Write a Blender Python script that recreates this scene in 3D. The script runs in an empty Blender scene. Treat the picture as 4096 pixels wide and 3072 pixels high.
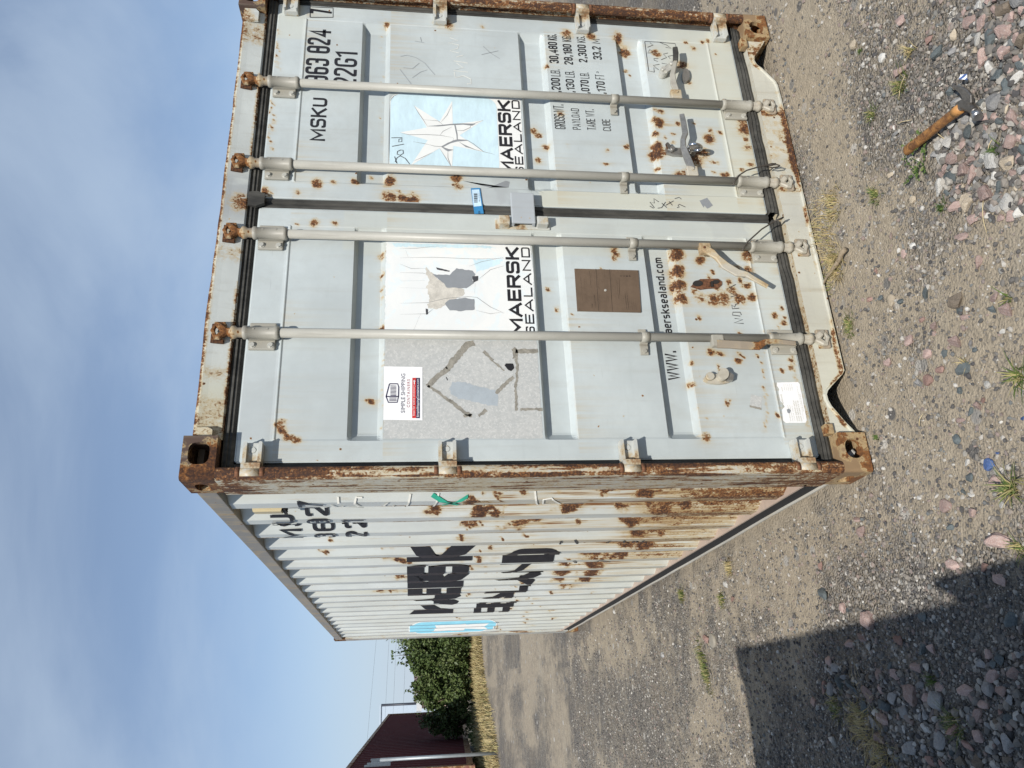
import bpy, bmesh, math, random
import numpy as np
from mathutils import Vector, Matrix

# ------------------------------------------------------------------ camera, sky, sun, exposure
SC = bpy.context.scene
COL = SC.collection
CAM = np.array([-0.805736873, -2.71486778, 1.78316453])          # eye position, metres
RM = np.array([[0.9183047523885353, -0.39585988632007296, 0.0033663248936924503],   # photographer's right
               [-0.04719021932404048, -0.11790553101972567, -0.9919029029875381],   # photographer's down
               [0.3930514787413729, 0.9107102921113912, -0.12695392432534192]])     # line of sight
FPX = 3095.12
cam = bpy.data.cameras.new("camera")
camo = bpy.data.objects.new("camera", cam)
COL.objects.link(camo)
cam.sensor_fit = 'HORIZONTAL'
cam.sensor_width = 36.0
cam.lens = 36.0 * FPX / 4096.0
cam.clip_start = 0.05
cam.clip_end = 3000.0
# the phone was held upright and the picture is stored on its side: the frame's x axis is "down"
_m = Matrix([list(RM[1]), list(RM[0]), list(-RM[2])]).transposed().to_4x4()
_m.translation = Vector(CAM)
camo.matrix_world = _m
SC.camera = camo

SUN_DIR = Vector((0.353, 0.654, -0.669)).normalized()            # the way the light travels
SUN_EL = math.asin(-SUN_DIR.z)
SUN_AZ = math.atan2(-SUN_DIR.x, -SUN_DIR.y)

world = bpy.data.worlds.new("World")
SC.world = world
world.use_nodes = True
_nt = world.node_tree
for n in list(_nt.nodes):
    _nt.nodes.remove(n)
def _wn(t, **k):
    n = _nt.nodes.new(t)
    for a, b in k.items():
        setattr(n, a, b)
    return n
_out = _wn('ShaderNodeOutputWorld')
_bg = _wn('ShaderNodeBackground')
_bg.inputs['Strength'].default_value = 0.074
_sky = _wn('ShaderNodeTexSky', sky_type='NISHITA', sun_disc=False)
_sky.sun_elevation = SUN_EL
_sky.sun_rotation = SUN_AZ
_sky.altitude = 1600.0
_sky.air_density = 1.0
_sky.dust_density = 0.35
_sky.ozone_density = 2.5
_tc = _wn('ShaderNodeTexCoord')
_mp = _wn('ShaderNodeMapping')
_mp.inputs['Rotation'].default_value = (0.3, 0.5, 0.6)
_mp.inputs['Scale'].default_value = (1.0, 2.3, 2.0)
_n1 = _wn('ShaderNodeTexNoise')
_n1.inputs['Scale'].default_value = 1.9
_n1.inputs['Detail'].default_value = 8.0
_n1.inputs['Roughness'].default_value = 0.55
_n1.inputs['Distortion'].default_value = 0.5
_mp2 = _wn('ShaderNodeMapping')
_mp2.inputs['Rotation'].default_value = (0.1, 0.9, -0.4)
_mp2.inputs['Scale'].default_value = (1.0, 4.5, 1.6)
_n2 = _wn('ShaderNodeTexNoise')
_n2.inputs['Scale'].default_value = 3.1
_n2.inputs['Detail'].default_value = 10.0
_n2.inputs['Roughness'].default_value = 0.6
_r1 = _wn('ShaderNodeMapRange', interpolation_type='SMOOTHSTEP')
_r1.inputs['From Min'].default_value = 0.36
_r1.inputs['From Max'].default_value = 0.78
_r1.inputs['To Min'].default_value = 0.22
_r1.inputs['To Max'].default_value = 0.62
_r2 = _wn('ShaderNodeMapRange', interpolation_type='SMOOTHSTEP')
_r2.inputs['From Min'].default_value = 0.52
_r2.inputs['From Max'].default_value = 0.80
_r2.inputs['To Max'].default_value = 0.5
_mx = _wn('ShaderNodeMath', operation='MAXIMUM')
_mixc = _wn('ShaderNodeMix', data_type='RGBA')
_mixc.inputs['B'].default_value = (7.4, 9.0, 11.0, 1)
_hsv = _wn('ShaderNodeHueSaturation')
_hsv.inputs['Saturation'].default_value = 1.0
_hsv.inputs['Value'].default_value = 1.50
L = _nt.links.new
L(_tc.outputs['Generated'], _mp.inputs['Vector']); L(_mp.outputs['Vector'], _n1.inputs['Vector'])
L(_tc.outputs['Generated'], _mp2.inputs['Vector']); L(_mp2.outputs['Vector'], _n2.inputs['Vector'])
L(_n1.outputs['Fac'], _r1.inputs['Value']); L(_n2.outputs['Fac'], _r2.inputs['Value'])
L(_r1.outputs['Result'], _mx.inputs[0]); L(_r2.outputs['Result'], _mx.inputs[1])
L(_mx.outputs[0], _mixc.inputs['Factor'])
L(_sky.outputs['Color'], _hsv.inputs['Color'])
L(_hsv.outputs['Color'], _mixc.inputs['A'])
_sep = _wn('ShaderNodeSeparateXYZ')
_hz = _wn('ShaderNodeMapRange', interpolation_type='SMOOTHSTEP')          # pale dusty air low over the horizon, all the way round
_hz.inputs['From Min'].default_value = 0.22; _hz.inputs['From Max'].default_value = 0.0; _hz.inputs['To Max'].default_value = 0.80
_mixh = _wn('ShaderNodeMix', data_type='RGBA')
_mixh.inputs['B'].default_value = (6.6, 8.0, 9.9, 1)
L(_tc.outputs['Generated'], _sep.inputs[0]); L(_sep.outputs['Z'], _hz.inputs['Value']); L(_hz.outputs['Result'], _mixh.inputs['Factor'])
L(_mixc.outputs['Result'], _mixh.inputs['A']); L(_mixh.outputs['Result'], _bg.inputs['Color'])
L(_bg.outputs['Background'], _out.inputs['Surface'])

sun = bpy.data.lights.new("sun", 'SUN')
sun.energy = 5.0
sun.angle = math.radians(0.53)
sun.color = (1.0, 0.955, 0.88)
suno = bpy.data.objects.new("sun", sun)
COL.objects.link(suno)
suno.rotation_euler = (-SUN_DIR).to_track_quat('Z', 'Y').to_euler()
suno.location = (-6, -10, 12)

SC.view_settings.view_transform = 'Standard'
SC.view_settings.look = 'None'
SC.view_settings.exposure = 0.0
SC.view_settings.gamma = 1.0
SC.view_settings.use_curve_mapping = False
SC.render.engine = 'CYCLES'
SC.cycles.max_bounces = 6
SC.cycles.diffuse_bounces = 3
SC.cycles.transparent_max_bounces = 8

# ------------------------------------------------------------------ helpers
RNG = random.Random(7)

def sight(x, y, ax, val):
    """Where the photograph's point (x, y) lies on the real plane axis=val (a survey aid)."""
    d = RM.T @ np.array([(1536 - y) / FPX, (x - 2048) / FPX, 1.0])
    t = (val - CAM[ax]) / d[ax]
    return CAM + t * d

DOOR = 0.065          # y of the door skin
def dp(x, y, Y=DOOR):
    p = sight(x, y, 1, Y)
    return (float(p[0]), float(p[2]))
def gp(x, y, z=0.0):
    p = sight(x, y, 2, z)
    return (float(p[0]), float(p[1]))

def vnoise(P, scale, seed=0):
    """smooth value noise, numpy, P is (n,k)"""
    P = np.asarray(P, float) * scale
    I = np.floor(P).astype(np.int64)
    F = P - I
    F = F * F * (3 - 2 * F)
    k = P.shape[1]
    out = np.zeros(len(P))
    pr = [73856093, 19349663, 83492791]
    for c in range(2 ** k):
        w = np.ones(len(P))
        h = np.full(len(P), seed * 7919 + 17, np.int64)
        for a in range(k):
            b = (c >> a) & 1
            w *= F[:, a] if b else 1 - F[:, a]
            h = h ^ ((I[:, a] + b) * pr[a])
        h = (h ^ (h >> 13)) * 1274126177
        h = (h ^ (h >> 16)) & 0xffff
        out += w * (h / 65535.0)
    return out
def fbm(P, scale, seed=0, o=4):
    s, a, t = 0, 0.5, 0
    for i in range(o):
        s = s + a * vnoise(P, scale * 2 ** i, seed + i); t += a; a *= 0.5
    return s / t

def empty(name, loc=(0, 0, 0), rot=(0, 0, 0)):
    o = bpy.data.objects.new(name, None)
    o.empty_display_size = 0.1
    COL.objects.link(o)
    o.location = loc
    o.rotation_euler = rot
    return o
def tag(o, label=None, cat=None, group=None, kind=None):
    if label: o['label'] = label
    if cat: o['category'] = cat
    if group: o['group'] = group
    if kind: o['kind'] = kind
    return o
def link(name, me, mat=None, parent=None, loc=None):
    o = bpy.data.objects.new(name, me)
    COL.objects.link(o)
    if mat is not None and not me.materials:
        me.materials.append(mat)
    if parent is not None:
        o.parent = parent
    if loc is not None:
        o.location = loc
    return o

class MB:
    """collects simple shapes into one mesh"""
    def __init__(s):
        s.v = []; s.f = []; s.sm = []
    def add(s, v, f, smooth=False):
        b = len(s.v)
        s.v += [tuple(map(float, p)) for p in v]
        s.f += [tuple(b + i for i in q) for q in f]
        s.sm += [smooth] * len(f)
        return s
    def box(s, a, b, c=0.0):
        x0, y0, z0 = a; x1, y1, z1 = b
        if c <= 0:
            s.add([(x0, y0, z0), (x1, y0, z0), (x1, y1, z0), (x0, y1, z0), (x0, y0, z1), (x1, y0, z1), (x1, y1, z1), (x0, y1, z1)],
                  [(0, 3, 2, 1), (4, 5, 6, 7), (0, 1, 5, 4), (1, 2, 6, 5), (2, 3, 7, 6), (3, 0, 4, 7)])
        else:
            bm = bmesh.new()
            bmesh.ops.create_cube(bm, size=1.0)
            for q in bm.verts:
                q.co = Vector(((x0 + x1) / 2 + q.co.x * (x1 - x0), (y0 + y1) / 2 + q.co.y * (y1 - y0), (z0 + z1) / 2 + q.co.z * (z1 - z0)))
            bmesh.ops.bevel(bm, geom=bm.edges[:], offset=c, segments=2, affect='EDGES', profile=0.6)
            bm.verts.index_update()
            s.add([q.co for q in bm.verts], [[q.index for q in f.verts] for f in bm.faces])
            bm.free()
        return s
    def prism(s, poly, a0, a1, axis='y'):
        """poly of (u,v) extruded along an axis; y: (x,z); z: (x,y); x: (y,z)"""
        n = len(poly)
        def P(u, v, w):
            return {'y': (u, w, v), 'z': (u, v, w), 'x': (w, u, v)}[axis]
        v = [P(u, w, a0) for u, w in poly] + [P(u, w, a1) for u, w in poly]
        f = [tuple(range(n)), tuple(range(2 * n - 1, n - 1, -1))]
        f += [(i, i + n, (i + 1) % n + n, (i + 1) % n) for i in range(n)]
        return s.add(v, f)
    def tube(s, p0, p1, r0, r1=None, seg=16, caps=True, smooth=True):
        r1 = r0 if r1 is None else r1
        p0 = Vector(p0); p1 = Vector(p1)
        q = (p1 - p0).to_track_quat('Z', 'Y')
        v = []; f = []
        for p, r in ((p0, r0), (p1, r1)):
            for i in range(seg):
                a = 2 * math.pi * i / seg
                v.append(p + q @ Vector((r * math.cos(a), r * math.sin(a), 0)))
        f = [(i, (i + 1) % seg, (i + 1) % seg + seg, i + seg) for i in range(seg)]
        s.add(v, f, smooth)
        if caps:
            b = len(s.v) - 2 * seg
            s.f += [tuple(b + i for i in range(seg - 1, -1, -1)), tuple(b + seg + i for i in range(seg))]
            s.sm += [False, False]
        return s
    def lathe(s, prof, cx, cy, seg=18, smooth=True):
        """prof: list of (r, z) around the vertical through (cx, cy)"""
        v = []; f = []
        for r, z in prof:
            for i in range(seg):
                a = 2 * math.pi * i / seg
                v.append((cx + r * math.cos(a), cy + r * math.sin(a), z))
        for k in range(len(prof) - 1):
            for i in range(seg):
                j = (i + 1) % seg
                f.append((k * seg + i, k * seg + j, (k + 1) * seg + j, (k + 1) * seg + i))
        return s.add(v, f, smooth)
    def path(s, pts, r, seg=8):
        pts = [Vector(p) for p in pts]
        v = []; f = []; n = len(pts)
        for k, p in enumerate(pts):
            d = (pts[min(k + 1, n - 1)] - pts[max(k - 1, 0)]).normalized()
            q = d.to_track_quat('Z', 'Y')
            rr = r[k] if isinstance(r, (list, tuple)) else r
            for i in range(seg):
                a = 2 * math.pi * i / seg
                v.append(p + q @ Vector((rr * math.cos(a), rr * math.sin(a), 0)))
        for k in range(n - 1):
            for i in range(seg):
                j = (i + 1) % seg
                f.append((k * seg + i, k * seg + j, (k + 1) * seg + j, (k + 1) * seg + i))
        f += [tuple(range(seg - 1, -1, -1)), tuple((n - 1) * seg + i for i in range(seg))]
        return s.add(v, f, True)
    def flat(s, pts, ws, ths, nor, c=0.0):
        """a rectangular bar swept along pts; ws widths, ths thicknesses, nor the direction of thickness per point"""
        pts = [Vector(p) for p in pts]; n = len(pts)
        v = []; f = []
        for k, p in enumerate(pts):
            d = (pts[min(k + 1, n - 1)] - pts[max(k - 1, 0)]).normalized()
            nn = Vector(nor[k] if isinstance(nor[0], (tuple, list)) else nor)
            nn = (nn - d * nn.dot(d)).normalized()
            t = d.cross(nn)
            w = ws[k] / 2; h = ths[k] / 2; e = min(w, h) * 0.45
            for a, b in ((-w + e, -h), (w - e, -h), (w, -h + e), (w, h - e), (w - e, h), (-w + e, h), (-w, h - e), (-w, -h + e)):
                v.append(p + t * a + nn * b)
        for k in range(n - 1):
            for i in range(8):
                j = (i + 1) % 8
                f.append((k * 8 + i, k * 8 + j, (k + 1) * 8 + j, (k + 1) * 8 + i))
        f += [tuple(range(7, -1, -1)), tuple((n - 1) * 8 + i for i in range(8))]
        return s.add(v, f)
    def mesh(s, name):
        me = bpy.data.meshes.new(name)
        me.from_pydata(s.v, [], s.f)
        me.polygons.foreach_set('use_smooth', s.sm)
        bm = bmesh.new(); bm.from_mesh(me)
        bmesh.ops.recalc_face_normals(bm, faces=bm.faces[:])
        bm.to_mesh(me); bm.free()
        me.update()
        return me
    def build(s, name, mat, parent=None, attrs=None):
        me = s.mesh(name)
        if attrs:
            setattrs(me, attrs)
        return link(name, me, mat, parent)

def coords(me):
    a = np.empty(len(me.vertices) * 3)
    me.vertices.foreach_get('co', a)
    return a.reshape(-1, 3)
def setattrs(me, fn):
    for k, val in fn(coords(me)).items():
        at = me.attributes.new(k, 'FLOAT', 'POINT')
        at.data.foreach_set('value', np.asarray(val, np.float32))
def grid_mesh(name, us, ws, fn, flip=False, smooth=False):
    """quad sheet over us x ws; fn(U,W)->(n,3)"""
    U, W = np.meshgrid(us, ws, indexing='ij')
    P = fn(U.ravel(), W.ravel())
    nu, nw = len(us), len(ws)
    i = np.arange(nu * nw).reshape(nu, nw)
    q = np.stack([i[:-1, :-1], i[1:, :-1], i[1:, 1:], i[:-1, 1:]], -1).reshape(-1, 4)
    if flip: q = q[:, ::-1]
    return np_mesh(name, P, q, smooth)
def np_mesh(name, P, Q, smooth=False):
    me = bpy.data.meshes.new(name)
    k = Q.shape[1]
    me.vertices.add(len(P)); me.vertices.foreach_set('co', np.asarray(P, np.float32).ravel())
    me.loops.add(Q.size); me.loops.foreach_set('vertex_index', np.ascontiguousarray(Q, np.int32).ravel())
    me.polygons.add(len(Q)); me.polygons.foreach_set('loop_start', np.arange(0, Q.size, k, dtype=np.int32))
    me.update(calc_edges=True)
    me.polygons.foreach_set('use_smooth', [bool(smooth)] * len(Q))
    me.validate()
    return me

# ------------------------------------------------------------------ materials
class NT:
    def __init__(s, name):
        s.m = bpy.data.materials.new(name); s.m.use_nodes = True
        s.t = s.m.node_tree
        s.b = s.t.nodes['Principled BSDF']
        s.co = s.n('ShaderNodeTexCoord').outputs['Object']
    def n(s, t, **k):
        q = s.t.nodes.new(t)
        for a, b in k.items(): setattr(q, a, b)
        return q
    def l(s, a, b): s.t.links.new(a, b)
    def put(s, sock, v):
        if hasattr(v, 'is_linked') or isinstance(v, bpy.types.NodeSocket): s.l(v, sock)
        else: sock.default_value = v
    def math(s, op, a, b=0.0, c=None, clamp=False):
        q = s.n('ShaderNodeMath', operation=op, use_clamp=clamp)
        s.put(q.inputs[0], a); s.put(q.inputs[1], b)
        if c is not None: s.put(q.inputs[2], c)
        return q.outputs[0]
    def noise(s, scale, detail=4, rough=0.55, vec=None, dist=0.0, col=False):
        q = s.n('ShaderNodeTexNoise')
        q.inputs['Scale'].default_value = scale; q.inputs['Detail'].default_value = detail
        q.inputs['Roughness'].default_value = rough; q.inputs['Distortion'].default_value = dist
        s.l(vec or s.co, q.inputs['Vector'])
        return q.outputs['Color' if col else 'Fac']
    def voro(s, scale, feature='F1', vec=None, out='Distance', rand=1.0):
        q = s.n('ShaderNodeTexVoronoi', feature=feature)
        q.inputs['Scale'].default_value = scale
        q.inputs['Randomness'].default_value = rand
        s.l(vec or s.co, q.inputs['Vector'])
        return q.outputs[out]
    def map(s, scale=(1, 1, 1), loc=(0, 0, 0), vec=None, rot=(0, 0, 0)):
        q = s.n('ShaderNodeMapping')
        q.inputs['Scale'].default_value = scale; q.inputs['Location'].default_value = loc
        q.inputs['Rotation'].default_value = rot
        s.l(vec or s.co, q.inputs['Vector'])
        return q.outputs[0]
    def step(s, v, a, b, lo=0.0, hi=1.0):
        q = s.n('ShaderNodeMapRange', interpolation_type='SMOOTHSTEP')
        s.put(q.inputs['Value'], v)
        q.inputs['From Min'].default_value = a; q.inputs['From Max'].default_value = b
        q.inputs['To Min'].default_value = lo; q.inputs['To Max'].default_value = hi
        return q.outputs['Result']
    def mix(s, f, a, b, mode='MIX'):
        q = s.n('ShaderNodeMix', data_type='RGBA', blend_type=mode)
        s.put(q.inputs['Factor'], f)
        for k, v in (('A', a), ('B', b)):
            if isinstance(v, tuple): v = (*v[:3], 1.0)
            s.put(q.inputs[k], v)
        return q.outputs['Result']
    def ramp(s, v, stops, interp='LINEAR'):
        q = s.n('ShaderNodeValToRGB')
        q.color_ramp.interpolation = interp
        e = q.color_ramp.elements
        while len(e) < len(stops): e.new(0.5)
        for el, (p, c) in zip(e, stops):
            el.position = p; el.color = (*c, 1)
        s.put(q.inputs[0], v)
        return q.outputs['Color']
    def attr(s, name, out='Fac'):
        q = s.n('ShaderNodeAttribute'); q.attribute_name = name
        return q.outputs[out]
    def bump(s, h, strength=0.3, dist=0.01):
        q = s.n('ShaderNodeBump')
        q.inputs['Strength'].default_value = strength; q.inputs['Distance'].default_value = dist
        s.l(h, q.inputs['Height']); s.l(q.outputs['Normal'], s.b.inputs['Normal'])
    def done(s, col, rough=0.6, metal=0.0, spec=None):
        s.put(s.b.inputs['Base Color'], (*col, 1) if isinstance(col, tuple) else col)
        s.put(s.b.inputs['Roughness'], rough); s.put(s.b.inputs['Metallic'], metal)
        if spec is not None: s.b.inputs['Specular IOR Level'].default_value = spec
        return s.m

RUST_D = (0.040, 0.018, 0.011); RUST_M = (0.105, 0.043, 0.016); RUST_L = (0.25, 0.105, 0.03); STAIN = (0.44, 0.33, 0.17)

def paint(name, base, var=0.06, speck=0.0, streak=0.0, grime=0.25, rust_bias=0.0, blotch=0.0, rough=0.5, attr=True, dirt=(0.28, 0.25, 0.2), seed=0.0):
    t = NT(name)
    co = t.map(loc=(seed, seed * 1.7, seed * 0.6))
    big = t.noise(2.3, 5, 0.6, co)
    fine = t.noise(38, 5, 0.65, co)
    dark = tuple(c * (1 - var * 2.2) for c in base)
    lite = tuple(min(1, c * (1 + var)) for c in base)
    c = t.mix(t.step(big, 0.3, 0.7), dark, lite)
    c = t.mix(t.step(fine, 0.35, 0.75, 0, 0.25), c, tuple(x * 0.86 for x in base))
    # soft vertical washes of grime
    w = t.noise(1.0, 6, 0.62, t.map((26, 26, 1.6), (seed, 0, 0)))
    c = t.mix(t.math('MULTIPLY', t.step(w, 0.5, 0.8), grime), c, dirt)
    if blotch:
        bl = t.noise(4.2, 7, 0.72, t.map((1, 1, .55), (seed + 4, 2, 6)), 0.8)
        c = t.mix(t.step(bl, 0.50, 0.72, 0, blotch), c, dirt)
        sm = t.noise(1.0, 5, 0.6, t.map((3, 3, 30), (seed, 7, 2), rot=(0, .35, 0)))
        c = t.mix(t.step(sm, 0.56, 0.75, 0, blotch * .8), c, tuple(x * .74 for x in base))
    # scuffs: small pale and dark scratches
    sc = t.noise(1.0, 3, 0.5, t.map((9, 9, 160), (3 + seed, 1, 2), rot=(0.0, 0.25, 0.0)))
    c = t.mix(t.step(sc, 0.71, 0.78, 0, 0.3), c, tuple(x * 0.6 for x in base))
    if attr:
        cr = t.attr('cream'); gr = t.attr('grey')
        c = t.mix(t.math('MULTIPLY', cr, t.step(big, 0.2, 0.6, 0.7, 1.0)), c, (0.53, 0.525, 0.43))
        c = t.mix(gr, c, (0.36, 0.38, 0.385))
        r = t.attr('rust')
        rn = t.noise(1.0, 6, 0.6, t.map((75, 75, 2.4), (seed, 4, 1)))
        dr = t.math('MULTIPLY', t.attr('run'), t.step(rn, 0.34, 0.66))
        c = t.mix(t.math('MULTIPLY', dr, 1.5, clamp=True), c, t.mix(t.step(dr, 0.30, 0.75), (0.45, 0.335, 0.165), (0.19, 0.085, 0.03)))
    else:
        r = t.math('ADD', 0.0, 0.0)
    n = t.noise(48, 8, 0.72, t.map((1, 1, .62), (seed, 0, 0)), 0.8)
    n2 = t.noise(120, 4, 0.6, co)
    nn = t.math('ADD', t.math('MULTIPLY', n, 0.72), t.math('MULTIPLY', n2, 0.28))
    k = t.math('MULTIPLY', r, t.math('ADD', t.math('MULTIPLY', nn, 3.9), -1.18))
    k = t.math('MAXIMUM', k, 0.0)
    if streak:
        s1 = t.noise(1.0, 7, 0.66, t.map((60, 60, 3.2), (5 + seed, 2, 8)))
        s2 = t.noise(5.0, 4, 0.6, co)
        k = t.math('ADD', k, t.math('MULTIPLY', t.step(t.math('ADD', s1, t.math('MULTIPLY', s2, 0.5)), 0.74, 0.98), streak))
    if speck:
        d = t.voro(23, vec=co)
        q = t.n('ShaderNodeSeparateColor'); t.l(t.voro(23, vec=co, out='Color'), q.inputs[0])
        sp = t.math('MULTIPLY', t.step(t.math('ADD', d, t.math('MULTIPLY', n2, 0.25)), 0.30, 0.16), t.step(q.outputs[0], 1 - speck, 1.0, 0, 1))
        k = t.math('ADD', k, sp)
    if rust_bias:
        k = t.math('ADD', k, t.math('MULTIPLY', t.step(t.noise(7, 6, 0.7, co), 0.38, 0.62), rust_bias))
    st = t.step(k, 0.10, 0.42)
    c = t.mix(t.math('MULTIPLY', st, 0.75), c, STAIN)
    c = t.mix(t.step(k, 0.34, 0.52), c, t.mix(t.step(n2, 0.3, 0.7), RUST_L, RUST_M))
    c = t.mix(t.step(k, 0.56, 0.85), c, t.mix(t.step(n2, 0.35, 0.6), RUST_M, RUST_D))
    rr = t.math('ADD', rough, t.math('MULTIPLY', t.step(k, 0.3, 0.6), 0.35))
    h = t.math('ADD', t.math('MULTIPLY', t.step(k, 0.34, 0.7), t.math('ADD', 0.4, n2)), t.math('MULTIPLY', big, 0.25))
    t.bump(h, 0.35, 0.004)
    return t.done(c, rr)

def plain(name, col, rough=0.6, metal=0.0, var=0.15, scale=20, bump=0.0, spec=None, stretch=(1, 1, 1)):
    t = NT(name)
    n = t.noise(scale, 5, 0.6, t.map(stretch))
    n2 = t.noise(scale * 6, 3, 0.6, t.map(stretch))
    f = t.math('ADD', t.math('MULTIPLY', n, 0.65), t.math('MULTIPLY', n2, 0.35))
    c = t.mix(t.step(f, 0.3, 0.7), tuple(x * (1 - var) for x in col), tuple(min(1, x * (1 + var)) for x in col))
    if bump: t.bump(f, bump, 0.004)
    return t.done(c, rough, metal, spec)

M = {}
M['door'] = paint('grey_door_paint', (0.475, 0.52, 0.522), speck=0.12, grime=0.34, dirt=(0.34, 0.335, 0.30), blotch=0.22)
M['header'] = paint('grey_header_paint', (0.55, 0.58, 0.56), speck=0.25, grime=0.4, seed=2.1)
M['sill'] = paint('grey_sill_paint', (0.52, 0.51, 0.44), speck=0.3, grime=0.6, blotch=.35, dirt=(.30, .25, .17), seed=5.3)
M['post'] = paint('grey_post_paint', (0.45, 0.46, 0.43), streak=0.85, speck=0.2, grime=0.9, dirt=(0.24, 0.20, 0.15), seed=1.3)
M['wall'] = paint('grey_wall_paint', (0.58, 0.61, 0.60), speck=0.10, streak=0.22, grime=0.5, dirt=(0.46, 0.43, 0.36), seed=3.7)
M['rail'] = paint('weathered_rail_paint', (0.24, 0.215, 0.18), streak=0.3, speck=0.2, grime=0.6, rust_bias=0.25, attr=False, seed=7.7)
M['lowrail'] = paint('primer_rail_paint', (0.42, 0.33, 0.27), speck=0.2, grime=0.6, rust_bias=0.15, attr=False, seed=4.4)
M['casting'] = paint('rusty_casting', (0.085, 0.05, 0.036), speck=0.5, grime=0.5, rust_bias=0.9, attr=False, rough=0.75, seed=9.2)
M['casting_low'] = paint('rusty_pale_casting', (0.25, 0.165, 0.09), speck=0.6, grime=0.6, rust_bias=0.62, attr=False, rough=0.75, seed=6.6)
M['hinge'] = paint('hinge_paint', (0.50, 0.51, 0.48), speck=0.5, grime=0.5, rust_bias=0.46, blotch=.3, attr=False, seed=8.1)
M['bar'] = paint('locking_bar_paint', (0.40, 0.39, 0.345), streak=0.12, grime=0.9, attr=False, dirt=(0.17, 0.155, 0.13), blotch=.35, rough=0.45, seed=0.4)
M['bracket'] = paint('bracket_paint', (0.36, 0.345, 0.295), speck=0.4, grime=0.7, rust_bias=0.16, blotch=.4, dirt=(.17, .145, .11), attr=False, rough=0.5, seed=2.9)
M['cam'] = paint('rusty_cam', (0.30, 0.25, 0.19), speck=0.5, grime=0.5, rust_bias=0.6, attr=False, rough=0.7, seed=3.3)
M['camlow'] = paint('cam_paint', (0.44, 0.41, 0.34), speck=0.5, grime=0.6, rust_bias=0.42, blotch=.4, dirt=(.15, .11, .07), attr=False, rough=0.6, seed=1.9)
M['bolt'] = plain('bolt_zinc', (0.5, 0.49, 0.44), 0.45, 0.3, 0.15, 60)
M['bitumen'] = plain('black_underseal', (0.012, 0.012, 0.013), 0.8)
M['rubber'] = plain('gasket_rubber', (0.050, 0.048, 0.042), 0.8, 0, 0.6, 9, 0.2, stretch=(1, 1, 0.3))
M['dark'] = plain('dark_hole', (0.02, 0.017, 0.015), 0.9)
M['ink'] = plain('black_lettering', (0.014, 0.013, 0.016), 0.5, 0, 0.3, 30)
M['inkfade'] = plain('faded_ink', (0.05, 0.05, 0.055), 0.6, 0, 0.3, 60)
M['chalk'] = plain('white_chalk', (0.75, 0.73, 0.66), 0.8, 0, 0.1, 80)
M['white'] = plain('white_decal', (0.76, 0.765, 0.74), 0.45, 0, 0.04, 5)
M['sticker'] = plain('white_sticker', (0.82, 0.82, 0.82), 0.4, 0, 0.02, 5)
M['pale_blue'] = plain('faded_blue_decal', (0.56, 0.71, 0.77), 0.45, 0, 0.10, 4, stretch=(1, 1, 3))
M['blue'] = plain('light_blue_decal', (0.26, 0.60, 0.74), 0.45, 0, 0.08, 5)
M['navy'] = plain('navy_print', (0.02, 0.015, 0.06), 0.4)
M['red'] = plain('red_print', (0.55, 0.03, 0.025), 0.4)
M['bluetag'] = plain('blue_tag', (0.04, 0.22, 0.45), 0.4)
M['peel'] = plain('bare_grey_paint', (0.245, 0.26, 0.275), 0.5, 0, 0.06, 8)
M['residue'] = plain('adhesive_residue', (0.25, 0.235, 0.20), 0.7, 0, 0.35, 45)
M['crack'] = plain('crack_grey', (0.20, 0.20, 0.20), 0.7)
M['tan'] = plain('decal_backing', (0.56, 0.53, 0.47), 0.7, 0, 0.2, 30)
M['plate'] = plain('bronze_plate', (0.15, 0.105, 0.072), 0.5, 0.15, 0.12, 12, spec=0.3)
M['plateink'] = plain('plate_ink', (0.025, 0.018, 0.014), 0.5)
M['steel'] = plain('bare_steel', (0.32, 0.31, 0.29), 0.4, 0.7, 0.25, 30, 0.1)
M['chrome'] = plain('chrome', (0.6, 0.6, 0.6), 0.12, 1.0, 0.05, 10)
M['wire'] = plain('wire_rope', (0.07, 0.06, 0.05), 0.6, 0.3, 0.3, 200)
M['beige'] = plain('beige_plastic', (0.47, 0.39, 0.23), 0.55, 0, 0.06, 8)
M['green'] = plain('green_tape', (0.03, 0.36, 0.24), 0.5)
M['rust'] = plain('bare_rust', (0.13, 0.055, 0.025), 0.85, 0, 0.6, 70, 0.4)
M['wood'] = plain('hammer_wood', (0.33, 0.155, 0.05), 0.5, 0, 0.5, 26, 0.1, stretch=(1, 1, 1))
M['woodlight'] = plain('hammer_wood_light', (0.45, 0.22, 0.07), 0.45, 0, 0.15, 20)
M['hammer'] = plain('hammer_steel', (0.17, 0.155, 0.14), 0.42, 0.75, 0.4, 40, 0.15)
M['hammerface'] = plain('hammer_polished_steel', (0.45, 0.44, 0.43), 0.3, 0.9, 0.25, 40)
M['stick'] = plain('dead_wood', (0.24, 0.19, 0.13), 0.85, 0, 0.4, 20, 0.4)
def mottled(name, a, b, c, s=14):
    t = NT(name)
    n = t.noise(s, 8, 0.7, dist=1.6); v = t.noise(s * 5, 4, 0.6, dist=0.6)
    col = t.mix(t.step(n, 0.42, 0.58), a, b)
    col = t.mix(t.step(v, 0.52, 0.62, 0, 0.8), col, c)
    return t.done(col, 0.6)
M['mottle'] = mottled('mottled_ghost_patch', (0.42, 0.43, 0.42), (0.47, 0.475, 0.46), (0.56, 0.56, 0.54), 26)
M['whiteold'] = mottled('old_white_decal', (0.76, 0.765, 0.745), (0.72, 0.735, 0.725), (0.70, 0.76, 0.77), 3)

# ------------------------------------------------------------------ the grey container
W_, L_, H_ = 2.438, 6.058, 2.591
box = empty('shipping_container')
tag(box, 'weathered pale grey shipping container with rusty edges and closed double doors', 'shipping container')

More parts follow.
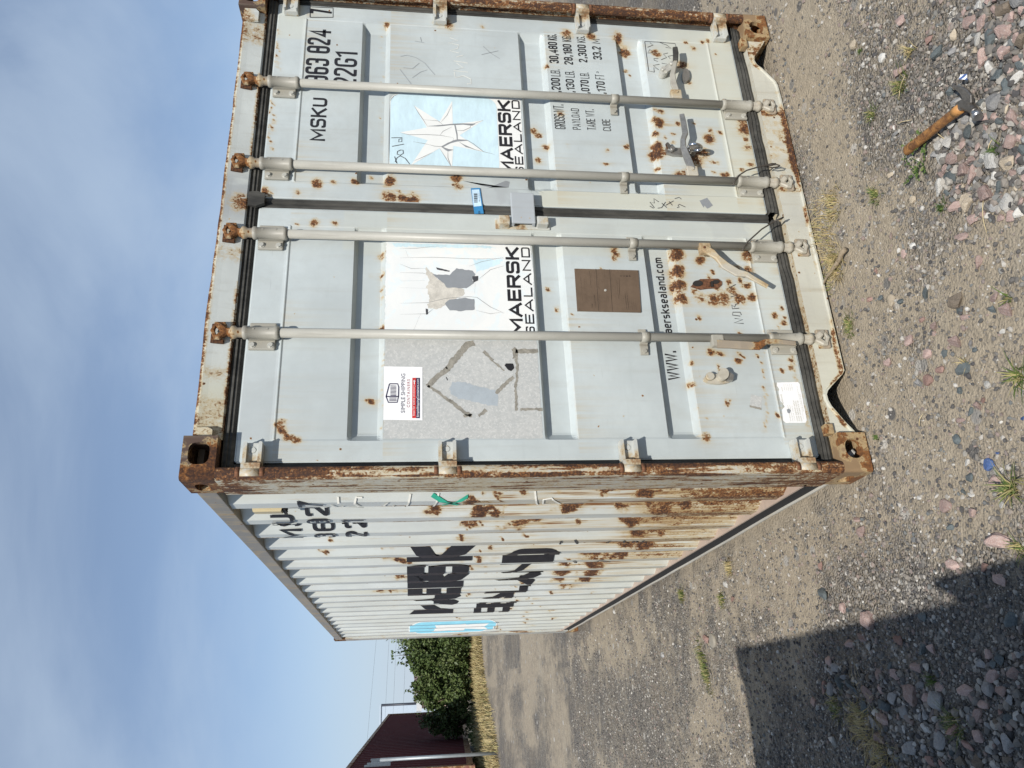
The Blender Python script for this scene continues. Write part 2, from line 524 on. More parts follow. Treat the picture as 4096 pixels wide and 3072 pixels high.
def oval(cx, cy, w, h, n=20, p=2.6):
    o = []
    for i in range(n):
        a = 2 * math.pi * i / n
        c, s_ = math.cos(a), math.sin(a)
        o.append((cx + w / 2 * math.copysign(abs(c) ** (2 / p), c), cy + h / 2 * math.copysign(abs(s_) ** (2 / p), s_)))
    return o
def holed(mb, u0, v0, u1, v1, hole, axis, w0, w1):
    """a plate u0..u1 x v0..v1 with an oval hole, thickness w0..w1 along axis"""
    n = len(hole)
    def P(u, v, w):
        return {'y': (u, w, v), 'z': (u, v, w), 'x': (w, u, v)}[axis]
    cx = sum(h[0] for h in hole) / n; cy = sum(h[1] for h in hole) / n
    outer = []
    for u, v in hole:
        dx, dy = u - cx, v - cy
        k = min(((u1 - cx) if dx > 0 else (u0 - cx)) / dx if abs(dx) > 1e-9 else 1e9, ((v1 - cy) if dy > 0 else (v0 - cy)) / dy if abs(dy) > 1e-9 else 1e9)
        outer.append([cx + dx * k, cy + dy * k])
    for cu, cv in ((u0, v0), (u1, v0), (u1, v1), (u0, v1)):       # snap nearest ring point to each corner
        j = min(range(n), key=lambda i: (outer[i][0] - cu) ** 2 + (outer[i][1] - cv) ** 2)
        outer[j] = [cu, cv]
    v = [P(*p, w0) for p in outer] + [P(*p, w0) for p in hole] + [P(*p, w1) for p in outer] + [P(*p, w1) for p in hole]
    f = []
    for i in range(n):
        j = (i + 1) % n
        f += [(i, j, n + j, n + i), (2 * n + i, 3 * n + i, 3 * n + j, 2 * n + j), (n + i, n + j, 3 * n + j, 3 * n + i), (i, 2 * n + i, 2 * n + j, j)]
    mb.add(v, f)

def casting_mesh(name, top):
    """corner casting, outer corner at x=0,y=0, body towards +x,+y, z 0..0.118"""
    m = MB(); t = 0.024; r = 0.014
    holed(m, r, 0, 0.162, 0.118, oval(0.096, 0.060, 0.082, 0.074, p=2.2 if not top else 3.0), 'y', 0.0, t)
    holed(m, r, 0, 0.178, 0.118, oval(0.105, 0.060, 0.086, 0.05), 'x', 0.0, t)
    pts = [(r - r * math.cos(a), r - r * math.sin(a)) for a in [i * math.pi / 2 / 5 for i in range(6)]]   # rounded upright edge
    m.prism(pts + [(r, r)], 0, 0.118, 'z')
    m.box((t, t, 0), (0.162, 0.178, 0.012)); m.box((t, t, 0.106), (0.162, 0.178, 0.118))
    m.box((0.150, t, 0.012), (0.162, 0.178, 0.106)); m.box((t, 0.164, 0.012), (0.150, 0.178, 0.106))
    return m.mesh(name)
cm_top = casting_mesh('casting_top', True)
cm_low = casting_mesh('casting_low', False)
for x, y, z, sx, sy in ((0, 0, 1, 1, 1), (1, 0, 1, -1, 1), (0, 1, 1, 1, -1), (1, 1, 1, -1, -1), (0, 0, 0, 1, 1), (1, 0, 0, -1, 1), (0, 1, 0, 1, -1), (1, 1, 0, -1, -1)):
    o = link('corner_casting', (cm_top if z else cm_low), None, box, (x * W_, y * L_, z * (H_ - 0.118)))
    o.scale = (sx, sy, 1)
    if not o.data.materials: o.data.materials.append(M['casting'] if z else M['casting_low'])
    if z == 0 and x == 0 and y == 0: o['label'] = 'rusty lower corner casting with a stone lodged in its hole'

# --- corner posts: hinge post profile, scored by rust attribute
def post_attr(side):
    def fn(P):
        x = P[:, 0] if side == 0 else W_ - P[:, 0]
        z = P[:, 2]; y = P[:, 1]
        front = np.clip(1 - y / 0.03, 0, 1)
        s = fbm(np.stack([x * 40, y * 40, z * 2.2], 1), 1.0, 5)
        r = 0.36 + 0.80 * front * np.clip((s - 0.36) * 4, 0, 1) + 0.4 * np.clip((0.45 - z) / 0.4, 0, 1) + 0.45 * np.clip((z - 2.2) / 0.3, 0, 1) * (fbm(P * [1, 1, 1], 9, 3) > 0.45)
        if side == 1: r += 0.2
        return {'rust': np.clip(r, 0, 1.2), 'cream': np.clip((fbm(P * [6, 6, 1], 1.2, 8) - 0.45) * 3, 0, 0.8), 'grey': np.zeros(len(P))}
    return fn
prof = [(0.0, 0.205), (0.0, 0.10), (0.0, 0.03), (0.0, 0.016), (0.003, 0.008), (0.008, 0.003), (0.016, 0.0), (0.026, -0.001), (0.034, 0.0), (0.041, 0.003), (0.045, 0.008), (0.047, 0.015), (0.047, 0.026), (0.028, 0.028), (0.028, 0.205)]
for side in (0, 1):
    pf = [(x if side == 0 else W_ - x, y) for x, y in prof]
    zs = np.linspace(0.118, H_ - 0.118, 150)
    pp = pf + [pf[0]]
    # resample outline
    P2 = np.array(pp)
    me = grid_mesh('corner_post', np.arange(len(pp)), zs, lambda U, W: np.stack([P2[U.astype(int), 0], P2[U.astype(int), 1], W], 1), flip=(side == 1))
    setattrs(me, post_attr(side))
    link('corner_post', me, M['post'], box)

# --- blob based rust: list of (x_px, y_px, radius_px, strength, run_px) on the door plane
def blobs_to_xz(lst, Y=DOOR):
    out = []
    for b in lst:
        x, y, r, s_ = b[:4]; run = b[4] if len(b) > 4 else 0; asp = b[5] if len(b) > 5 else 1.0
        X, Z = dp(x, y, Y); X2, Z2 = dp(x + r, y, Y)
        R = max(abs(Z - Z2), 0.004)
        out.append((X, Z, R * asp * .9, R * .9, s_, run / max(r, 1) * R))
    return out
def rust_field(X, Z, blobs, warp=0.012, seed=1):
    P = np.stack([X, Z], 1)
    wx = (fbm(P, 22, seed) - 0.5) * 2 * warp; wz = (fbm(P, 22, seed + 9) - 0.5) * 2 * warp
    Xw, Zw = X + wx, Z + wz
    r = np.zeros(len(X)); q = np.zeros(len(X))
    for bx, bz, rx, rz, s_, run in blobs:
        d = ((Xw - bx) / rx) ** 2 + ((Zw - bz) / rz) ** 2
        r = np.maximum(r, s_ * np.exp(-d * 0.8) * 1.3)
        if run > 0:
            t = (bz - Z) / run
            k = np.where((t > -.1) & (t < 1.5), np.exp(-((X + wx * 0.3 - bx) / (rx * 0.95)) ** 2) * np.clip(1 - t / 1.5, 0, 1), 0)
            q = np.maximum(q, s_ * k)
        q = np.maximum(q, 0.5 * s_ * np.exp(-d * 0.22))
    return r, q

# --- header above the doors
def hdr_attr(P):
    x, y, z = P.T
    n = fbm(np.stack([x * 7, z * 20], 1), 1.0, 2); n2 = fbm(np.stack([x * 30, z * 12], 1), 1.0, 12)
    top = np.clip((z - 2.545) / 0.03, 0, 1); bot = np.clip((2.492 - z) / 0.022, 0, 1)
    r = 1.25 * top ** 1.5 * (0.35 + n2) + 0.85 * bot ** 1.4 * np.clip((n - 0.42) * 6, 0, 1)
    for cx, w, s_ in ((0.22, 0.10, 0.55), (0.42, 0.04, 0.4), (0.30, 0.05, 0.45), (0.95, 0.06, 0.45), (2.15, 0.08, 0.6)):
        r = np.maximum(r, s_ * np.exp(-((x - cx) / w) ** 2) * (0.45 + 0.9 * n2))
    for cx, cz, rr, s_ in ((1.20, 2.49, 0.05, 0.85), (1.84, 2.50, 0.03, 0.7), (1.40, 2.50, 0.03, 0.6), (1.04, 2.51, 0.03, 0.6)):
        r = np.maximum(r, s_ * np.exp(-((x - cx) ** 2 + (z - cz) ** 2) / rr ** 2))
    g = np.clip(np.exp(-((x - 1.22) / 0.13) ** 4) * np.clip((n2 - 0.28) * 5, 0, 1), 0, 1)
    c = np.clip(1.3 * np.exp(-((x - 0.26) / 0.16) ** 2) + 0.5 * top, 0, 0.9)
    return {'rust': np.clip(r, 0, 1.2), 'grey': g * 0.9, 'cream': c}
hp = [(0.10, 2.468), (0.052, 2.468), (0.046, 2.474), (0.034, 2.535), (0.028, 2.560), (0.030, 2.572), (0.045, 2.576), (0.16, 2.576), (0.16, 2.50), (0.10, 2.50)]
ts = []
for i in range(len(hp)):
    a, b = np.array(hp[i]), np.array(hp[(i + 1) % len(hp)])
    k = max(1, int(np.linalg.norm(b - a) / 0.008)) if i in (2, 3, 4) else 1
    ts += [tuple(a + (b - a) * j / k) for j in range(k)]
ts.append(hp[0]); TS = np.array(ts)
xs = np.linspace(0.162, W_ - 0.162, 230)
def hdr_fn(U, W):
    p = TS[W.astype(int)]
    w = (fbm(np.stack([U * 3, p[:, 1]], 1), 1.0, 4) - 0.5) * 0.016 * np.clip((p[:, 1] - 2.53) / 0.04, 0, 1)
    return np.stack([U, p[:, 0], p[:, 1] + w], 1)
me = grid_mesh('door_header', xs, np.arange(len(ts)), hdr_fn)
setattrs(me, hdr_attr); link('door_header', me, M['header'], box)
for x0, x1 in ((0.163, 0.20), (W_ - 0.235, W_ - 0.163)):
    m = MB(); m.prism([(x0, 2.565), (x0, 2.50), (x0 * 0.25 + x1 * 0.75, 2.50), (x1, 2.515), (x1, 2.565)], 0.018, 0.03)
    m.build('gusset_plate', M['header'], box, hdr_attr)

# --- sill with the two V notches
SILL = [(0.165, 0.030), (0.215, 0.068), (0.285, 0.112), (0.31, 0.120), (0.335, 0.121), (0.352, 0.112), (0.375, 0.088), (0.425, 0.032), (0.442, 0.020), (0.47, 0.020),
        (1.90, 0.012), (1.985, 0.014), (2.01, 0.02), (2.09, 0.075), (2.115, 0.10), (2.14, 0.108), (2.165, 0.104), (2.25, 0.045), (2.276, 0.03)]
sx_ = [p[0] for p in SILL]; sz_ = [p[1] for p in SILL]
xs = np.unique(np.concatenate([np.linspace(0.162, W_ - 0.162, 200), np.array(sx_)]))
def sill_attr(P):
    x, y, z = P.T
    low = np.interp(x, sx_, sz_)
    n = fbm(np.stack([x * 9, z * 30], 1), 1.0, 21); n2 = fbm(np.stack([x * 40, z * 40], 1), 1.0, 5)
    edge = np.exp(-((z - low) / 0.012) ** 2)
    r = 0.75 * edge * np.clip((n - 0.30) * 3.5, 0, 1)
    r += 0.55 * np.exp(-((x - 1.62) / 0.20) ** 4) * np.clip(n2 * 1.5 - 0.25, 0, 1) + 0.5 * np.exp(-((x - 1.62) / 0.2) ** 4) * edge
    r = np.maximum(r, 0.9 * np.exp(-((x - 1.81) / 0.02) ** 2)); r = np.maximum(r, 0.8 * np.exp(-((x - 1.37) / 0.025) ** 2) * n2 * 1.6)
    r = np.maximum(r, 0.7 * np.exp(-((x - 2.2) / 0.07) ** 2) * n * 1.5)
    r = np.maximum(r, 0.55 * np.clip((0.19 - x) / 0.03, 0, 1))
    c = np.clip(0.9 * (x < 1.3) * np.clip((fbm(np.stack([x * 4, z * 9], 1), 1, 3) - 0.3) * 2, 0, 1), 0, 0.75)
    return {'rust': np.clip(r, 0, 1.2), 'cream': c, 'grey': 0.5 * np.exp(-((x - 1.22) / 0.06) ** 2) * n}
ws = np.linspace(0, 1, 14)
def sill_f(U, W):
    low = np.interp(U, sx_, sz_)
    return np.stack([U, np.full(len(U), 0.030), low + (0.119 - low) * W + 0.0 * U], 1)
mfront = grid_mesh('sill_front', xs, ws, lambda U, W: np.where((np.interp(U, sx_, sz_) > 0.1185)[:, None], np.stack([U, np.full(len(U), 0.03), np.interp(U, sx_, sz_) + 0.004 * W], 1), sill_f(U, W)))
m = MB()
cf = coords(mfront); fs = [tuple(p.vertices) for p in mfront.polygons]
m.add(cf, fs)
low = np.interp(xs, sx_, sz_)
for k in range(len(xs) - 1):                                          # rolled lower lip and top ledge
    a, b = xs[k], xs[k + 1]; la, lb = low[k], low[k + 1]
    m.add([(a, 0.030, la), (b, 0.030, lb), (b, 0.022, lb - 0.003), (a, 0.022, la - 0.003), (b, 0.022, lb - 0.011), (a, 0.022, la - 0.011), (b, 0.10, lb - 0.011), (a, 0.10, la - 0.011)],
          [(0, 1, 2, 3), (3, 2, 4, 5), (5, 4, 6, 7)])
m.add([(xs[0], 0.03, 0.119), (xs[-1], 0.03, 0.119), (xs[-1], 0.12, 0.121), (xs[0], 0.12, 0.121)], [(0, 1, 2, 3)])
m.build('door_sill', M['sill'], box, sill_attr)
for x0, x1 in ((0.162, 0.205), (W_ - 0.215, W_ - 0.162)):
    MB().box((min(x0, x1), 0.012, 0.119), (max(x0, x1), 0.05, 0.152), 0.004).build('sill_block', M['casting_low'], box)

# --- doors
TR = [(2.028, 1.918, 0.022), (1.278, 1.167, 0.022), (0.786, 0.668, 0.021)]        # top edge, foot of the flat, lower web
TD = 0.036
ZT, ZB = 2.425, 0.176
RB_R = [(1545, 100, 12, .8), (1740, 88, 10, .8, 30), (1785, 100, 26, .75), (1930, 110, 9, .7), (2270, 138, 26, .6), (2360, 143, 20, .7), (2470, 148, 25, .7), (2190, 263, 9, .9),
        (2140, 498, 12, 1.0), (2157, 518, 13, 1.0), (2183, 570, 14, 1.0, 12), (2162, 621, 12, 1.0), (2243, 455, 16, .75), (2275, 582, 5, .7), (2427, 600, 10, .5, 0), (2429, 655, 12, .9, 0, 0.5),
        (2512, 585, 12, 1.0), (2505, 187, 22, .95), (2508, 262, 9, .8), (2525, 283, 6, .8), (2530, 700, 14, .6), (1424, 725, 14, 1.1), (1560, 722, 25, 1.0), (1480, 690, 8, .6),
        (1265, 733, 20, .9), (1330, 730, 16, .6), (1560, 787, 30, .8), (1610, 790, 22, .9), (1650, 795, 30, .85), (1545, 770, 14, .7), (1595, 763, 10, .7), (1060, 765, 18, .8), (1085, 780, 12, .6), (1190, 766, 14, .7),
        (1825, 710, 26, .8), (1830, 743, 22, .6),
        (2621, 480, 14, 1.0, 12), (2637, 491, 17, 1.2, 70), (2713, 495, 13, .9), (2770, 490, 9, .8), (2625, 530, 14, .9), (2633, 600, 26, 1.1, 0, 1.2), (2628, 575, 18, 1.1), (2640, 622, 16, .9, 40), (2690, 535, 8, .8), (2695, 570, 8, .7), (2660, 548, 8, .7),
        (2712, 700, 26, .75), (2750, 695, 26, .6), (2620, 695, 10, .8), (2640, 665, 12, .8), (2790, 640, 30, .7, 60), (2838, 553, 22, .85), (2842, 523, 12, .8), (2805, 610, 30, .75), (2878, 530, 10, .9), (2860, 690, 9, .9), (2895, 700, 14, .9), (2912, 695, 10, .8),
        (2850, 645, 9, .8), (2870, 645, 9, .8), (2969, 682, 9, .9), (2985, 560, 12, .75), (2620, 210, 14, .8), (2635, 216, 14, .7), (2770, 190, 11, .6, 0), (2725, 262, 24, .65, 50), (2755, 330, 14, .8), (2810, 170, 8, .9), (2745, 172, 8, .9), (2860, 215, 6, .7), (2830, 165, 10, .8),
        (2960, 470, 20, .65, 0, 1.8), (2975, 510, 26, .75, 0, 2.0), (2965, 420, 22, .5), (2990, 590, 18, .6), (2975, 330, 14, .5), (3000, 660, 18, .55), (2640, 448, 12, .9), (2622, 440, 10, .8)]
for i in range(22): RB_R.append((1110 + RNG.uniform(-12, 12), 120 + i * 7.6, 6, RNG.uniform(.3, .9)))
for i in range(26): RB_R.append((1085 + RNG.uniform(-14, 14), 400 + i * 8.0, 6, RNG.uniform(.3, .85)))
for i in range(30): RB_R.append((1530 + RNG.uniform(-7, 7), 60 + i * 20.5, 5, RNG.uniform(.2, .75)))
RB_L = [(1525, 1012, 12, .7), (1532, 1090, 11, .9), (1530, 1140, 10, .7), (1526, 1310, 14, .8), (1530, 1180, 10, .6), (1478, 1590, 16, 1.3, 40, 0.7), (1490, 1087, 5, .7), (1190, 893, 10, .7), (1260, 893, 20, .7), (1340, 895, 14, .7),
        (1125, 1690, 22, .55), (1118, 1705, 12, .9), (1130, 1725, 18, 1.0), (1150, 1745, 18, .8), (1190, 1758, 22, .7), (1105, 1700, 10, .9), (1175, 1735, 12, .6),
        (2457, 1000, 16, .8), (2465, 1020, 16, 1.0, 0), (2460, 1036, 12, .8), (2199, 1139, 10, .95), (2287, 1256, 6, 1.0), (2237, 1222, 8, .8), (2402, 1072, 4, .9), (2115, 1744, 7, .9),
        (2710, 1020, 24, 1.1), (2713, 1080, 26, 1.1), (2720, 1140, 28, 1.0), (2728, 1190, 26, .95), (2740, 1205, 20, .9), (2700, 1000, 20, .8), (2800, 1040, 20, 1.0), (2830, 1020, 12, .7), (2990, 1020, 24, .7, 0, 1.5), (2995, 1080, 18, .8), (2990, 1140, 16, .9), (3010, 1190, 20, .8), (2900, 1196, 30, .7), (2850, 1200, 26, .7), (2960, 1195, 26, .8), (2800, 1190, 26, .5),
        (2850, 1090, 9, .9), (2830, 1105, 9, .8), (2870, 1150, 16, .75), (2920, 1125, 12, .9), (2960, 1120, 10, .8), (2930, 1160, 22, .7), (2860, 1190, 18, .6), (2780, 1160, 14, .6), (2945, 1075, 16, .6), (2890, 1060, 14, .6),
        (2797, 1273, 10, 1.0), (3100, 1260, 12, 1.1), (3130, 1235, 9, .8), (3135, 1290, 12, .8), (3120, 1310, 9, .7), (3140, 1270, 8, .8), (2845, 1408, 18, .9, 30, 1.0), (2880, 1412, 14, .8, 30), (2948, 1445, 13, 1.0), (2962, 1420, 10, .9), (2975, 1430, 8, .8), (2877, 1473, 14, .75), (2912, 1595, 16, .9, 0, 0.6), (2910, 1610, 12, 1.0), (2762, 1448, 8, .9), (2766, 1530, 12, .9), (2762, 1520, 8, .9),
        (2960, 1330, 10, .8), (3025, 1420, 8, .9), (3160, 1440, 9, .9), (3130, 1483, 10, 1.0), (3163, 1470, 10, .9), (3115, 1670, 9, 1.0), (2820, 1752, 22, .7), (2795, 1632, 5, .8), (2830, 1680, 8, .6), (3195, 1665, 8, .9)]
for i in range(34): RB_L.append((1530 + RNG.uniform(-7, 7), 975 + i * 23, 5, RNG.uniform(.2, .7)))
for i in range(30): RB_L.append((3052 + (i * 0.5) + RNG.uniform(-6, 6), 1330 + i * 13.6, 6, RNG.uniform(.2, .8)))
for i in range(24): RB_L.append((3150 + i * 3.6, 1380 + i * 14, 10, RNG.uniform(.3, .55)))
def door_mesh(xh0, xh1, s0, s1, blobs, right):
    blobs = blobs_to_xz(blobs)
    xe = [xh0, xh0 + 0.006, s0 - 0.006, s0, s0 + 0.03, s1 - 0.03, s1, s1 + 0.006, xh1 - 0.006, xh1] if True else []
    xs = np.unique(np.round(np.concatenate([np.linspace(xh0, xh1, 100), xe]), 5))
    ze = [ZB, ZB + 0.006, 0.300, 0.306, 0.312, 2.284, 2.290, 2.296, ZT - 0.006, ZT]
    for a, b, r in TR: ze += [a + 0.003, a, a - 0.015, b, b - r, b - r - 0.004]
    zs = np.unique(np.round(np.concatenate([np.linspace(ZB, ZT, 190), ze]), 5))
    def fn(X, Z):
        inx = np.clip(np.minimum(X - s0, s1 - X) / 0.012, 0, 1)
        d = np.zeros(len(X))
        for a, b, r in TR:
            e1 = 0.034
            k = np.clip((a - Z) / 0.015, 0, 1) * np.clip((Z - (b - r)) / r, 0, 1)
            ex = np.clip(np.minimum((X - s0) / e1, (s1 - X) / e1), 0, 1)
            d = np.maximum(d, TD * k * ex)
        y = DOOR + d
        pan = (X > s0) & (X < s1) & (Z > 0.306) & (Z < 2.290)
        y = y + np.where(pan, 0.002, 0)
        bead = np.maximum(np.exp(-((Z - 2.292) / 0.004) ** 2), np.exp(-((Z - 0.306) / 0.005) ** 2)) * ((X > s0) & (X < s1))
        y = y - 0.0035 * bead
        e = np.clip(np.minimum(np.minimum(X - xh0, xh1 - X), np.minimum(Z - ZB, ZT - Z)) / 0.006, 0, 1)
        y = y + (1 - e) * 0.005
        y = y + (fbm(np.stack([X, Z], 1), 3.2, 31) - 0.5) * 0.0014 * np.clip(inx, 0, 1)
        if right:   # the crumpled lock stile below the tally plate
            k = np.exp(-((X - 1.345) / 0.02) ** 2 - ((Z - 1.235) / 0.03) ** 2)
            y = y + 0.018 * k * (fbm(np.stack([X, Z], 1), 45, 2))
        return np.stack([X, y, Z], 1)
    me = grid_mesh('door_panel', xs, zs, fn)
    # edge returns
    def attr(P):
        X, Y, Z = P.T
        r, q = rust_field(X, Z, blobs, 0.014, 3 if right else 8)
        n = fbm(np.stack([X * 5, Z * 5], 1), 1.0, 40)
        if right:
            c = 0.75 * np.clip((0.62 - Z) / 0.12, 0, 1) * np.clip(1.0 - 0.75 * ((X > 1.42) & (X < 1.80) & (Z > 0.32)), 0, 1) + 0.9 * ((X < 1.335) & (Z < 1.235)) + 0.5 * np.clip((0.31 - Z) / 0.02, 0, 1)
            c = np.where((Z > 2.292) & (X > 2.15), 0.45, c)
            g = 0.55 * ((X < 1.33) & (np.abs(Z - 1.43) < 0.10) & (n > 0.45)) + 0.3 * ((X < 1.40) & (np.abs(Z - 1.40) < 0.02 + 0.25 * (X - 1.30)))
            g = np.maximum(g, 0.7 * ((X > 1.335) & (X < 1.385) & (Z < 0.55) & (Z > 0.37) & (n > 0.5)))
        else:
            c = 0.35 * ((X > 1.0) & (Z < 2.07)) + 0.35 * np.clip((0.30 - Z) / 0.05, 0, 1) + 0.3 * np.clip((X - 0.55) / 0.3, 0, 1) * (Z < 0.62) * n
            g = 0.30 * ((Z > 2.296) & (X < 0.52) & (X > 0.165)) * (0.6 + n) + 0.25 * ((X > 1.02) & (Z < 0.5) & (n > 0.52))
        for zt_ in (2.29, 1.893, 1.146, .648, .31):       # runs under seams and pressings
            q = np.maximum(q, 0.34 * np.exp(-np.clip(zt_ - Z, 0, 9) / 0.09) * (Z < zt_) * np.clip((fbm(np.stack([X * 6, Z * .5], 1), 1.0, 51) - 0.42) * 5, 0, 1))
        q = np.maximum(q, 0.5 * np.clip((0.24 - Z) / 0.06, 0, 1) * np.clip((n - 0.35) * 4, 0, 1))
        return {'rust': np.clip(r, 0, 1.25), 'cream': np.clip(c, 0, 0.9) * .8, 'grey': np.clip(g, 0, 0.9), 'run': np.clip(q, 0, 1) * .85}
    setattrs(me, attr)
    return me
doorL = link('door', door_mesh(0.079, 1.196, 0.161, 1.111, RB_L, False), M['door'], box)
doorL['label'] = 'left door leaf with large peeling white decal and web address'
doorR = link('door', door_mesh(1.246, 2.372, 1.333, 2.285, RB_R, True), M['door'], box)
doorR['label'] = 'right door leaf with star decal and weight table'
for d, x0, x1 in ((doorL, 0.079, 1.196), (doorR, 1.246, 2.372)):
    MB().box((x0 + 0.01, 0.113, ZB + 0.01), (x1 - 0.01, 0.125, ZT - 0.01)).build('inner_panel', M['dark'], d)
    m = MB()
    m.box((x0, 0.068, ZB), (x0 + 0.008, 0.113, ZT)); m.box((x1 - 0.008, 0.068, ZB), (x1, 0.113, ZT))
    m.box((x0, 0.068, ZT - 0.008), (x1, 0.113, ZT)); m.box((x0, 0.068, ZB), (x1, 0.113, ZB + 0.008))
    m.build('door_edge', M['door'], d)

# --- rubber gaskets with their ridges
def strip_x(z0, z1, x0, x1, y, waver=0.0):
    """horizontal ridged gasket"""
    h = z1 - z0
    pr = [(y + 0.05, z0), (y + 0.012, z0), (y + 0.004, z0 + 0.22 * h), (y, z0 + 0.28 * h), (y + 0.002, z0 + 0.52 * h), (y - 0.006, z0 + 0.58 * h), (y - 0.003, z0 + 0.86 * h), (y - 0.010, z1 - 0.003), (y + 0.05, z1)]
    A = np.array(pr); xs = np.linspace(x0, x1, 60)
    def fn(U, W):
        p = A[W.astype(int)]
        w = (fbm(np.stack([U * 9, U * 0 + z0], 1), 1.0, 6) - 0.5) * waver
        return np.stack([U, p[:, 0] + w, p[:, 1] + w * 0.7], 1)
    return grid_mesh('gasket', xs, np.arange(len(pr)), fn)
def strip_z(x0, x1, z0, z1, y):
    w = x1 - x0
    pr = [(x0, y + 0.05), (x0, y + 0.004), (x0 + 0.2 * w, y), (x0 + 0.45 * w, y + 0.003), (x0 + 0.55 * w, y - 0.003), (x0 + 0.85 * w, y), (x1, y + 0.006), (x1, y + 0.05)]
    A = np.array(pr)
    return grid_mesh('gasket', np.arange(len(pr)), np.linspace(z0, z1, 40), lambda U, W: np.stack([A[U.astype(int), 0], A[U.astype(int), 1], W], 1))
for d, x0, x1 in ((doorL, 0.060, 1.200), (doorR, 1.2405, 2.379)):
    link('top_gasket', strip_x(2.426, 2.467, x0, x1, 0.058), M['rubber'], d)
    link('bottom_gasket', strip_x(0.121, 0.175, x0, x1, 0.050, 0.012), M['rubber'], d)
link('hinge_gasket', strip_z(0.0350, 0.0785, 0.1755, 2.4255, 0.068), M['rubber'], doorL)
link('hinge_gasket', strip_z(2.3725, 2.409, 0.1755, 2.4255, 0.064), M['rubber'], doorR)
link('centre_gasket', strip_z(1.197, 1.245, 0.1755, 2.4255, 0.066), M['rubber'], doorR)
m = MB(); m.prism([(1.185, 2.432), (1.20, 2.40), (1.247, 2.40), (1.26, 2.432), (1.255, 2.466), (1.19, 2.466)], 0.040, 0.056)
m.build('gasket_corner', M['rubber'], doorR)

# --- hinges
def hinge_mesh():
    m = MB(); h = 0.033
    m.box((0.045, 0.034, -h), (0.146, 0.064, h), 0.004)
    m.prism([(0.05, h - 0.013), (0.142, h - 0.013), (0.146, h - 0.006), (0.142, h), (0.05, h)], 0.016, 0.036)
    m.prism([(0.05, -h), (0.142, -h), (0.146, -h + 0.006), (0.142, -h + 0.013), (0.05, -h + 0.013)], 0.016, 0.036)
    m.tube((0.116, 0.034, 0), (0.116, 0.031, 0), 0.011, 0.009, 14)
    m.prism([(0.024, -h), (0.06, -h), (0.06, h), (0.024, h)], 0.002, 0.034)
    m.tube((0.0245, 0.022, -h), (0.0245, 0.022, h), 0.0245, seg=20)
    return m.mesh('hinge')
hm = hinge_mesh(); hm.materials.append(M['hinge'])
for z in (2.354, 1.656, 0.963, 0.262):
    o = link('hinge', hm, None, doorL, (0, 0, z))
for z in (2.361, 1.659, 0.954, 0.243):
    o = link('hinge', hm, None, doorR, (W_, 0, z)); o.scale = (-1, 1, 1)
pin = MB(); pin.tube((0.0245, 0.022, -0.008), (0.0245, 0.022, 0.008), 0.0252, seg=18)
pm = pin.mesh('hinge_lug'); pm.materials.append(M['rust'])
for x, s_, zz in ((0, 1, (2.354, 1.656, 0.963, 0.262)), (W_, -1, (2.361, 1.659, 0.954, 0.243))):
    for z in zz:
        for dz in (-.042, .042):
            o = link('hinge_lug', pm, None, box, (x, 0, z + dz)); o.scale = (s_, 1, 1)

# --- locking gear: four bars with their brackets, clamps, cams and keepers
BY = 0.026
m = MB(); m.tube((0, BY, 0.31), (0, BY, 2.30), 0.0185, seg=20)
bar_me = m.mesh('locking_bar'); bar_me.materials.append(M['bar'])
def sleeve(z0, z1):
    m = MB()
    m.lathe([(0.0, z0 - 0.012), (0.0235, z0 - 0.012), (0.027, z0 - 0.006), (0.027, z0 + 0.004), (0.0235, z0 + 0.008), (0.0235, z1 - 0.008), (0.027, z1 - 0.004), (0.027, z1 + 0.008), (0.023, z1 + 0.012), (0.0, z1 + 0.012)], 0, BY, 22)
    m.box((-0.0225, BY, z0 + 0.006), (0.0225, 0.060, z1 - 0.006))
    m.box((-0.060, 0.050, z0 + 0.006), (0.056, 0.0625, z1 - 0.006), 0.005)
    for z in (z0 + 0.03, z1 - 0.03):
        m.tube((0.004, BY - 0.0236, z), (0.004, BY - 0.0243, z), 0.0045, seg=8)
    return m.mesh('bar_bracket')
br_top = sleeve(2.306, 2.418); br_low = sleeve(0.176, 0.302)
for b in (br_top, br_low): b.materials.append(M['bracket'])
m = MB(); m.tube((0, 0.050, 0), (0, 0.041, 0), 0.0095, seg=6, smooth=False); m.tube((0, 0.051, 0), (0, 0.048, 0), 0.013, seg=14)
bolt_me = m.mesh('bolt'); bolt_me.materials.append(M['bolt'])
def clamp():
    m = MB()
    m.lathe([(0.0195, -0.017), (0.0225, -0.017), (0.0225, 0.017), (0.0195, 0.017)], 0, BY, 20)
    m.flat([(-0.010, BY + 0.018, 0), (-0.020, BY + 0.03, 0), (-0.030, 0.055, 0), (-0.066, 0.058, 0)], [0.034] * 4, [0.006] * 4, (0, -1, 0.0))
    m.flat([(0.010, BY + 0.018, 0), (0.020, BY + 0.03, 0), (0.030, 0.055, 0), (0.050, 0.058, 0)], [0.034] * 4, [0.006] * 4, (0, -1, 0.0))
    m.tube((-0.052, 0.056, 0), (-0.052, 0.046, 0), 0.0095, seg=6, smooth=False)
    m.tube((0.003, BY - 0.0226, 0.001), (0.003, BY - 0.0236, 0.001), 0.005, seg=8)
    return m.mesh('bar_clamp')
clamp_me = clamp(); clamp_me.materials.append(M['bracket'])
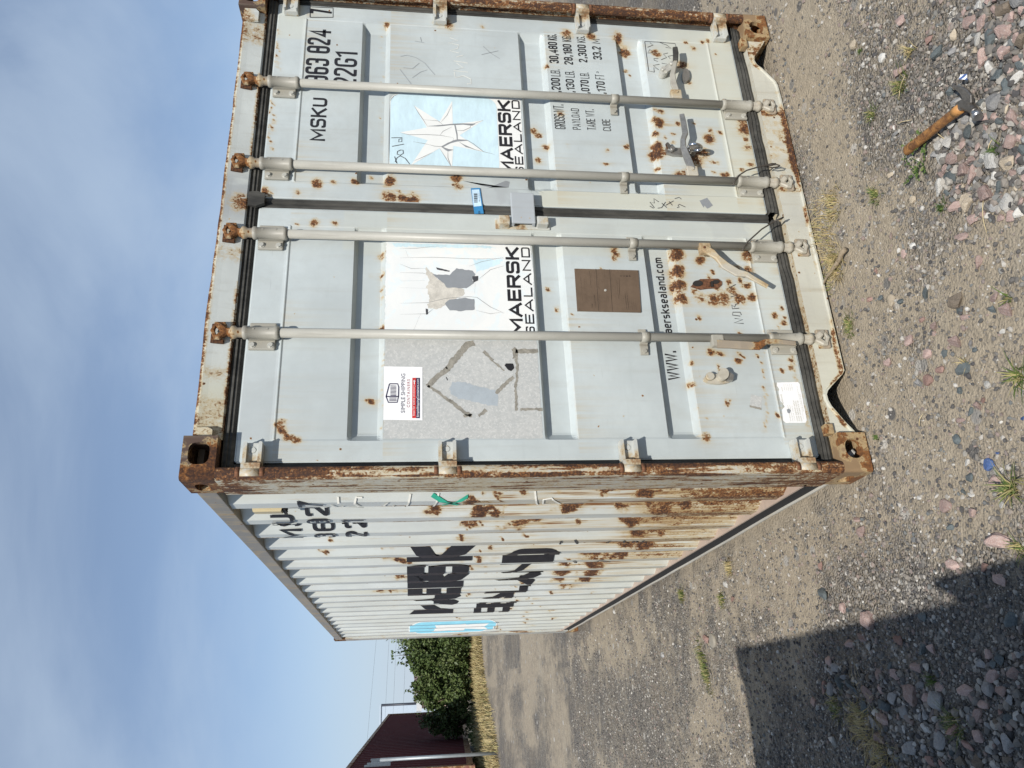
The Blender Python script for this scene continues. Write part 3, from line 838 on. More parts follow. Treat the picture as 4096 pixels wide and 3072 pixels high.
def cam_mesh(up):
    s_ = 1 if up else -1
    z0 = 2.428 if up else 0.166
    m = MB()
    Z = lambda d: z0 + s_ * d
    m.lathe([(0.020, Z(0)), (0.020, Z(0.022)), (0.026, Z(0.030)), (0.026, Z(0.042)), (0.018, Z(0.048)), (0.016, Z(0.056)), (0.0, Z(0.056))], 0, BY, 18)
    m.flat([(0, BY, Z(0.048)), (0.003, BY - 0.004, Z(0.068)), (0.018, BY - 0.012, Z(0.084)), (0.030, BY - 0.010, Z(0.098))], [0.034, 0.030, 0.024, 0.016], [0.026, 0.024, 0.02, 0.014], (0, -1, 0))
    m.flat([(0, BY, Z(0.055)), (-0.012, BY - 0.006, Z(0.075)), (-0.026, BY - 0.012, Z(0.088)), (-0.030, BY - 0.012, Z(0.104))], [0.022, 0.024, 0.022, 0.013], [0.022, 0.022, 0.018, 0.012], (0, -1, 0))
    m.flat([(-0.028, BY - 0.010, Z(0.098)), (0.0, BY - 0.014, Z(0.110)), (0.024, BY - 0.010, Z(0.102))], [0.014, 0.016, 0.012], [0.014, 0.016, 0.012], (0, -1, 0))
    return m.mesh('cam')
def keeper_mesh(up):
    s_ = 1 if up else -1
    z0 = 2.428 if up else 0.166
    Z = lambda d: z0 + s_ * d
    yb = 0.046 if up else 0.031
    m = MB()
    m.box((-0.044, BY - 0.002, min(Z(0.070), Z(0.112))), (-0.028, yb, max(Z(0.070), Z(0.112))), 0.004)
    m.box((0.022, BY - 0.012, min(Z(0.066), Z(0.108))), (0.040, yb, max(Z(0.066), Z(0.108))), 0.004)
    m.box((-0.044, yb - 0.016, min(Z(0.108), Z(0.120))), (0.040, yb, max(Z(0.108), Z(0.120))), 0.004)
    return m.mesh('cam_keeper')
cam_t, cam_b = cam_mesh(True), cam_mesh(False)
kee_t, kee_b = keeper_mesh(True), keeper_mesh(False)
cam_t.materials.append(M['cam']); cam_b.materials.append(M['camlow']); kee_t.materials.append(M['casting']); kee_b.materials.append(M['cam'])
BARS = [(1.846, doorR), (1.393, doorR), (1.041, doorL), (0.588, doorL)]
for x, d in BARS:
    link('locking_bar', bar_me, None, d, (x, 0, 0))
    link('bar_bracket', br_top, None, d, (x, 0, 0)); link('bar_bracket', br_low, None, d, (x, 0, 0))
    for z in (2.328, 2.396, 0.200, 0.278): link('bolt', bolt_me, None, d, (x - 0.042, 0, z))
    link('bar_clamp', clamp_me, None, d, (x, 0, 0.843))
    link('cam', cam_t, None, d, (x, 0, 0)); link('cam', cam_b, None, d, (x, 0, 0))
    o = link('cam_keeper', kee_t, None, box, (x, 0, 0)); link('cam_keeper', kee_b, None, box, (x, 0, 0))

# --- handles, from their hub on the bar to the grip end
def hpt(x, y, Y): p = dp(x, y, Y); return (p[0], Y, p[1])
def hub(x, z, d, mat, sgn=1):
    m = MB(); m.box((min(x, x + sgn * 0.052), 0.004, z - 0.026), (max(x, x + sgn * 0.052), 0.030, z + 0.026), 0.005)
    m.tube((x + sgn * 0.034, 0.004, z), (x + sgn * 0.034, -0.001, z), 0.008, seg=10)
    return m.build('handle_hub', mat, d)
def handle(pts, ws, ths, mat, d, label=None, nor=(0, -1, 0.25)):
    m = MB(); m.flat(pts, ws, ths, nor)
    o = m.build('handle', mat, d)
    if label: o['label'] = label
    return o
z1 = dp(2705, 375, .01)[1]; z2 = dp(2770, 690, .01)[1]
hub(1.855, z1, doorR, M['camlow']); hub(1.402, z2, doorR, M['camlow'])
handle([hpt(2705, 362, .012), hpt(2694, 335, .010), hpt(2690, 300, .006), hpt(2699, 260, .004), hpt(2703, 240, .004)], [.026, .03, .026, .02, .02], [.012, .012, .02, .016, .012], M['bracket'], doorR)
handle([hpt(2702, 246, .003), hpt(2703, 215, .003), hpt(2700, 192, .003)], [.026, .027, .024], [.018, .018, .016], M['rubber'], doorR, 'black grip sleeve of the handle')
handle([hpt(2770, 678, .012), hpt(2752, 640, .010), hpt(2733, 590, .004), hpt(2732, 560, .0), hpt(2741, 535, .0), hpt(2734, 490, .0), hpt(2727, 458, .0)], [.03, .034, .028, .024, .027, .025, .022], [.014, .014, .022, .018, .012, .011, .010], M['steel'], doorR, 'bare dark steel handle pointing sideways')
hub(1.040, dp(2820, 990, .01)[1], doorL, M['camlow'], -1)
handle([hpt(2812, 990, .006), hpt(2848, 1012, .002), hpt(2868, 1030, .0), hpt(2900, 1062, .002), hpt(2950, 1092, .0), hpt(2985, 1098, -.004), hpt(3020, 1118, -.004), hpt(3070, 1146, -.002)], [.030, .034, .024, .036, .034, .024, .020, .018], [.012, .012, .024, .014, .014, .018, .012, .011], M['camlow'], doorL, 'chipped white handle hanging at an angle')
hub(0.594, dp(2872, 1369, .01)[1], doorL, M['bracket'], -1)
handle([hpt(2868, 1376, .004), hpt(2920, 1378, .0), hpt(2960, 1381, -.004), hpt(3035, 1384, -.004), hpt(3065, 1366, -.010), hpt(3110, 1366, -.010), hpt(3180, 1374, -.006)], [.036, .034, .036, .034, .022, .02, .018], [.012, .014, .016, .014, .014, .012, .011], M['cam'], doorL, 'rusty handle hanging straight down beside its bar')

# --- catches that hold the handles
def catch(name, pts, Y, mat, d, th=0.012, extra=None):
    P = [dp(x, y, DOOR) for x, y in pts]
    m = MB(); m.prism(P, Y, Y + th)
    if extra: extra(m)
    return m.build(name, mat, d)
def ov(px0, py0, rx, ry, rot=0, n=18):
    return [(px0 + rx * math.cos(a) * math.cos(rot) - ry * math.sin(a) * math.sin(rot), py0 + rx * math.cos(a) * math.sin(rot) + ry * math.sin(a) * math.cos(rot)) for a in [2 * math.pi * i / n for i in range(n)]]
def stud(x, y, r, y0, y1):
    def f(m):
        X, Z = dp(x, y, DOOR); m.tube((X, y1, Z), (X, y0, Z), r, seg=14)
    return f
catch('handle_catch', ov(2650, 301, 17, 15), 0.03, M['bolt'], doorR, 0.034, stud(2642, 303, .008, .018, .03))
catch('handle_catch', [(2640, 303), (2668, 276), (2690, 280), (2690, 296), (2660, 312)], 0.022, M['bolt'], doorR, 0.012, stud(2675, 284, .010, .01, .022))
catch('handle_catch', ov(2740, 310, 14, 26), 0.048, M['steel'], doorR, 0.018)
catch('handle_catch', [(2660, 597), (2780, 600), (2784, 612), (2776, 630), (2690, 626), (2664, 618)], 0.052, M['steel'], doorR, 0.014, stud(2682, 611, .011, .03, .052))
catch('handle_catch', ov(2764, 611, 16, 16), 0.034, M['steel'], doorR, 0.022)
catch('handle_catch', [(2656, 590), (2664, 586), (2680, 604), (2676, 616), (2664, 612)], 0.034, M['chrome'], doorR, 0.012)
catch('handle_catch', ov(2870, 1519, 60, 20), 0.056, M['camlow'], doorL, 0.010, stud(2834, 1512, .017, .042, .056))
catch('handle_catch', ov(2882, 1510, 20, 23), 0.026, M['camlow'], doorL, 0.03)
catch('handle_catch', [(2898, 1512), (2910, 1500), (2925, 1510), (2922, 1532), (2900, 1530)], 0.036, M['steel'], doorL, 0.02)
for pts, mat, th in (([(2762, 1148), (2775, 1132), (2800, 1118), (2870, 1116), (2886, 1128), (2886, 1142), (2872, 1153), (2830, 1156), (2800, 1160)], 'rust', 0.004),
                     (ov(2790, 1136, 20, 12), 'dark', 0.006), (ov(2862, 1130, 13, 8), 'dark', 0.007), ([(2822, 1132), (2836, 1132), (2836, 1150), (2822, 1150)], 'rust', 0.010), ([(2842, 1128), (2850, 1128), (2852, 1150), (2842, 1150)], 'dark', 0.008)):
    catch('handle_catch', pts, DOOR - th, M[mat], doorL, th)
# chrome ring eye bolt in the dark handle
X, Z = dp(2768, 585, -0.02)
m = MB()
ring = [(X + 0.004 + 0.034 * math.cos(a), -0.02 + 0.016 * math.sin(a), Z - 0.014 + 0.006 * math.cos(a)) for a in [2 * math.pi * i / 24 for i in range(25)]]
ring = [(X - 0.002 + 0.006 * math.cos(a), -0.016 + 0.020 * math.sin(a), Z - 0.016 + 0.028 * math.cos(a)) for a in [2 * math.pi * i / 24 for i in range(25)]]
m.path(ring, 0.0078, 10); m.tube((X, 0.0, Z), (X, 0.055, Z), 0.009)
m.build('ring_bolt', M['chrome'], doorR)

# --- tally plate that overlaps the closing edge, with its two lugs
m = MB()
x0, z0 = dp(2142, 898, .03); x1, z1 = dp(2040, 774, .03)
m.box((x0, 0.020, z0), (x1, 0.030, z1), 0.005); m.box((1.30 - 0.02, 0.030, z0 + 0.004), (x1, 0.066, z1 - 0.004)); m.box((x0, 0.030, z0 + 0.002), (x1, 0.046, z0 + 0.012)); m.box((x0, 0.03, z1 - 0.012), (x1, 0.046, z1 - 0.002))
m.build('overlap_plate', paint('overlap_paint', (0.43, 0.46, 0.48), speck=0.5, grime=0.3, rust_bias=0.10, attr=False, seed=6.1), doorR)
for (a, b, c, d_) in ((1995, 863, 2040, 898), (2147, 867, 2194, 900)):
    xa, za = dp(c, d_, .03); xb, zb = dp(a, b, .03)
    MB().box((xa, 0.022, za), (xb, 0.064, zb), 0.005).build('overlap_lug', M['hinge'], doorL)
xa, za = dp(2200, 920, .06); xb, zb = dp(1980, 872, .06)
MB().box((xa, 0.058, za), (xb, 0.0655, zb), 0.003).build('weld_plate', M['hinge'], doorL)

# ------------------------------------------------------------------ side wall, rails, rear, roof
Y_T0, PIT = 0.379, 0.278          # first outer flat, corrugation pitch
DEP, XO = 0.036, 0.010            # depth of the corrugation, x of the outer flats
FL, WB, IN = 0.072, 0.068, 0.070
brk = [(0.200, XO + DEP)]
y = Y_T0
brk.append((y - WB, XO + DEP))
for k in range(20):
    brk += [(y, XO), (y + FL, XO), (y + FL + WB, XO + DEP)]
    if k < 19: brk.append((y + FL + WB + IN, XO + DEP))
    y += PIT
brk.append((L_ - 0.178, XO + DEP))
BYs = np.array([b[0] for b in brk]); BXs = np.array([b[1] for b in brk])
def wall_x(Y): return np.interp(Y, BYs, BXs)
WZ0, WZ1 = 0.196, 2.515
SB = []      # rust scabs on the wall (y, z, radius_y, radius_z, strength, run)
def scab(y, z, r, s_=1.0, run=0.25, asp=1.0): SB.append((y, z, r * asp, r, s_, run))
for y_, z_, r_, s_, run in ((0.29, 1.47, .045, 1.1, .2), (0.33, 1.36, .03, 1.1, .2), (0.28, 1.31, .05, .9, .1), (0.40, 1.53, .05, 1.0, .2), (0.36, 1.42, .03, 1.0, .15), (0.30, 1.18, .03, .8, .2), (0.33, 0.98, .04, 1.1, .3), (0.42, 1.05, .03, .9, .2), (0.28, 0.85, .04, 1.0, .3), (0.36, 0.80, .05, 1.0, .35), (0.31, 0.66, .06, 1.0, .3),
                         (0.60, 1.69, .035, 1.1, .25), (0.55, 1.60, .02, .8, .1), (0.63, 1.48, .06, 1.15, .35), (0.59, 1.43, .04, 1.1, .3), (0.66, 1.41, .03, .9, .3), (0.60, 1.09, .05, 1.25, .4), (0.56, 1.03, .04, 1.0, .3), (0.60, 0.86, .03, 1.1, .3), (0.57, 0.74, .04, 1.0, .3), (0.64, 0.66, .07, 1.0, .3), (0.60, .55, .06, 1.0, .3),
                         (0.90, 1.53, .03, 1.0, .2), (0.88, 1.49, .025, .9, .1), (0.90, 1.27, .05, 1.1, .4), (0.86, 1.22, .04, 1.0, .3), (0.92, 1.33, .03, .9, .2), (0.88, 0.98, .02, .8, .1), (0.90, .72, .06, 1.1, .3), (0.88, .62, .05, 1.0, .3), (0.84, .50, .06, .9, .3),
                         (1.16, 2.19, .012, .8, 0), (1.18, 1.55, .028, 1.0, .15), (1.17, 1.22, .025, .8, .1), (1.18, .63, .06, 1.1, .3), (1.14, .52, .06, 1.0, .3),
                         (1.44, 2.25, .016, 1.1, .05), (1.44, 1.94, .013, 1.0, .05), (1.46, 1.56, .04, 1.1, .35), (1.45, 1.37, .018, 1.0, .05), (1.44, .62, .06, 1.0, .3), (1.46, .50, .06, 1.0, .2), (1.47, 1.75, .02, .6, .1),
                         (1.72, 1.94, .02, .9, .1), (1.74, 1.84, .03, 1.1, .25), (1.71, 1.53, .035, 1.0, .1), (1.74, 1.40, .02, 1.0, .1), (1.72, .75, .07, 1.1, .3), (1.73, .60, .06, 1.0, .3),
                         (2.0, 1.45, .03, .9, .2), (2.01, .86, .05, 1.0, .3), (2.0, .68, .08, 1.1, .3), (2.03, 1.12, .03, .8, .1), (2.29, 1.86, .03, 1.0, .2), (2.28, .82, .06, 1.0, .3), (2.30, .63, .07, 1.0, .3), (2.27, 1.30, .02, .8, 0), (2.56, .80, .05, .9, .3), (2.58, .62, .05, .9, .2), (2.85, .70, .04, .8, .2), (2.84, 2.02, .02, .9, .4), (2.86, 1.95, .02, .9, .6), (3.13, .75, .03, .8, .2)):
    scab(y_, z_, r_, s_, run)
for k in range(20):
    for j in range(3 if k < 12 else 4):
        scab(Y_T0 + k * PIT - RNG.uniform(0, 0.07), RNG.uniform(0.4, 1.5), RNG.uniform(.008, .022), RNG.uniform(.6, 1.0), RNG.choice([0, .05, .15]))
    scab(Y_T0 + k * PIT + FL, RNG.uniform(.4, 2.2), .014, .8, .1)
def wall_attr(P):
    X, Y, Z = P.T
    r, q = rust_field(Y, Z, [(a_, b_, c_ * .55, d_ * .8, e_, f_) for a_, b_, c_, d_, e_, f_ in SB], 0.05, 5)
    st_ = fbm(np.stack([Y * 14 + Z * 6, Z * 9 - Y * 4], 1), 1.0, 23)
    r = r * np.clip(0.25 + 1.6 * st_, 0, 1.3)
    q = np.maximum(q, 0.75 * np.clip((2.6 - Y) / 1.8, 0, 1) * np.clip((1.62 - Z) / 0.5, 0, 1) * np.clip((fbm(np.stack([Y * 7, Z * 1.2], 1), 1.0, 27) - 0.40) * 4, 0, 1))
    n = fbm(np.stack([Y * 30, Z * 2.0], 1), 1.0, 15); n2 = fbm(np.stack([Y * 5, Z * 3], 1), 1.0, 16)
    near = np.clip((1.7 - Y) / 1.2, 0, 1)
    r = np.maximum(r, near * np.clip((0.78 + 0.30 * n2 - Z) / 0.35, 0, 1) * (0.14 + 0.86 * n))
    r = np.maximum(r, 0.5 * np.clip((3.0 - Y) / 1.5, 0, 1) * np.clip((0.75 - Z) / 0.3, 0, 1) * np.clip((n - 0.4) * 4, 0, 1))
    k = ((Y - Y_T0) % PIT)
    edge = np.exp(-((k - FL) / 0.006) ** 2)
    r = np.maximum(r, 0.85 * edge * np.clip((fbm(np.stack([Y * 3, Z * 4], 1), 1.0, 19) - 0.42) * 5, 0, 1))
    c = np.clip(0.30 + 0.9 * (n2 - 0.45) + 0.35 * np.clip((0.9 - Z) / 0.6, 0, 1) + 0.4 * np.exp(-((Y - 0.33) / 0.05) ** 2) * (Z > 1.7), 0, 0.85)
    c = c * (0.35 + 0.65 * n)
    c = np.maximum(c, 0.8 * np.exp(-((Y - 2.83) / 0.06) ** 2) * np.clip((n - 0.3) * 3, 0, 1) * (Z > 1.75))
    return {'rust': np.clip(r, 0, 1.25), 'cream': c, 'grey': 0.25 * np.clip((n - 0.55) * 3, 0, 1), 'run': np.clip(q * 1.1 + 0.55 * np.clip((2.4 - Y) / 1.5, 0, 1) * np.clip((0.95 - Z) / 0.5, 0, 1), 0, 1)}
yy = []
for a, b in zip(BYs[:-1], BYs[1:]):
    k = max(2, int(math.ceil((b - a) / 0.02)))
    yy += list(np.linspace(a, b, k, endpoint=False))
yy = np.array(yy + [BYs[-1]])
zz = np.linspace(WZ0, WZ1, 200)
me = grid_mesh('corrugated_wall', yy, zz, lambda U, W: np.stack([wall_x(U) + (fbm(np.stack([U, W], 1), 2.2, 3) - 0.5) * 0.006, U, W], 1), flip=True)
setattrs(me, wall_attr); link('corrugated_wall', me, M['wall'], box)

m = MB(); m.box((0.0, 0.178, 2.502), (0.055, L_ - 0.178, 2.572), 0.003)
m.build('top_rail', M['rail'], box)
m = MB()
m.box((0.0, 0.178, 0.186), (0.052, L_ - 0.178, 0.196))
m.build('bottom_rail', M['lowrail'], box)
MB().box((0.010, 0.178, 0.095), (0.018, L_ - 0.178, 0.1859)).build('bottom_rail_web', M['bitumen'], box)
m = MB(); n = 60
ys_ = np.linspace(0.178, L_ - 0.178, n)
zl = 0.100 + (fbm(ys_[:, None], 2.5, 3) - 0.5) * 0.012
for i in range(n - 1):
    a, b = ys_[i], ys_[i + 1]
    m.add([(0.0, a, zl[i]), (0.0, b, zl[i + 1]), (0.0095, b, zl[i + 1] + .002), (0.0095, a, zl[i] + .002), (0.0, a, zl[i] - .008), (0.0, b, zl[i + 1] - .008), (0.0095, b, zl[i + 1] - .008), (0.0095, a, zl[i] - .008)], [(0, 1, 2, 3), (0, 4, 5, 1), (4, 7, 6, 5)])
m.build('bottom_rail_lip', paint('rail_lip_paint', (0.42, 0.40, 0.35), speck=0.3, grime=0.5, rust_bias=0.2, attr=False, seed=2.2), box)
m = MB(); m.prism([(0.0, L_ - 0.2), (0.0, L_ - 0.02), (0.02, L_), (0.16, L_), (0.16, L_ - 0.05), (0.05, L_ - 0.05), (0.05, L_ - 0.2)], 0.118, H_ - 0.118, 'z'); m.build('rear_post', M['post'], box)
m = MB(); m.prism([(W_, L_ - 0.2), (W_, L_ - 0.02), (W_ - 0.02, L_), (W_ - 0.16, L_), (W_ - 0.16, L_ - 0.05), (W_ - 0.05, L_ - 0.05), (W_ - 0.05, L_ - 0.2)], 0.118, H_ - 0.118, 'z')
m.build('rear_post', M['rail'], box)
m = MB(); m.box((0.05, L_ - 0.045, 0.13), (W_ - 0.05, L_ - 0.03, 2.50)); m.build('rear_wall', M['wall'], box)
m = MB(); m.box((W_ - 0.046, 0.205, 0.196), (W_ - 0.03, L_ - 0.178, 2.502)); m.box((W_ - 0.055, 0.178, 2.502), (W_, L_ - 0.178, 2.572)); m.box((W_ - 0.052, 0.178, 0.09), (W_, L_ - 0.178, 0.196)); m.build('far_side_wall', M['wall'], box)
m = MB(); m.box((0.055, 0.12, 2.545), (W_ - 0.055, L_ - 0.05, 2.568)); m.build('roof', M['rail'], box)
m = MB(); m.box((0.06, 0.125, 0.10), (W_ - 0.06, L_ - 0.05, 0.135)); m.build('floor', M['dark'], box)

# beige vent cover tucked into the second trough
m = MB()
y0, y1, z0, z1 = 0.470, 0.548, 2.315, 2.425
m.add([(0.000, 0.468, z0), (0.000, 0.468, z1), (0.044, 0.460, z1 + .012), (0.044, 0.460, z0 - .012), (0.004, 0.520, z0), (0.004, 0.520, z1), (0.044, 0.580, z1 + .012), (0.044, 0.580, z0 - .012)],
      [(0, 1, 5, 4), (0, 3, 2, 1), (1, 2, 6, 5), (0, 4, 7, 3), (4, 5, 6, 7)])
o = m.build('vent_cover', M['beige'], box)
o['label'] = 'beige plastic vent cover under the top rail'
m = MB()
for k in range(4): m.box((0.008 + k * .009, 0.474, z0 - .016), (0.013 + k * .009, 0.55, z0 - .003))
m.build('vent_grille', M['dark'], box)

# ------------------------------------------------------------------ lettering and decals
_R = 'r'
GL = {  # stroke paths in a unit box; a trailing 'r' rounds the corners, 'c' closes the path
 'M': (.80, [((0, 0), (0, 1), (.5, .22), (1, 1), (1, 0))]), 'S': (.58, [((1, .78), (1, 1), (0, 1), (0, .53), (1, .53), (1, 0), (0, 0), (0, .22), 'r')]),
 'K': (.60, [((0, 0), (0, 1)), ((1, 1), (.06, .46)), ((.30, .60), (1, 0))]), 'U': (.58, [((0, 1), (0, 0), (1, 0), (1, 1), 'r')]),
 '3': (.54, [((0, .78), (0, 1), (1, 1), (1, .53), (.35, .53), 'r'), ((.80, .53), (1, .53), (1, 0), (0, 0), (0, .22), 'r')]),
 '6': (.54, [((1, .80), (1, 1), (0, 1), (0, 0), (1, 0), (1, .56), (.1, .56), 'r')]), '9': (.54, [((0, .2), (0, 0), (1, 0), (1, 1), (0, 1), (0, .44), (.9, .44), 'r')]),
 '8': (.54, [((0, 0), (1, 0), (1, 1), (0, 1), 'rc'), ((.12, .53), (.88, .53))]), '0': (.54, [((0, 0), (1, 0), (1, 1), (0, 1), 'rc')]), 'O': (.56, [((0, 0), (1, 0), (1, 1), (0, 1), 'rc')]),
 '2': (.54, [((0, .76), (0, 1), (1, 1), (1, .62), (.02, .10), (.02, 0), (1, 0), 'r')]), '4': (.58, [((.76, 0), (.76, 1), (0, .26), (1, .26))]), '7': (.52, [((0, 1), (1, 1), (.36, 0))]),
 '5': (.54, [((1, 1), (0, 1), (0, .57)), ((0, .57), (1, .57), (1, 0), (0, 0), (0, .2), 'r')]), '1': (.28, [((0, .82), (1, 1), (1, 0))]),
 'G': (.58, [((1, .78), (1, 1), (0, 1), (0, 0), (1, 0), (1, .47), (.5, .47), 'r')]), 'C': (.56, [((1, .78), (1, 1), (0, 1), (0, 0), (1, 0), (1, .22), 'r')]),
 'A': (.66, [((0, 0), (.5, 1), (1, 0)), ((.17, .28), (.83, .28))]), 'E': (.52, [((1, 1), (0, 1), (0, 0), (1, 0)), ((.1, .52), (.9, .52))]), 'F': (.50, [((1, 1), (0, 1), (0, 0)), ((.1, .52), (.85, .52))]),
 'R': (.60, [((0, 0), (0, 1), (.9, 1)), ((.8, 1), (1, 1), (1, .50), (.1, .50), 'r'), ((.55, .46), (1, 0))]), 'P': (.56, [((0, 0), (0, 1), (.9, 1)), ((.8, 1), (1, 1), (1, .46), (.1, .46), 'r')]),
 'B': (.56, [((0, 0), (0, 1), (.6, 1), (1, 1), (1, .53), (.1, .53)), ((.8, .53), (1, .53), (1, 0), (.05, 0), 'r')]), 'L': (.50, [((0, 1), (0, 0), (1, 0))]), 'N': (.62, [((0, 0), (0, 1), (1, 0), (1, 1))]),
 'D': (.58, [((0, 0), (0, 1), (.5, 1)), ((.4, 1), (1, 1), (1, 0), (.05, 0), 'r')]), 'W': (.86, [((0, 1), (.25, 0), (.5, .92), (.75, 0), (1, 1))]), 'T': (.54, [((0, 1), (1, 1)), ((.5, .9), (.5, 0))]), 'Y': (.58, [((0, 1), (.5, .48), (1, 1)), ((.5, .5), (.5, 0))]),
 'H': (.58, [((0, 0), (0, 1)), ((1, 0), (1, 1)), ((.1, .52), (.9, .52))]), 'I': (.10, [((.5, 0), (.5, 1))]), 'V': (.64, [((0, 1), (.5, 0), (1, 1))]), 'X': (.58, [((0, 0), (1, 1)), ((0, 1), (1, 0))]), '.': (.10, [((.5, 0), (.5, .14))]), ',': (.10, [((.6, .14), (.3, -.10))]), ' ': (.34, []),
 'm': (.74, [((0, 0), (0, .72)), ((.05, .72), (.5, .72), (.5, 0), 'r'), ((.5, .72), (1, .72), (1, 0), 'r')]), 'a': (.48, [((.05, .72), (1, .72), (1, 0), 'r'), ((.9, .42), (0, .42), (0, 0), (.95, 0), 'r')]), 'e': (.48, [((.1, .37), (1, .37), (1, .72), (0, .72), (0, 0), (.95, 0), 'r')]), 'r': (.32, [((0, 0), (0, .72)), ((.05, .72), (1, .72))]),
 's': (.46, [((.95, .72), (0, .72), (0, .38), (1, .38), (1, 0), (.03, 0), 'r')]), 'k': (.50, [((0, 0), (0, 1)), ((.95, .72), (.08, .30)), ((.35, .44), (1, 0))]), 'l': (.08, [((.5, 1), (.5, 0))]), 'n': (.48, [((0, 0), (0, .72)), ((.05, .72), (1, .72), (1, 0), 'r')]), 'd': (.48, [((1, 1), (1, 0)), ((.95, .72), (0, .72), (0, 0), (.95, 0), 'r')]), 'c': (.46, [((.95, .72), (0, .72), (0, 0), (.95, 0), 'r')]), 'o': (.48, [((0, 0), (1, 0), (1, .72), (0, .72), 'rc')]),
}
def sign_mesh(txt, W, H, s, gap=.16, rad=.20):
    """painted letters W x H with strokes s wide; returns points (u, v, layer) and faces"""
    ws = [GL[ch][0] for ch in txt]
    tot = sum(ws) + gap * (len(txt) - 1)
    k = (W - s * len([c for c in txt if c != ' '])) / tot
    V = []; F = []; x = 0.0; layer = 0
    for ch, w in zip(txt, ws):
        gw = w * k; ox = x + s / 2
        for path in GL[ch][1]:
            fl = path[-1] if isinstance(path[-1], str) else ''
            P = [np.array((ox + p[0] * gw, s / 2 + p[1] * (H - s))) for p in path if not isinstance(p, str)]
            closed = 'c' in fl
            if 'r' in fl:
                Q = []; n = len(P)
                for i in range(n):
                    if not closed and i in (0, n - 1): Q.append(P[i]); continue
                    a, b, c = P[i - 1], P[i], P[(i + 1) % n]
                    la, lc = np.linalg.norm(a - b), np.linalg.norm(c - b)
                    r = min(rad * H, la * .48, lc * .48)
                    p0, p1 = b + (a - b) / la * r, b + (c - b) / lc * r
                    for j in range(6):
                        t_ = j / 5; Q.append((1 - t_) ** 2 * p0 + 2 * t_ * (1 - t_) * b + t_ * t_ * p1)
                P = Q
            n = len(P); b0 = len(V)
            for i in range(n):
                if closed: d0, d1 = P[i] - P[i - 1], P[(i + 1) % n] - P[i]
                else: d0, d1 = P[i] - P[max(i - 1, 0)], P[min(i + 1, n - 1)] - P[i]
                if not closed and i == 0: d0 = d1
                if not closed and i == n - 1: d1 = d0
                d0 = d0 / (np.linalg.norm(d0) + 1e-9); d1 = d1 / (np.linalg.norm(d1) + 1e-9)
                n0 = np.array([-d0[1], d0[0]]); n1 = np.array([-d1[1], d1[0]])
                m_ = n0 + n1; m_ /= (np.linalg.norm(m_) + 1e-9); L2 = min(1 / max(m_ @ n0, .1), 2.0)
                e = np.zeros(2)
                if not closed and i == 0: e = -d1 * s / 2 * (0 if 'r' in fl else 1)
                if not closed and i == n - 1: e = d0 * s / 2 * (0 if 'r' in fl else 1)
                for sg in (-1, 1):
                    q = P[i] + m_ * (s / 2) * L2 * sg + e
                    V.append((q[0], min(max(q[1], -.2 * H), H), layer))
            F += [(b0 + 2 * i, b0 + 2 * i + 1, b0 + (2 * i + 3) % (2 * n), b0 + (2 * i + 2) % (2 * n)) for i in range(n if closed else n - 1)]
            layer = (layer + 1) % 7
        x += gw + gap * k + (s if ch != ' ' else 0)
    return np.array(V), F
def sign(txt, bl, tr, parent, wt=.13, mat=None, lift=0.0014, name='lettering', plane=None, gap=.16):
    """letters painted on the door between two photo points, wt = stroke width over height"""
    pl = plane if plane is not None else surf(dp(*bl)[0], dp(*bl)[1])
    x0, z0 = dp(*bl, pl); x1, z1 = dp(*tr, pl)
    V, F = sign_mesh(txt, x1 - x0, z1 - z0, wt * (z1 - z0), gap)
    me = bpy.data.meshes.new(name)
    me.from_pydata([(x0 + u, pl - lift - .00008 * l_, z0 + v) for u, v, l_ in V], [], F)
    return link(name, me, mat or M['ink'], parent)
def surf(X, Z):
    """y of the door skin: pressed panels lie a little behind the frame"""
    return DOOR + (0.002 if (0.161 < X < 1.111 or 1.333 < X < 2.285) and 0.306 < Z < 2.290 else 0.0)
def text_mesh(txt, bold=0.0, font_sp=1.0):
    cu = bpy.data.curves.new('lettering', 'FONT')
    cu.body = txt; cu.size = 1.0; cu.offset = bold; cu.space_character = font_sp
    cu.resolution_u = 3
    o = bpy.data.objects.new('lettering', cu)
    COL.objects.link(o)
    dg = bpy.context.evaluated_depsgraph_get()
    me = bpy.data.meshes.new_from_object(o.evaluated_get(dg))
    bpy.data.objects.remove(o); bpy.data.curves.remove(cu)
    me.name = 'lettering'
    return me
def fit(me, x0, z0, x1, z1, y, slant=0.0):
    """stretch the text to a rectangle (x0,z0)-(x1,z1) on the plane y"""
    c = coords(me); lo, hi = c.min(0), c.max(0)
    u = (c[:, 0] - lo[0]) / (hi[0] - lo[0]); v = (c[:, 1] - lo[1]) / (hi[1] - lo[1])
    P = np.stack([x0 + u * (x1 - x0), np.full(len(u), y), z0 + v * (z1 - z0) + slant * u], 1)
    me.vertices.foreach_set('co', P.ravel()); me.update()
    return me
def word(txt, bl, tr, parent, mat=None, Y=DOOR, lift=0.0018, bold=0.0, name='lettering', sp=1.0, plane=None):
    pl = plane if plane is not None else surf(*dp(*bl))
    x0, z0 = dp(*bl, pl); x1, z1 = dp(*tr, pl)
    me = fit(text_mesh(txt, bold, sp), x0, z0, x1, z1, pl - lift)
    return link(name, me, mat or M['ink'], parent)
def Z(o, s=1000 / 2212):
    return lambda x, y: (o[0] + x * s, o[1] + y * s)
a1 = Z((700, 0)); a2 = Z((1600, 0)); a5 = Z((1600, 700)); a6 = Z((2400, 700)); b1 = Z((700, 1350)); b2 = Z((1600, 1350)); b3 = Z((2500, 1350)); a3 = Z((2400, 0))
c7 = Z((1500, 350), 640 / 1269)
sign('MSKU', a1(1325, 1250), a1(1212, 865), doorR, .168, gap=.13)
sign('363 824', a1(1352, 740), a1(1180, 255), doorR, .135, gap=.11)
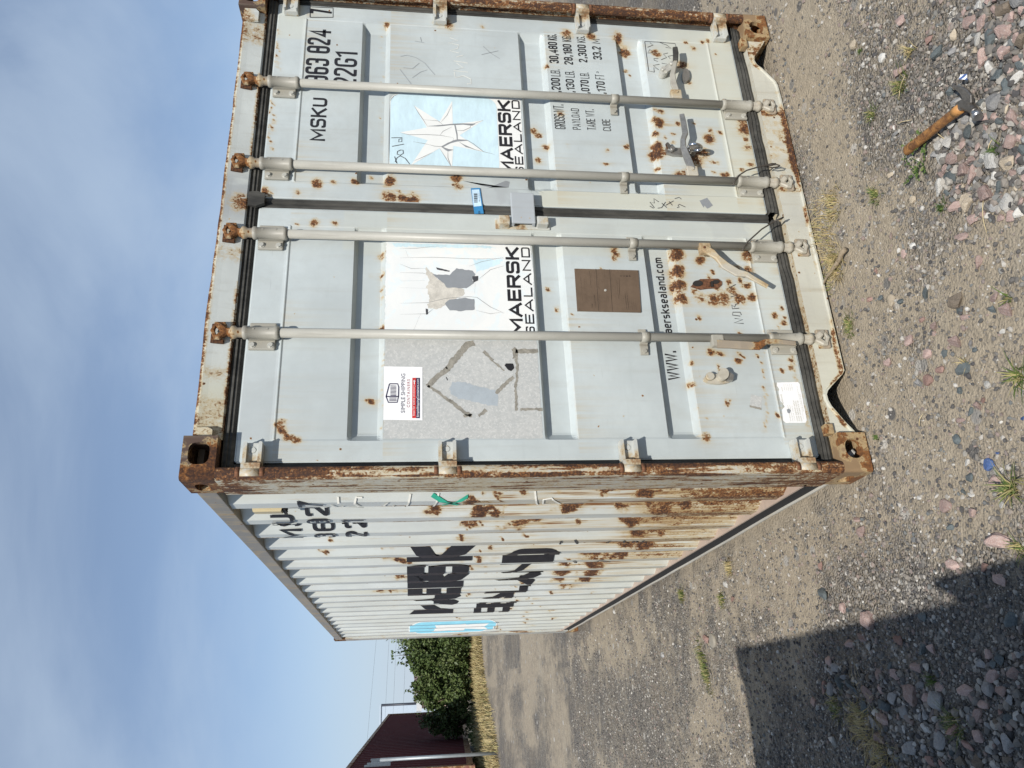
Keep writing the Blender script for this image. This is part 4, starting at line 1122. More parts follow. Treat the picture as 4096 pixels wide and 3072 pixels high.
sign('7', a1(1385, 130), a1(1200, 78), doorR, .135)
sign('22G1', a1(1602, 765), a1(1415, 455), doorR, .135, gap=.12)
sign('GROSS WT.', a2(1465, 1145), a2(1352, 922), doorR, .085); sign('PAYLOAD', a2(1600, 1150), a2(1510, 960), doorR, .085)
sign('TARE WT.', a2(1735, 1153), a2(1637, 966), doorR, .085); sign('CUBE', a2(1868, 1162), a2(1785, 1055), doorR, .085)
for txt, bl, tr, w_ in (('67,200', (1430, 893), (1332, 690), .15), ('62,130', (1555, 897), (1462, 700), .15), ('5,070', (1683, 865), (1592, 708), .15), ('1,170', (1825, 858), (1732, 720), .15),
                    ('LB.', (1418, 678), (1330, 612), .075), ('LB.', (1545, 688), (1458, 625), .075), ('LB.', (1675, 698), (1590, 640), .075), ('FT', (1808, 705), (1724, 660), .075), ('3', (1757, 648), (1737, 634), .14),
                    ('30,480', (1405, 562), (1306, 370), .15), ('28,180', (1532, 575), (1436, 390), .15), ('2,300', (1658, 555), (1566, 395), .15), ('33.2', (1787, 530), (1696, 410), .15),
                    ('KG.', (1388, 360), (1302, 300), .10), ('KG.', (1515, 372), (1430, 312), .085), ('KG.', (1640, 380), (1560, 316), .085), ('M', (1770, 388), (1690, 345), .085), ('3', (1720, 332), (1690, 318), .12)):
    sign(txt, a2(*bl), a2(*tr), doorR, w_)
sign('WWW.', b3(487, 378), b3(345, 116), doorL, .15, plane=DOOR + TD + 0.002, gap=.10)
sign('maersksealand.com', a6(648, 1465), a6(470, 732), doorL, .165, plane=DOOR + TD + 0.002, gap=.13)

def poly_decal(pts, parent, mat, lift, name='decal', plane=None, rag=0.0, seed=0, xz=False):
    if plane is None:
        Q_ = pts if xz else [dp(x, y) for x, y in pts]
        plane = surf(sum(q[0] for q in Q_) / len(Q_), sum(q[1] for q in Q_) / len(Q_))
    P = pts if xz else [dp(x, y, plane) for x, y in pts]
    if rag:
        Q = []; rr = random.Random(seed)
        for i in range(len(P)):
            a, b = P[i], P[(i + 1) % len(P)]
            d = math.hypot(b[0] - a[0], b[1] - a[1]); k = max(1, int(d / 0.008))
            for j in range(k):
                t = j / k; Q.append((a[0] + (b[0] - a[0]) * t + rr.uniform(-rag, rag), a[1] + (b[1] - a[1]) * t + rr.uniform(-rag, rag)))
        P = Q
    bm = bmesh.new()
    f = bm.faces.new([bm.verts.new((x, plane - lift, z)) for x, z in P])
    bm.normal_update(); bmesh.ops.triangulate(bm, faces=[f], ngon_method='EAR_CLIP')
    me = bpy.data.meshes.new(name); bm.to_mesh(me); bm.free()
    return link(name, me, mat, parent)
def strokes(lines, parent, mat, w, lift=0.0016, plane=None, name='scribble', conv=None, taper=False):
    """thin drawn lines; each line a list of photo points"""
    v = []; f = []
    if plane is None: plane = surf(*dp(*lines[0][0]))
    for ln in lines:
        P = [np.array(conv(*p) if conv else dp(*p, plane)) for p in ln]
        n = len(P); b = len(v)
        for i in range(n):
            d = P[min(i + 1, n - 1)] - P[max(i - 1, 0)]; d = d / (np.linalg.norm(d) + 1e-9)
            nn = np.array([-d[1], d[0]]); ww = w * (0.25 if taper and i in (0, n - 1) else 1)
            for s_ in (-.5, .5):
                q = P[i] + nn * ww * s_; v.append((q[0], plane - lift, q[1]))
        f += [(b + 2 * i, b + 2 * i + 1, b + 2 * i + 3, b + 2 * i + 2) for i in range(n - 1)]
    me = bpy.data.meshes.new(name); me.from_pydata(v, [], f)
    return link(name, me, mat, parent)
def rrect(x0, z0, x1, z1, r, corners=(1, 1, 1, 1)):
    o = []
    for (cx, cz, a), k in zip(((x1 - r, z1 - r, 0), (x0 + r, z1 - r, 90), (x0 + r, z0 + r, 180), (x1 - r, z0 + r, 270)), corners):
        if k:
            for i in range(7):
                t = math.radians(a + 15 * i); o.append((cx + r * math.cos(t), cz + r * math.sin(t)))
        else:
            o.append((cx + r * math.copysign(1, math.cos(math.radians(a + 45))), cz + r * math.copysign(1, math.sin(math.radians(a + 45)))))
    return o
# framed check digit
bx = [a1(1195, 155), a1(1398, 155), a1(1398, 72), a1(1195, 62)]
strokes([bx + [bx[0]]], doorR, M['ink'], 0.004)

# right decal: white sheet, pale blue square, seven pointed star
x0, zt = 1.405, 1.892
poly_decal(rrect(1.405, 1.287, 1.853, 1.892, 0.05, (1, 1, 0, 0)), doorR, M['white'], 0.0010, 'decal_sheet', xz=True, rag=0.0012, seed=4)
poly_decal(rrect(1.410, 1.402, 1.851, 1.889, 0.055), doorR, M['pale_blue'], 0.0016, 'decal_square', xz=True)
star = [(200, 358), (410, 320), (310, 145), (512, 272), (612, 108), (617, 295), (862, 262), (670, 382), (862, 513), (622, 465), (610, 640), (510, 485), (285, 620), (418, 420)]
poly_decal([c7(*p) for p in star], doorR, M['white'], 0.0022, 'decal_star')
sign('MAERSK', c7(1105, 706), c7(967, 103), doorR, .215, lift=0.0024, name='decal_lettering', gap=.09)
sign('SEALAND', c7(1183, 706), c7(1080, 103), doorR, .17, lift=0.0024, name='decal_lettering', gap=.16)
cr = [[(308, 145), (345, 205), (380, 255), (415, 310)], [(385, 258), (500, 268), (540, 300)], [(415, 311), (520, 308), (600, 296), (690, 290), (760, 298), (860, 262)], [(630, 300), (640, 345), (652, 395), (655, 412)], [(640, 345), (700, 345), (755, 320), (760, 300)],
      [(200, 362), (270, 378), (400, 376), (515, 382), (615, 400)], [(515, 380), (540, 350), (612, 315)], [(530, 472), (580, 445), (620, 425), (655, 416), (730, 420), (780, 450), (860, 512), (950, 535)], [(415, 452), (470, 468), (525, 472), (580, 492), (625, 498)], [(578, 500), (578, 560), (592, 600), (608, 636)],
      [(668, 435), (720, 470), (790, 495), (860, 512)], [(512, 485), (560, 560), (605, 632)], [(310, 585), (390, 550), (450, 520)], [(525, 275), (570, 225), (610, 140)], [(620, 400), (622, 425)], [(300, 432), (400, 450), (420, 455)], [(122, 110), (128, 95), (150, 70), (180, 58)], [(118, 115), (115, 300), (112, 450), (110, 610)]]
strokes([[c7(*p) for p in l] for l in cr], doorR, M['crack'], 0.0024, 0.0028, name='crack', taper=True)
for pts in ([(415, 309), (520, 300), (620, 290), (700, 287), (800, 290), (770, 306), (700, 298), (600, 302), (500, 312)], [(655, 414), (720, 418), (735, 424), (650, 432), (600, 445), (540, 476), (525, 470), (580, 440)], [(525, 473), (580, 490), (622, 498), (580, 510), (560, 500)], [(628, 300), (640, 302), (655, 372), (656, 415), (648, 415), (645, 372)], [(668, 436), (705, 455), (790, 492), (720, 475)]):
    poly_decal([c7(*p) for p in pts], doorR, M['peel'], 0.0025, 'torn_strip')
sold = [[(275, 610), (240, 565), (200, 545), (175, 560), (160, 590), (175, 605), (155, 550)], [(200, 500), (178, 510), (175, 532), (200, 540), (225, 525), (222, 500), (200, 498)], [(230, 452), (135, 470)], [(215, 410), (190, 412), (188, 435), (212, 432), (214, 400), (130, 402)]]
strokes([[c7(*p) for p in l] for l in sold], doorR, M['inkfade'], 0.0035, 0.0027)
# scratches and chalk on the right leaf
def scr(o, ls, parent, mat, w, lift=0.0014, plane=None): strokes([[o(*p) for p in l] for l in ls], parent, mat, w, lift, plane)
scr(a2, [[(590, 745), (630, 740), (625, 700), (560, 670), (490, 690), (480, 640)], [(600, 640), (470, 625), (560, 600), (500, 560)], [(600, 560), (475, 540)], [(560, 490), (500, 505)], [(520, 470), (440, 450), (510, 430), (520, 400), (430, 380), (515, 360), (440, 335)]], doorR, M['chalk'], 0.0028)
scr(a2, [[(5, 500), (60, 490), (140, 510), (220, 560), (270, 620), (310, 665)], [(0, 615), (50, 680), (100, 745)], [(30, 600), (110, 610), (170, 560)], [(110, 690), (180, 640), (240, 620)], [(130, 365), (215, 380)], [(180, 330), (190, 370)], [(720, 485), (870, 450)], [(735, 410), (800, 470), (880, 520)]], doorR, M['peel'], 0.0022)
scr(a3, [[(395, 370), (430, 630), (480, 640)], [(395, 368), (530, 375), (665, 388), (672, 420)], [(480, 640), (475, 600), (520, 620), (470, 580), (525, 570)], [(510, 545), (480, 535), (475, 520), (515, 520)], [(500, 470), (420, 470), (440, 440), (470, 460)], [(560, 600), (600, 570), (545, 560)], [(540, 530), (590, 510), (560, 480), (600, 470)], [(620, 520), (600, 500), (650, 490)], [(580, 420), (630, 430), (590, 400), (560, 390), (525, 375)], [(420, 420), (470, 400), (440, 380)]], doorR, M['inkfade'], 0.0034)
scr(a6, [[(440, 275), (470, 295), (480, 290), (440, 240), (480, 250), (475, 210), (520, 240)], [(510, 295), (545, 290), (580, 240)], [(545, 250), (590, 290)], [(580, 270), (650, 230)], [(610, 235), (640, 270)], [(680, 290), (700, 285), (690, 270), (700, 260), (755, 285)], [(660, 210), (700, 200), (720, 215)]], doorR, M['inkfade'], 0.0035)
scr(a6, [[(1270, 1315), (1185, 1310), (1262, 1280), (1190, 1270)], [(1240, 1250), (1170, 1240), (1175, 1215), (1240, 1215), (1250, 1240)], [(1230, 1180), (1170, 1185), (1165, 1150), (1190, 1170), (1200, 1145), (1220, 1140)], [(1155, 1080), (1215, 1065), (1155, 1050)], [(1170, 1010), (1140, 1000), (1200, 970)]], doorL, M['inkfade'], 0.004)
poly_decal([a6(880, 228), a6(948, 203), a6(1000, 270), a6(950, 300), a6(925, 270), a6(915, 290)], doorR, M['peel'], 0.001, 'tape_square', rag=0.001)
poly_decal([a2(550, 1600), a2(720, 1640), a2(960, 1660), a2(970, 1610), a2(935, 1600), a2(790, 1660)], doorR, M['peel'], 0.0009, 'tape_ghost')

# left decal: mostly worn white sheet
poly_decal([(1.045, 1.896), (0.59, 1.896), (0.59, 1.283), (0.70, 1.281), (0.80, 1.284), (0.9, 1.279), (1.0, 1.284), (1.045, 1.284)], doorL, M['whiteold'], 0.0010, 'decal_sheet', xz=True, rag=0.0015, seed=3)
sign('MAERSK', a5(1093, 1425), a5(928, 640), doorL, .215, lift=0.002, name='decal_lettering', gap=.09)
sign('SEALAND', a5(1197, 1440), a5(1068, 642), doorL, .17, lift=0.002, name='decal_lettering', gap=.16)
poly_decal([a5(*p) for p in [(235, 815), (290, 880), (385, 960), (570, 1010), (570, 1060), (400, 1150), (350, 1185), (240, 1180), (262, 1080), (235, 1000), (262, 930), (225, 870)]], doorL, M['tan'], 0.0014, 'decal_backing', rag=0.004, seed=5)
poly_decal([a5(*p) for p in [(290, 880), (440, 885), (500, 828), (645, 850), (665, 880), (640, 930), (650, 960), (590, 1003), (415, 1000), (385, 960)]], doorL, M['peel'], 0.0018, 'bare_patch', rag=0.002, seed=6)
poly_decal([a5(*p) for p in [(395, 1135), (440, 1100), (580, 1090), (655, 1100), (660, 1195), (540, 1205), (440, 1200)]], doorL, M['peel'], 0.0018, 'bare_patch', rag=0.002, seed=7)
for p in ([(640, 900), (690, 895), (690, 935), (650, 955)], [(228, 1185), (245, 1190), (246, 1235), (230, 1238)], [(320, 820), (440, 850), (435, 860), (330, 840)]):
    poly_decal([a5(*q) for q in p], doorL, M['inkfade'], 0.0024, 'torn_strip', rag=0.001)
poly_decal([a5(*p) for p in [(655, 752), (900, 745), (880, 800), (670, 865)]], doorL, M['pale_blue'], 0.0013, 'faded_square', rag=0.006, seed=2)
poly_decal([dp(1572, 972), dp(1960, 982), dp(1990, 992), dp(1700, 988), dp(1580, 985)], doorL, M['pale_blue'], 0.0013, 'faded_edge', xz=True, rag=0.003, seed=2)
cl = [[(0, 655), (150, 650), (330, 632)], [(0, 735), (300, 730), (660, 745), (920, 740)], [(0, 865), (200, 870), (240, 880)], [(0, 940), (220, 935)], [(0, 1000), (240, 1005)], [(0, 1137), (240, 1132), (400, 1095), (600, 1078), (680, 1085), (800, 1170), (920, 1225)], [(0, 1235), (240, 1230), (300, 1180)], [(180, 1235), (120, 1375)], [(50, 665), (72, 730)], [(610, 810), (720, 770), (920, 730)], [(700, 920), (800, 840), (920, 805)], [(0, 790), (100, 830), (230, 830)], [(665, 960), (660, 1050)], [(670, 1200), (800, 1230), (900, 1215)]]
strokes([[a5(*p) for p in l] for l in cl], doorL, M['crack'], 0.0016, 0.0022, name='crack', taper=True)
# ghost of removed placards
poly_decal([(0.170, 1.892), (0.585, 1.892), (0.585, 1.286), (0.165, 1.286)], doorL, M['mottle'], 0.0006, 'ghost_patch', xz=True, rag=0.002, seed=9)
for ln, w in (([(655, 45), (600, 60), (540, 130), (480, 200), (420, 280)], 0.026), ([(420, 280), (350, 330), (310, 370), (245, 430)], 0.022), ([(245, 430), (320, 470), (380, 520), (440, 560)], 0.012), ([(440, 560), (520, 620), (580, 665), (630, 695)], 0.013), ([(560, 695), (640, 690)], 0.012), ([(690, 700), (730, 670), (765, 640)], 0.012), ([(735, 125), (780, 165), (820, 205)], 0.012), ([(820, 205), (920, 290)], 0.006), ([(1010, 350), (960, 385), (900, 440), (850, 495)], 0.016),
                  ([(1000, 100), (1020, 125), (1018, 190)], 0.020), ([(1020, 120), (1090, 120), (1150, 125), (1222, 120)], 0.018), ([(1018, 190), (1036, 240), (1036, 340), (1022, 440), (1030, 540), (1030, 645)], 0.011), ([(1065, 637), (1150, 635), (1262, 636)], 0.011)):
    P = [b2(*p) for p in ln]
    A = [np.array(dp(*p, DOOR + .002)) for p in P]; l_, r_ = [], []
    for i in range(len(A)):
        d = A[min(i + 1, len(A) - 1)] - A[max(i - 1, 0)]; d /= np.linalg.norm(d); nn = np.array([-d[1], d[0]]) * w / 2
        l_.append(tuple(A[i] + nn)); r_.append(tuple(A[i] - nn))
    poly_decal(l_ + r_[::-1], doorL, M['residue'], 0.0012, 'adhesive_line', xz=True, rag=0.0028, seed=len(P) + int(w * 1000))
poly_decal([b2(*p) for p in [(440, 450), (465, 395), (560, 395), (760, 450), (870, 480), (865, 605), (780, 600), (520, 540), (450, 500)]], doorL, plain('repaint_grey', (0.36, 0.40, 0.43), 0.5, 0, 0.08, 25), 0.0011, 'touch_up', rag=0.003, seed=1)
poly_decal([b2(*p) for p in [(925, 250), (935, 230), (1000, 232), (1012, 270), (985, 300), (960, 290)]], doorL, M['ink'], 0.0016, 'black_smear', rag=0.001)
poly_decal([b2(*p) for p in [(405, 352), (412, 352), (425, 380), (418, 380)]], doorL, M['ink'], 0.0016, 'black_smear')
poly_decal([b3(*p) for p in [(1115, 503), (1220, 530), (1205, 642), (1102, 615)]], doorL, M['mottle'], 0.001, 'tape_square', rag=0.0012)
poly_decal([b3(*p) for p in [(1102, 600), (1207, 625), (1205, 643), (1102, 617)]], doorL, M['residue'], 0.0014, 'tape_edge', rag=0.0012)
# dealer sticker
W1 = [b1(1850, 257), b1(2190, 263), b1(2190, 735), b1(1843, 730)]
st = poly_decal(W1, doorL, M['sticker'], 0.0022, 'dealer_sticker')
st['label'] = 'clean white dealer sticker with container drawing and a red bar'
word('SIMPLE SHIPPING', b1(2034, 668), b1(2002, 322), doorL, M['navy'], lift=0.0028, bold=0.0)
word('CONTAINERS', b1(2078, 620), b1(2053, 372), doorL, plain('dark_red_print', (0.28, 0.03, 0.04), 0.4), lift=0.0028, sp=1.3)
poly_decal([b1(2098, 715), b1(2132, 715), b1(2133, 359), b1(2100, 359)], doorL, M['red'], 0.0026, 'red_bar')
poly_decal([b1(2133, 716), b1(2167, 716), b1(2168, 359), b1(2134, 359)], doorL, M['navy'], 0.0026, 'navy_bar')
word('Scan for active inventory', b1(2126, 695), b1(2104, 425), doorL, M['sticker'], lift=0.0031)
strokes([[b1(2117, 418), b1(2117, 384)], [b1(2110, 392), b1(2117, 380), b1(2124, 392)]], doorL, M['sticker'], 0.0035, 0.0031, name='arrow')
word('SimpleShippingContainers.com', b1(2162, 707), b1(2139, 369), doorL, M['sticker'], lift=0.0031, bold=0.008)
ic = [b1(1898, 412), b1(1970, 412), b1(1980, 440), b1(1978, 520), b1(1966, 576), b1(1888, 576), b1(1868, 525), b1(1898, 412)]
strokes([ic, [b1(1866, 524), b1(1980, 524)]], doorL, M['navy'], 0.0045, 0.0028, name='drawing')
strokes([[b1(1906, y), b1(1958, y + 2)] for y in range(430, 515, 12)] + [[b1(1896, y), b1(1960, y)] for y in range(537, 572, 12)], doorL, M['navy'], 0.003, 0.0028, name='drawing')

# bronze approval plate
pe = Z((2240, 1040), 360 / 1269)
PL = [pe(203, 128), pe(1100, 152), pe(1142, 742), pe(243, 722)]
P = [dp(*p, DOOR) for p in PL]
m = MB(); m.prism(P, DOOR - 0.004, DOOR + 0.002); pl = m.build('approval_plate', M['plate'], doorL)
pl['label'] = 'dark bronze approval plate'
def ps(t, bl, tr): sign(t, pe(*bl), pe(*tr), doorL, .19, M['plateink'], lift=0.0066, name='plate_lettering', gap=.2)
def pw(t, bl, tr, b=0.0): word(t, pe(*bl), pe(*tr), doorL, M['plateink'], lift=0.0066, bold=b, name='plate_lettering')
ps('APPROVED FOR TRANSPORT', (282, 685), (238, 175)); ps('UNDER CUSTOMS SEAL', (322, 632), (280, 222))
pw('TIR GB/C 15299 LR/2003', (366, 575), (336, 280)); pw('MANUFACTURERS NO', (432, 402), (414, 168)); pw('TYPE', (460, 682), (442, 628))
pw('1-CC-BC22-099', (502, 680), (476, 508)); pw('MANUFACTURERS NAME', (536, 415), (512, 140)); pw('NAME OF OWNER', (560, 712), (536, 505))
pw('TREATMENT OF EXPOSED TIMBER', (684, 622), (642, 250)); ps('CSC SAFETY APPROVAL', (792, 660), (746, 215)); pw('GB-LR 39326-12/2003', (826, 560), (790, 300))
for i, ch in enumerate('ACEP'): pw(ch, (866 + i * 43, 246), (836 + i * 43, 226), .01)
for i, tx in enumerate(('DATE MANUFACTURED', 'IDENTIFICATION NO', 'MAX GROSS WEIGHT', 'ALLOWABLE STACKING WEIGHT', 'FOR 1.8 G', 'RACKING TEST LOAD', 'RACKING TEST LOAD', 'WITH ONE DOOR OFF')):
    pw(tx, (880 + i * 27, 712), (862 + i * 27, 545 if i not in (2, 3) else 480))
for bx in ([(332, 275), (362, 578)], [(440, 160), (478, 418)], [(470, 500), (500, 690)], [(550, 440), (650, 725)], [(540, 140), (620, 430)], [(665, 250), (715, 625)], [(775, 270), (830, 590)], [(828, 275), (920, 500)], [(935, 275), (1020, 500)]):
    (xa, ya), (xb, yb) = bx
    strokes([[pe(xa, ya), pe(xb, ya), pe(xb + 8, yb), pe(xa + 8, yb), pe(xa, ya)]], doorL, M['plate'], 0.0012, 0.0064, name='plate_line')
strokes([[pe(500, 135), pe(540, 725)], [pe(695, 140), pe(735, 735)]], doorL, M['plateink'], 0.0012, 0.0064, name='plate_line')
xr, zr = dp(*pe(635, 435), DOOR); MB().tube((xr, DOOR, zr), (xr, DOOR - 0.007, zr), 0.005).build('rivet', M['bolt'], doorL)
for px_, py_ in ((225, 150), (1080, 172), (1118, 722), (262, 703)):
    xr, zr = dp(*pe(px_, py_), DOOR); MB().tube((xr, DOOR, zr), (xr, DOOR - 0.006, zr), 0.0035, seg=8).build('rivet', M['plate'], doorL)

# white dimensions sticker, torn
D3 = [b3(1345, 400), b3(1395, 398), b3(1530, 395), b3(1545, 415), b3(1608, 735), b3(1598, 755), b3(1420, 758), b3(1398, 735), b3(1388, 640), b3(1412, 612), b3(1372, 560), b3(1356, 480), b3(1364, 460), b3(1345, 430)]
dm = poly_decal(D3, doorL, M['sticker'], 0.0016, 'dimension_sticker', rag=0.0008)
dm['label'] = 'torn white sticker listing inside dimensions'
yl = plain('sticker_print', (0.33, 0.31, 0.22), 0.6)
word('DIMENSIONS', b3(1408, 620), b3(1372, 505), doorL, yl, lift=0.002)
word('METRIC', b3(1396, 478), b3(1380, 438), doorL, yl, lift=0.002)
for i, tx in enumerate(('INTERNAL LENGTH', 'INTERNAL WIDTH', 'INTERNAL HEIGHT', 'DOOR OPENING WIDTH', 'DOOR OPENING HEIGHT', 'MODEL NUMBER SC20-309')):
    word(tx, b3(1462 + i * 19, 742), b3(1440 + i * 18, 600 - (i > 2) * 40), doorL, yl, lift=0.002)
for i, tx in enumerate(('5902 mm', '2352 mm', '2393 mm', '2342 mm', '2280 mm')):
    word(tx, b3(1415 + i * 17, 470), b3(1399 + i * 17, 415), doorL, yl, lift=0.002)
word('GUANGDONG SHUN AN PACIFIC CONTAINER CO., LTD.', b3(1578, 728), b3(1520, 430), doorL, yl, lift=0.002)
word('SHUNDE GUANGDONG P.R. CHINA', b3(1580, 655), b3(1540, 500), doorL, yl, lift=0.002)
poly_decal([b3(*p) for p in [(1430, 640), (1450, 630), (1465, 650), (1455, 675), (1437, 668)]], doorL, M['peel'], 0.0022, 'torn_hole', rag=0.001)
# blue tag with bar code across the gap
T = [a5(626, 120), a5(706, 117), a5(740, 343), a5(658, 345)]
P = [dp(*p, 0.062) for p in T]
m = MB(); m.prism(P, 0.0595, 0.0612); tg = m.build('blue_tag', M['bluetag'], doorR); tg['label'] = 'blue paper tag with bar code stuck across the door gap'
poly_decal([a5(*p) for p in [(634, 133), (700, 130), (722, 275), (652, 283)]], doorR, plain('tag_pale_blue', (0.55, 0.72, 0.85), 0.4), 0.0020, 'tag_field', plane=0.061)
strokes([[a5(652 + k * 0.2, y), a5(684 + k * 0.2, y)] for k, y in enumerate((168, 174, 178, 186, 192, 197, 205, 211, 215, 223, 230, 238, 246))], doorR, M['ink'], 0.0022, 0.0026, plane=0.061, name='bar_code')
word('44121411', a5(706, 240), a5(694, 165), doorR, M['ink'], lift=0.0026, plane=0.061)
word('ES', a5(708, 343), a5(692, 322), doorR, M['ink'], lift=0.003, plane=0.061)
# maker's roundels on the hinge blades and a circular scuff
poly_decal([b3(*p) for p in ov(885, 995, 48, 50)], doorL, mottled('scuff', (0.50, 0.545, 0.55), (0.30, 0.30, 0.30), (0.5, 0.54, 0.55), 70), 0.0006, 'scuff', rag=0.004, plane=DOOR + 0.0012)
for z in (2.354, 1.656, 0.963, 0.262):
    m = MB(); ring = [(0.118 + 0.011 * math.cos(a), 0.0335, z + 0.004 + 0.011 * math.sin(a)) for a in [2 * math.pi * i / 16 for i in range(17)]]
    m.path(ring, 0.0016, 6); m.build('hinge_roundel', M['hinge'], doorL)

# ---- lettering painted across the corrugation: cut at each fold, then folded
def wall_paint(me, y_start, y_end, z0, z1, name, mat, lift=0.0022, poly=False):
    """text runs from y_start (left, far) to y_end (near)"""
    c = coords(me); lo, hi = c.min(0), c.max(0)
    lay = c[:, 2] * 1.0
    u = (c[:, 0] - lo[0]) / (hi[0] - lo[0]); v = (c[:, 1] - lo[1]) / (hi[1] - lo[1])
    P = np.stack([lay, y_start + u * (y_end - y_start), z0 + v * (z1 - z0)], 1)
    me.vertices.foreach_set('co', P.ravel()); me.update()
    bm = bmesh.new(); bm.from_mesh(me)
    for yb in BYs:
        if min(y_start, y_end) < yb < max(y_start, y_end):
            bmesh.ops.bisect_plane(bm, geom=bm.verts[:] + bm.edges[:] + bm.faces[:], plane_co=(0, yb, 0), plane_no=(0, 1, 0))
    bmesh.ops.triangulate(bm, faces=bm.faces[:])
    for w in bm.verts:
        w.co.x = float(wall_x(w.co.y)) - lift - 0.0035 - .0001 * w.co.x
    # keep the paint just proud of the webs on both slopes
    bm.to_mesh(me); bm.free()
    return link(name, me, mat, box)
def smesh(txt, W, H, wt, gap):
    V, F = sign_mesh(txt, W, H, wt * H, gap)
    me = bpy.data.meshes.new('lettering'); me.from_pydata([tuple(v) for v in V], [], F); return me
def poly_me(pts):
    bm = bmesh.new(); f = bm.faces.new([bm.verts.new((a, b, 0)) for a, b in pts]); bm.normal_update(); bmesh.ops.triangulate(bm, faces=[f], ngon_method='EAR_CLIP')
    me = bpy.data.meshes.new('decal'); bm.to_mesh(me); bm.free(); return me
wall_paint(smesh('MAERSK', 4.02 - 1.33, 1.815 - 1.425, 0.27, 0.1), 4.02, 1.33, 1.425, 1.815, 'side_lettering', M['ink'])
wall_paint(smesh('SEALAND', 4.13 - 1.46, 1.272 - 0.945, 0.2, 0.16), 4.13, 1.46, 0.945, 1.272, 'side_lettering', M['ink'])
wall_paint(smesh('MSKU', 0.992 - 0.62, 2.392 - 2.286, .15, .16), 0.992, 0.62, 2.286, 2.392, 'side_lettering', M['ink'])
wall_paint(smesh('363 824 7', 0.992 - 0.36, 2.238 - 2.138, .15, .16), 0.992, 0.36, 2.138, 2.238, 'side_lettering', M['ink'])
wall_paint(smesh('22G1', 0.992 - 0.66, 2.094 - 1.994, .15, .16), 0.992, 0.66, 1.994, 2.094, 'side_lettering', M['ink'])
sq = rrect(0, 0, 0.86, 0.83, 0.12)
wall_paint(poly_me(rrect(0, 0, 0.88, 0.85, 0.13)), 5.66, 4.78, 0.966, 1.816, 'side_decal', M['white'], 0.0012)
wall_paint(poly_me(sq), 5.65, 4.79, 0.976, 1.806, 'side_decal', M['blue'], 0.0022)
sp = []
for i in range(14):
    a = math.pi / 2 + i * math.pi / 7; r = 0.40 if i % 2 == 0 else 0.185
    sp.append((r * math.cos(a), r * math.sin(a)))
wall_paint(poly_me(sp), 5.61, 4.83, 1.02, 1.77, 'side_star', M['white'], 0.0032)
tape = M['green']
for pts in ([(0.33, 1.70), (0.35, 1.71), (0.44, 1.60), (0.42, 1.59)], [(0.42, 1.66), (0.44, 1.665), (0.36, 1.56), (0.34, 1.56)]):
    me = poly_me([(-p[0], p[1]) for p in pts]); ys = [p[0] for p in pts]; zs = [p[1] for p in pts]
    wall_paint(me, max(ys), min(ys), min(zs), max(zs), 'tape_strip', tape)
def wall_strokes(lines, mat, w, lift=0.002):
    v = []; f = []
    for ln in lines:
        P = [np.array(p, float) for p in ln]; Q = []
        for a, b in zip(P[:-1], P[1:]):
            k = max(1, int(abs(b[0] - a[0]) / 0.01)); Q += [a + (b - a) * j / k for j in range(k)]
        Q.append(P[-1]); n = len(Q); b0 = len(v)
        for i in range(n):
            d = Q[min(i + 1, n - 1)] - Q[max(i - 1, 0)]; d = d / (np.linalg.norm(d) + 1e-9); nn = np.array([-d[1], d[0]])
            for s_ in (-.5, .5):
                q = Q[i] + nn * w * s_; v.append((float(wall_x(q[0])) - lift - 0.0035, q[0], q[1]))
        f += [(b0 + 2 * i, b0 + 2 * i + 1, b0 + 2 * i + 3, b0 + 2 * i + 2) for i in range(n - 1)]
    me = bpy.data.meshes.new('scribble'); me.from_pydata(v, [], f); return link('scribble', me, mat, box)
def wp(x, y, o=(900, 1850), X=0.03):
    p = sight(o[0] + x * 1000 / 2212, o[1] + y * 1000 / 2212, 0, X); return (float(p[1]), float(p[2]))
wall_strokes([[wp(935, 325), wp(980, 345), wp(1020, 345), wp(1048, 335)], [wp(1000, 290), wp(1005, 310)], [wp(1215, 290), wp(1160, 290), wp(1145, 315), wp(1190, 340)], [wp(1075, 345), wp(1230, 350)], [wp(1440, 305), wp(1410, 325), wp(1408, 360)], [wp(1640, 275), wp(1600, 350), wp(1560, 390)], [wp(1890, 270), wp(1850, 330), wp(1770, 390)], [wp(1490, 330), wp(1490, 350), wp(1550, 365)]], M['chalk'], 0.008)
o16 = (1600, 1900)
wall_strokes([[wp(1195, 145, o16), wp(1205, 200, o16), wp(1225, 225, o16)], [wp(1330, 210, o16), wp(1260, 205, o16), wp(1265, 170, o16), wp(1340, 165, o16), wp(1420, 210, o16), wp(1630, 215, o16)], [wp(740, 220, o16), wp(760, 260, o16), wp(790, 240, o16)]], M['chalk'], 0.008)
wall_strokes([[wp(1545, 540, o16), wp(1580, 590, o16), wp(1680, 612, o16), wp(1790, 600, o16), wp(1850, 545, o16)], [wp(1420, 545, o16), wp(1410, 600, o16)], [wp(1530, 725, o16), wp(1580, 760, o16), wp(1680, 765, o16), wp(1760, 720, o16), wp(1900, 745, o16)], [wp(1975, 540, o16), wp(1990, 600, o16), wp(2050, 600, o16), wp(2060, 545, o16)], [wp(2080, 545, o16), wp(2150, 590, o16)], [wp(2150, 540, o16), wp(2090, 600, o16)], [wp(2170, 550, o16), wp(2180, 600, o16)], [wp(2000, 560, o16), wp(2050, 570, o16)]], M['inkfade'], 0.010)

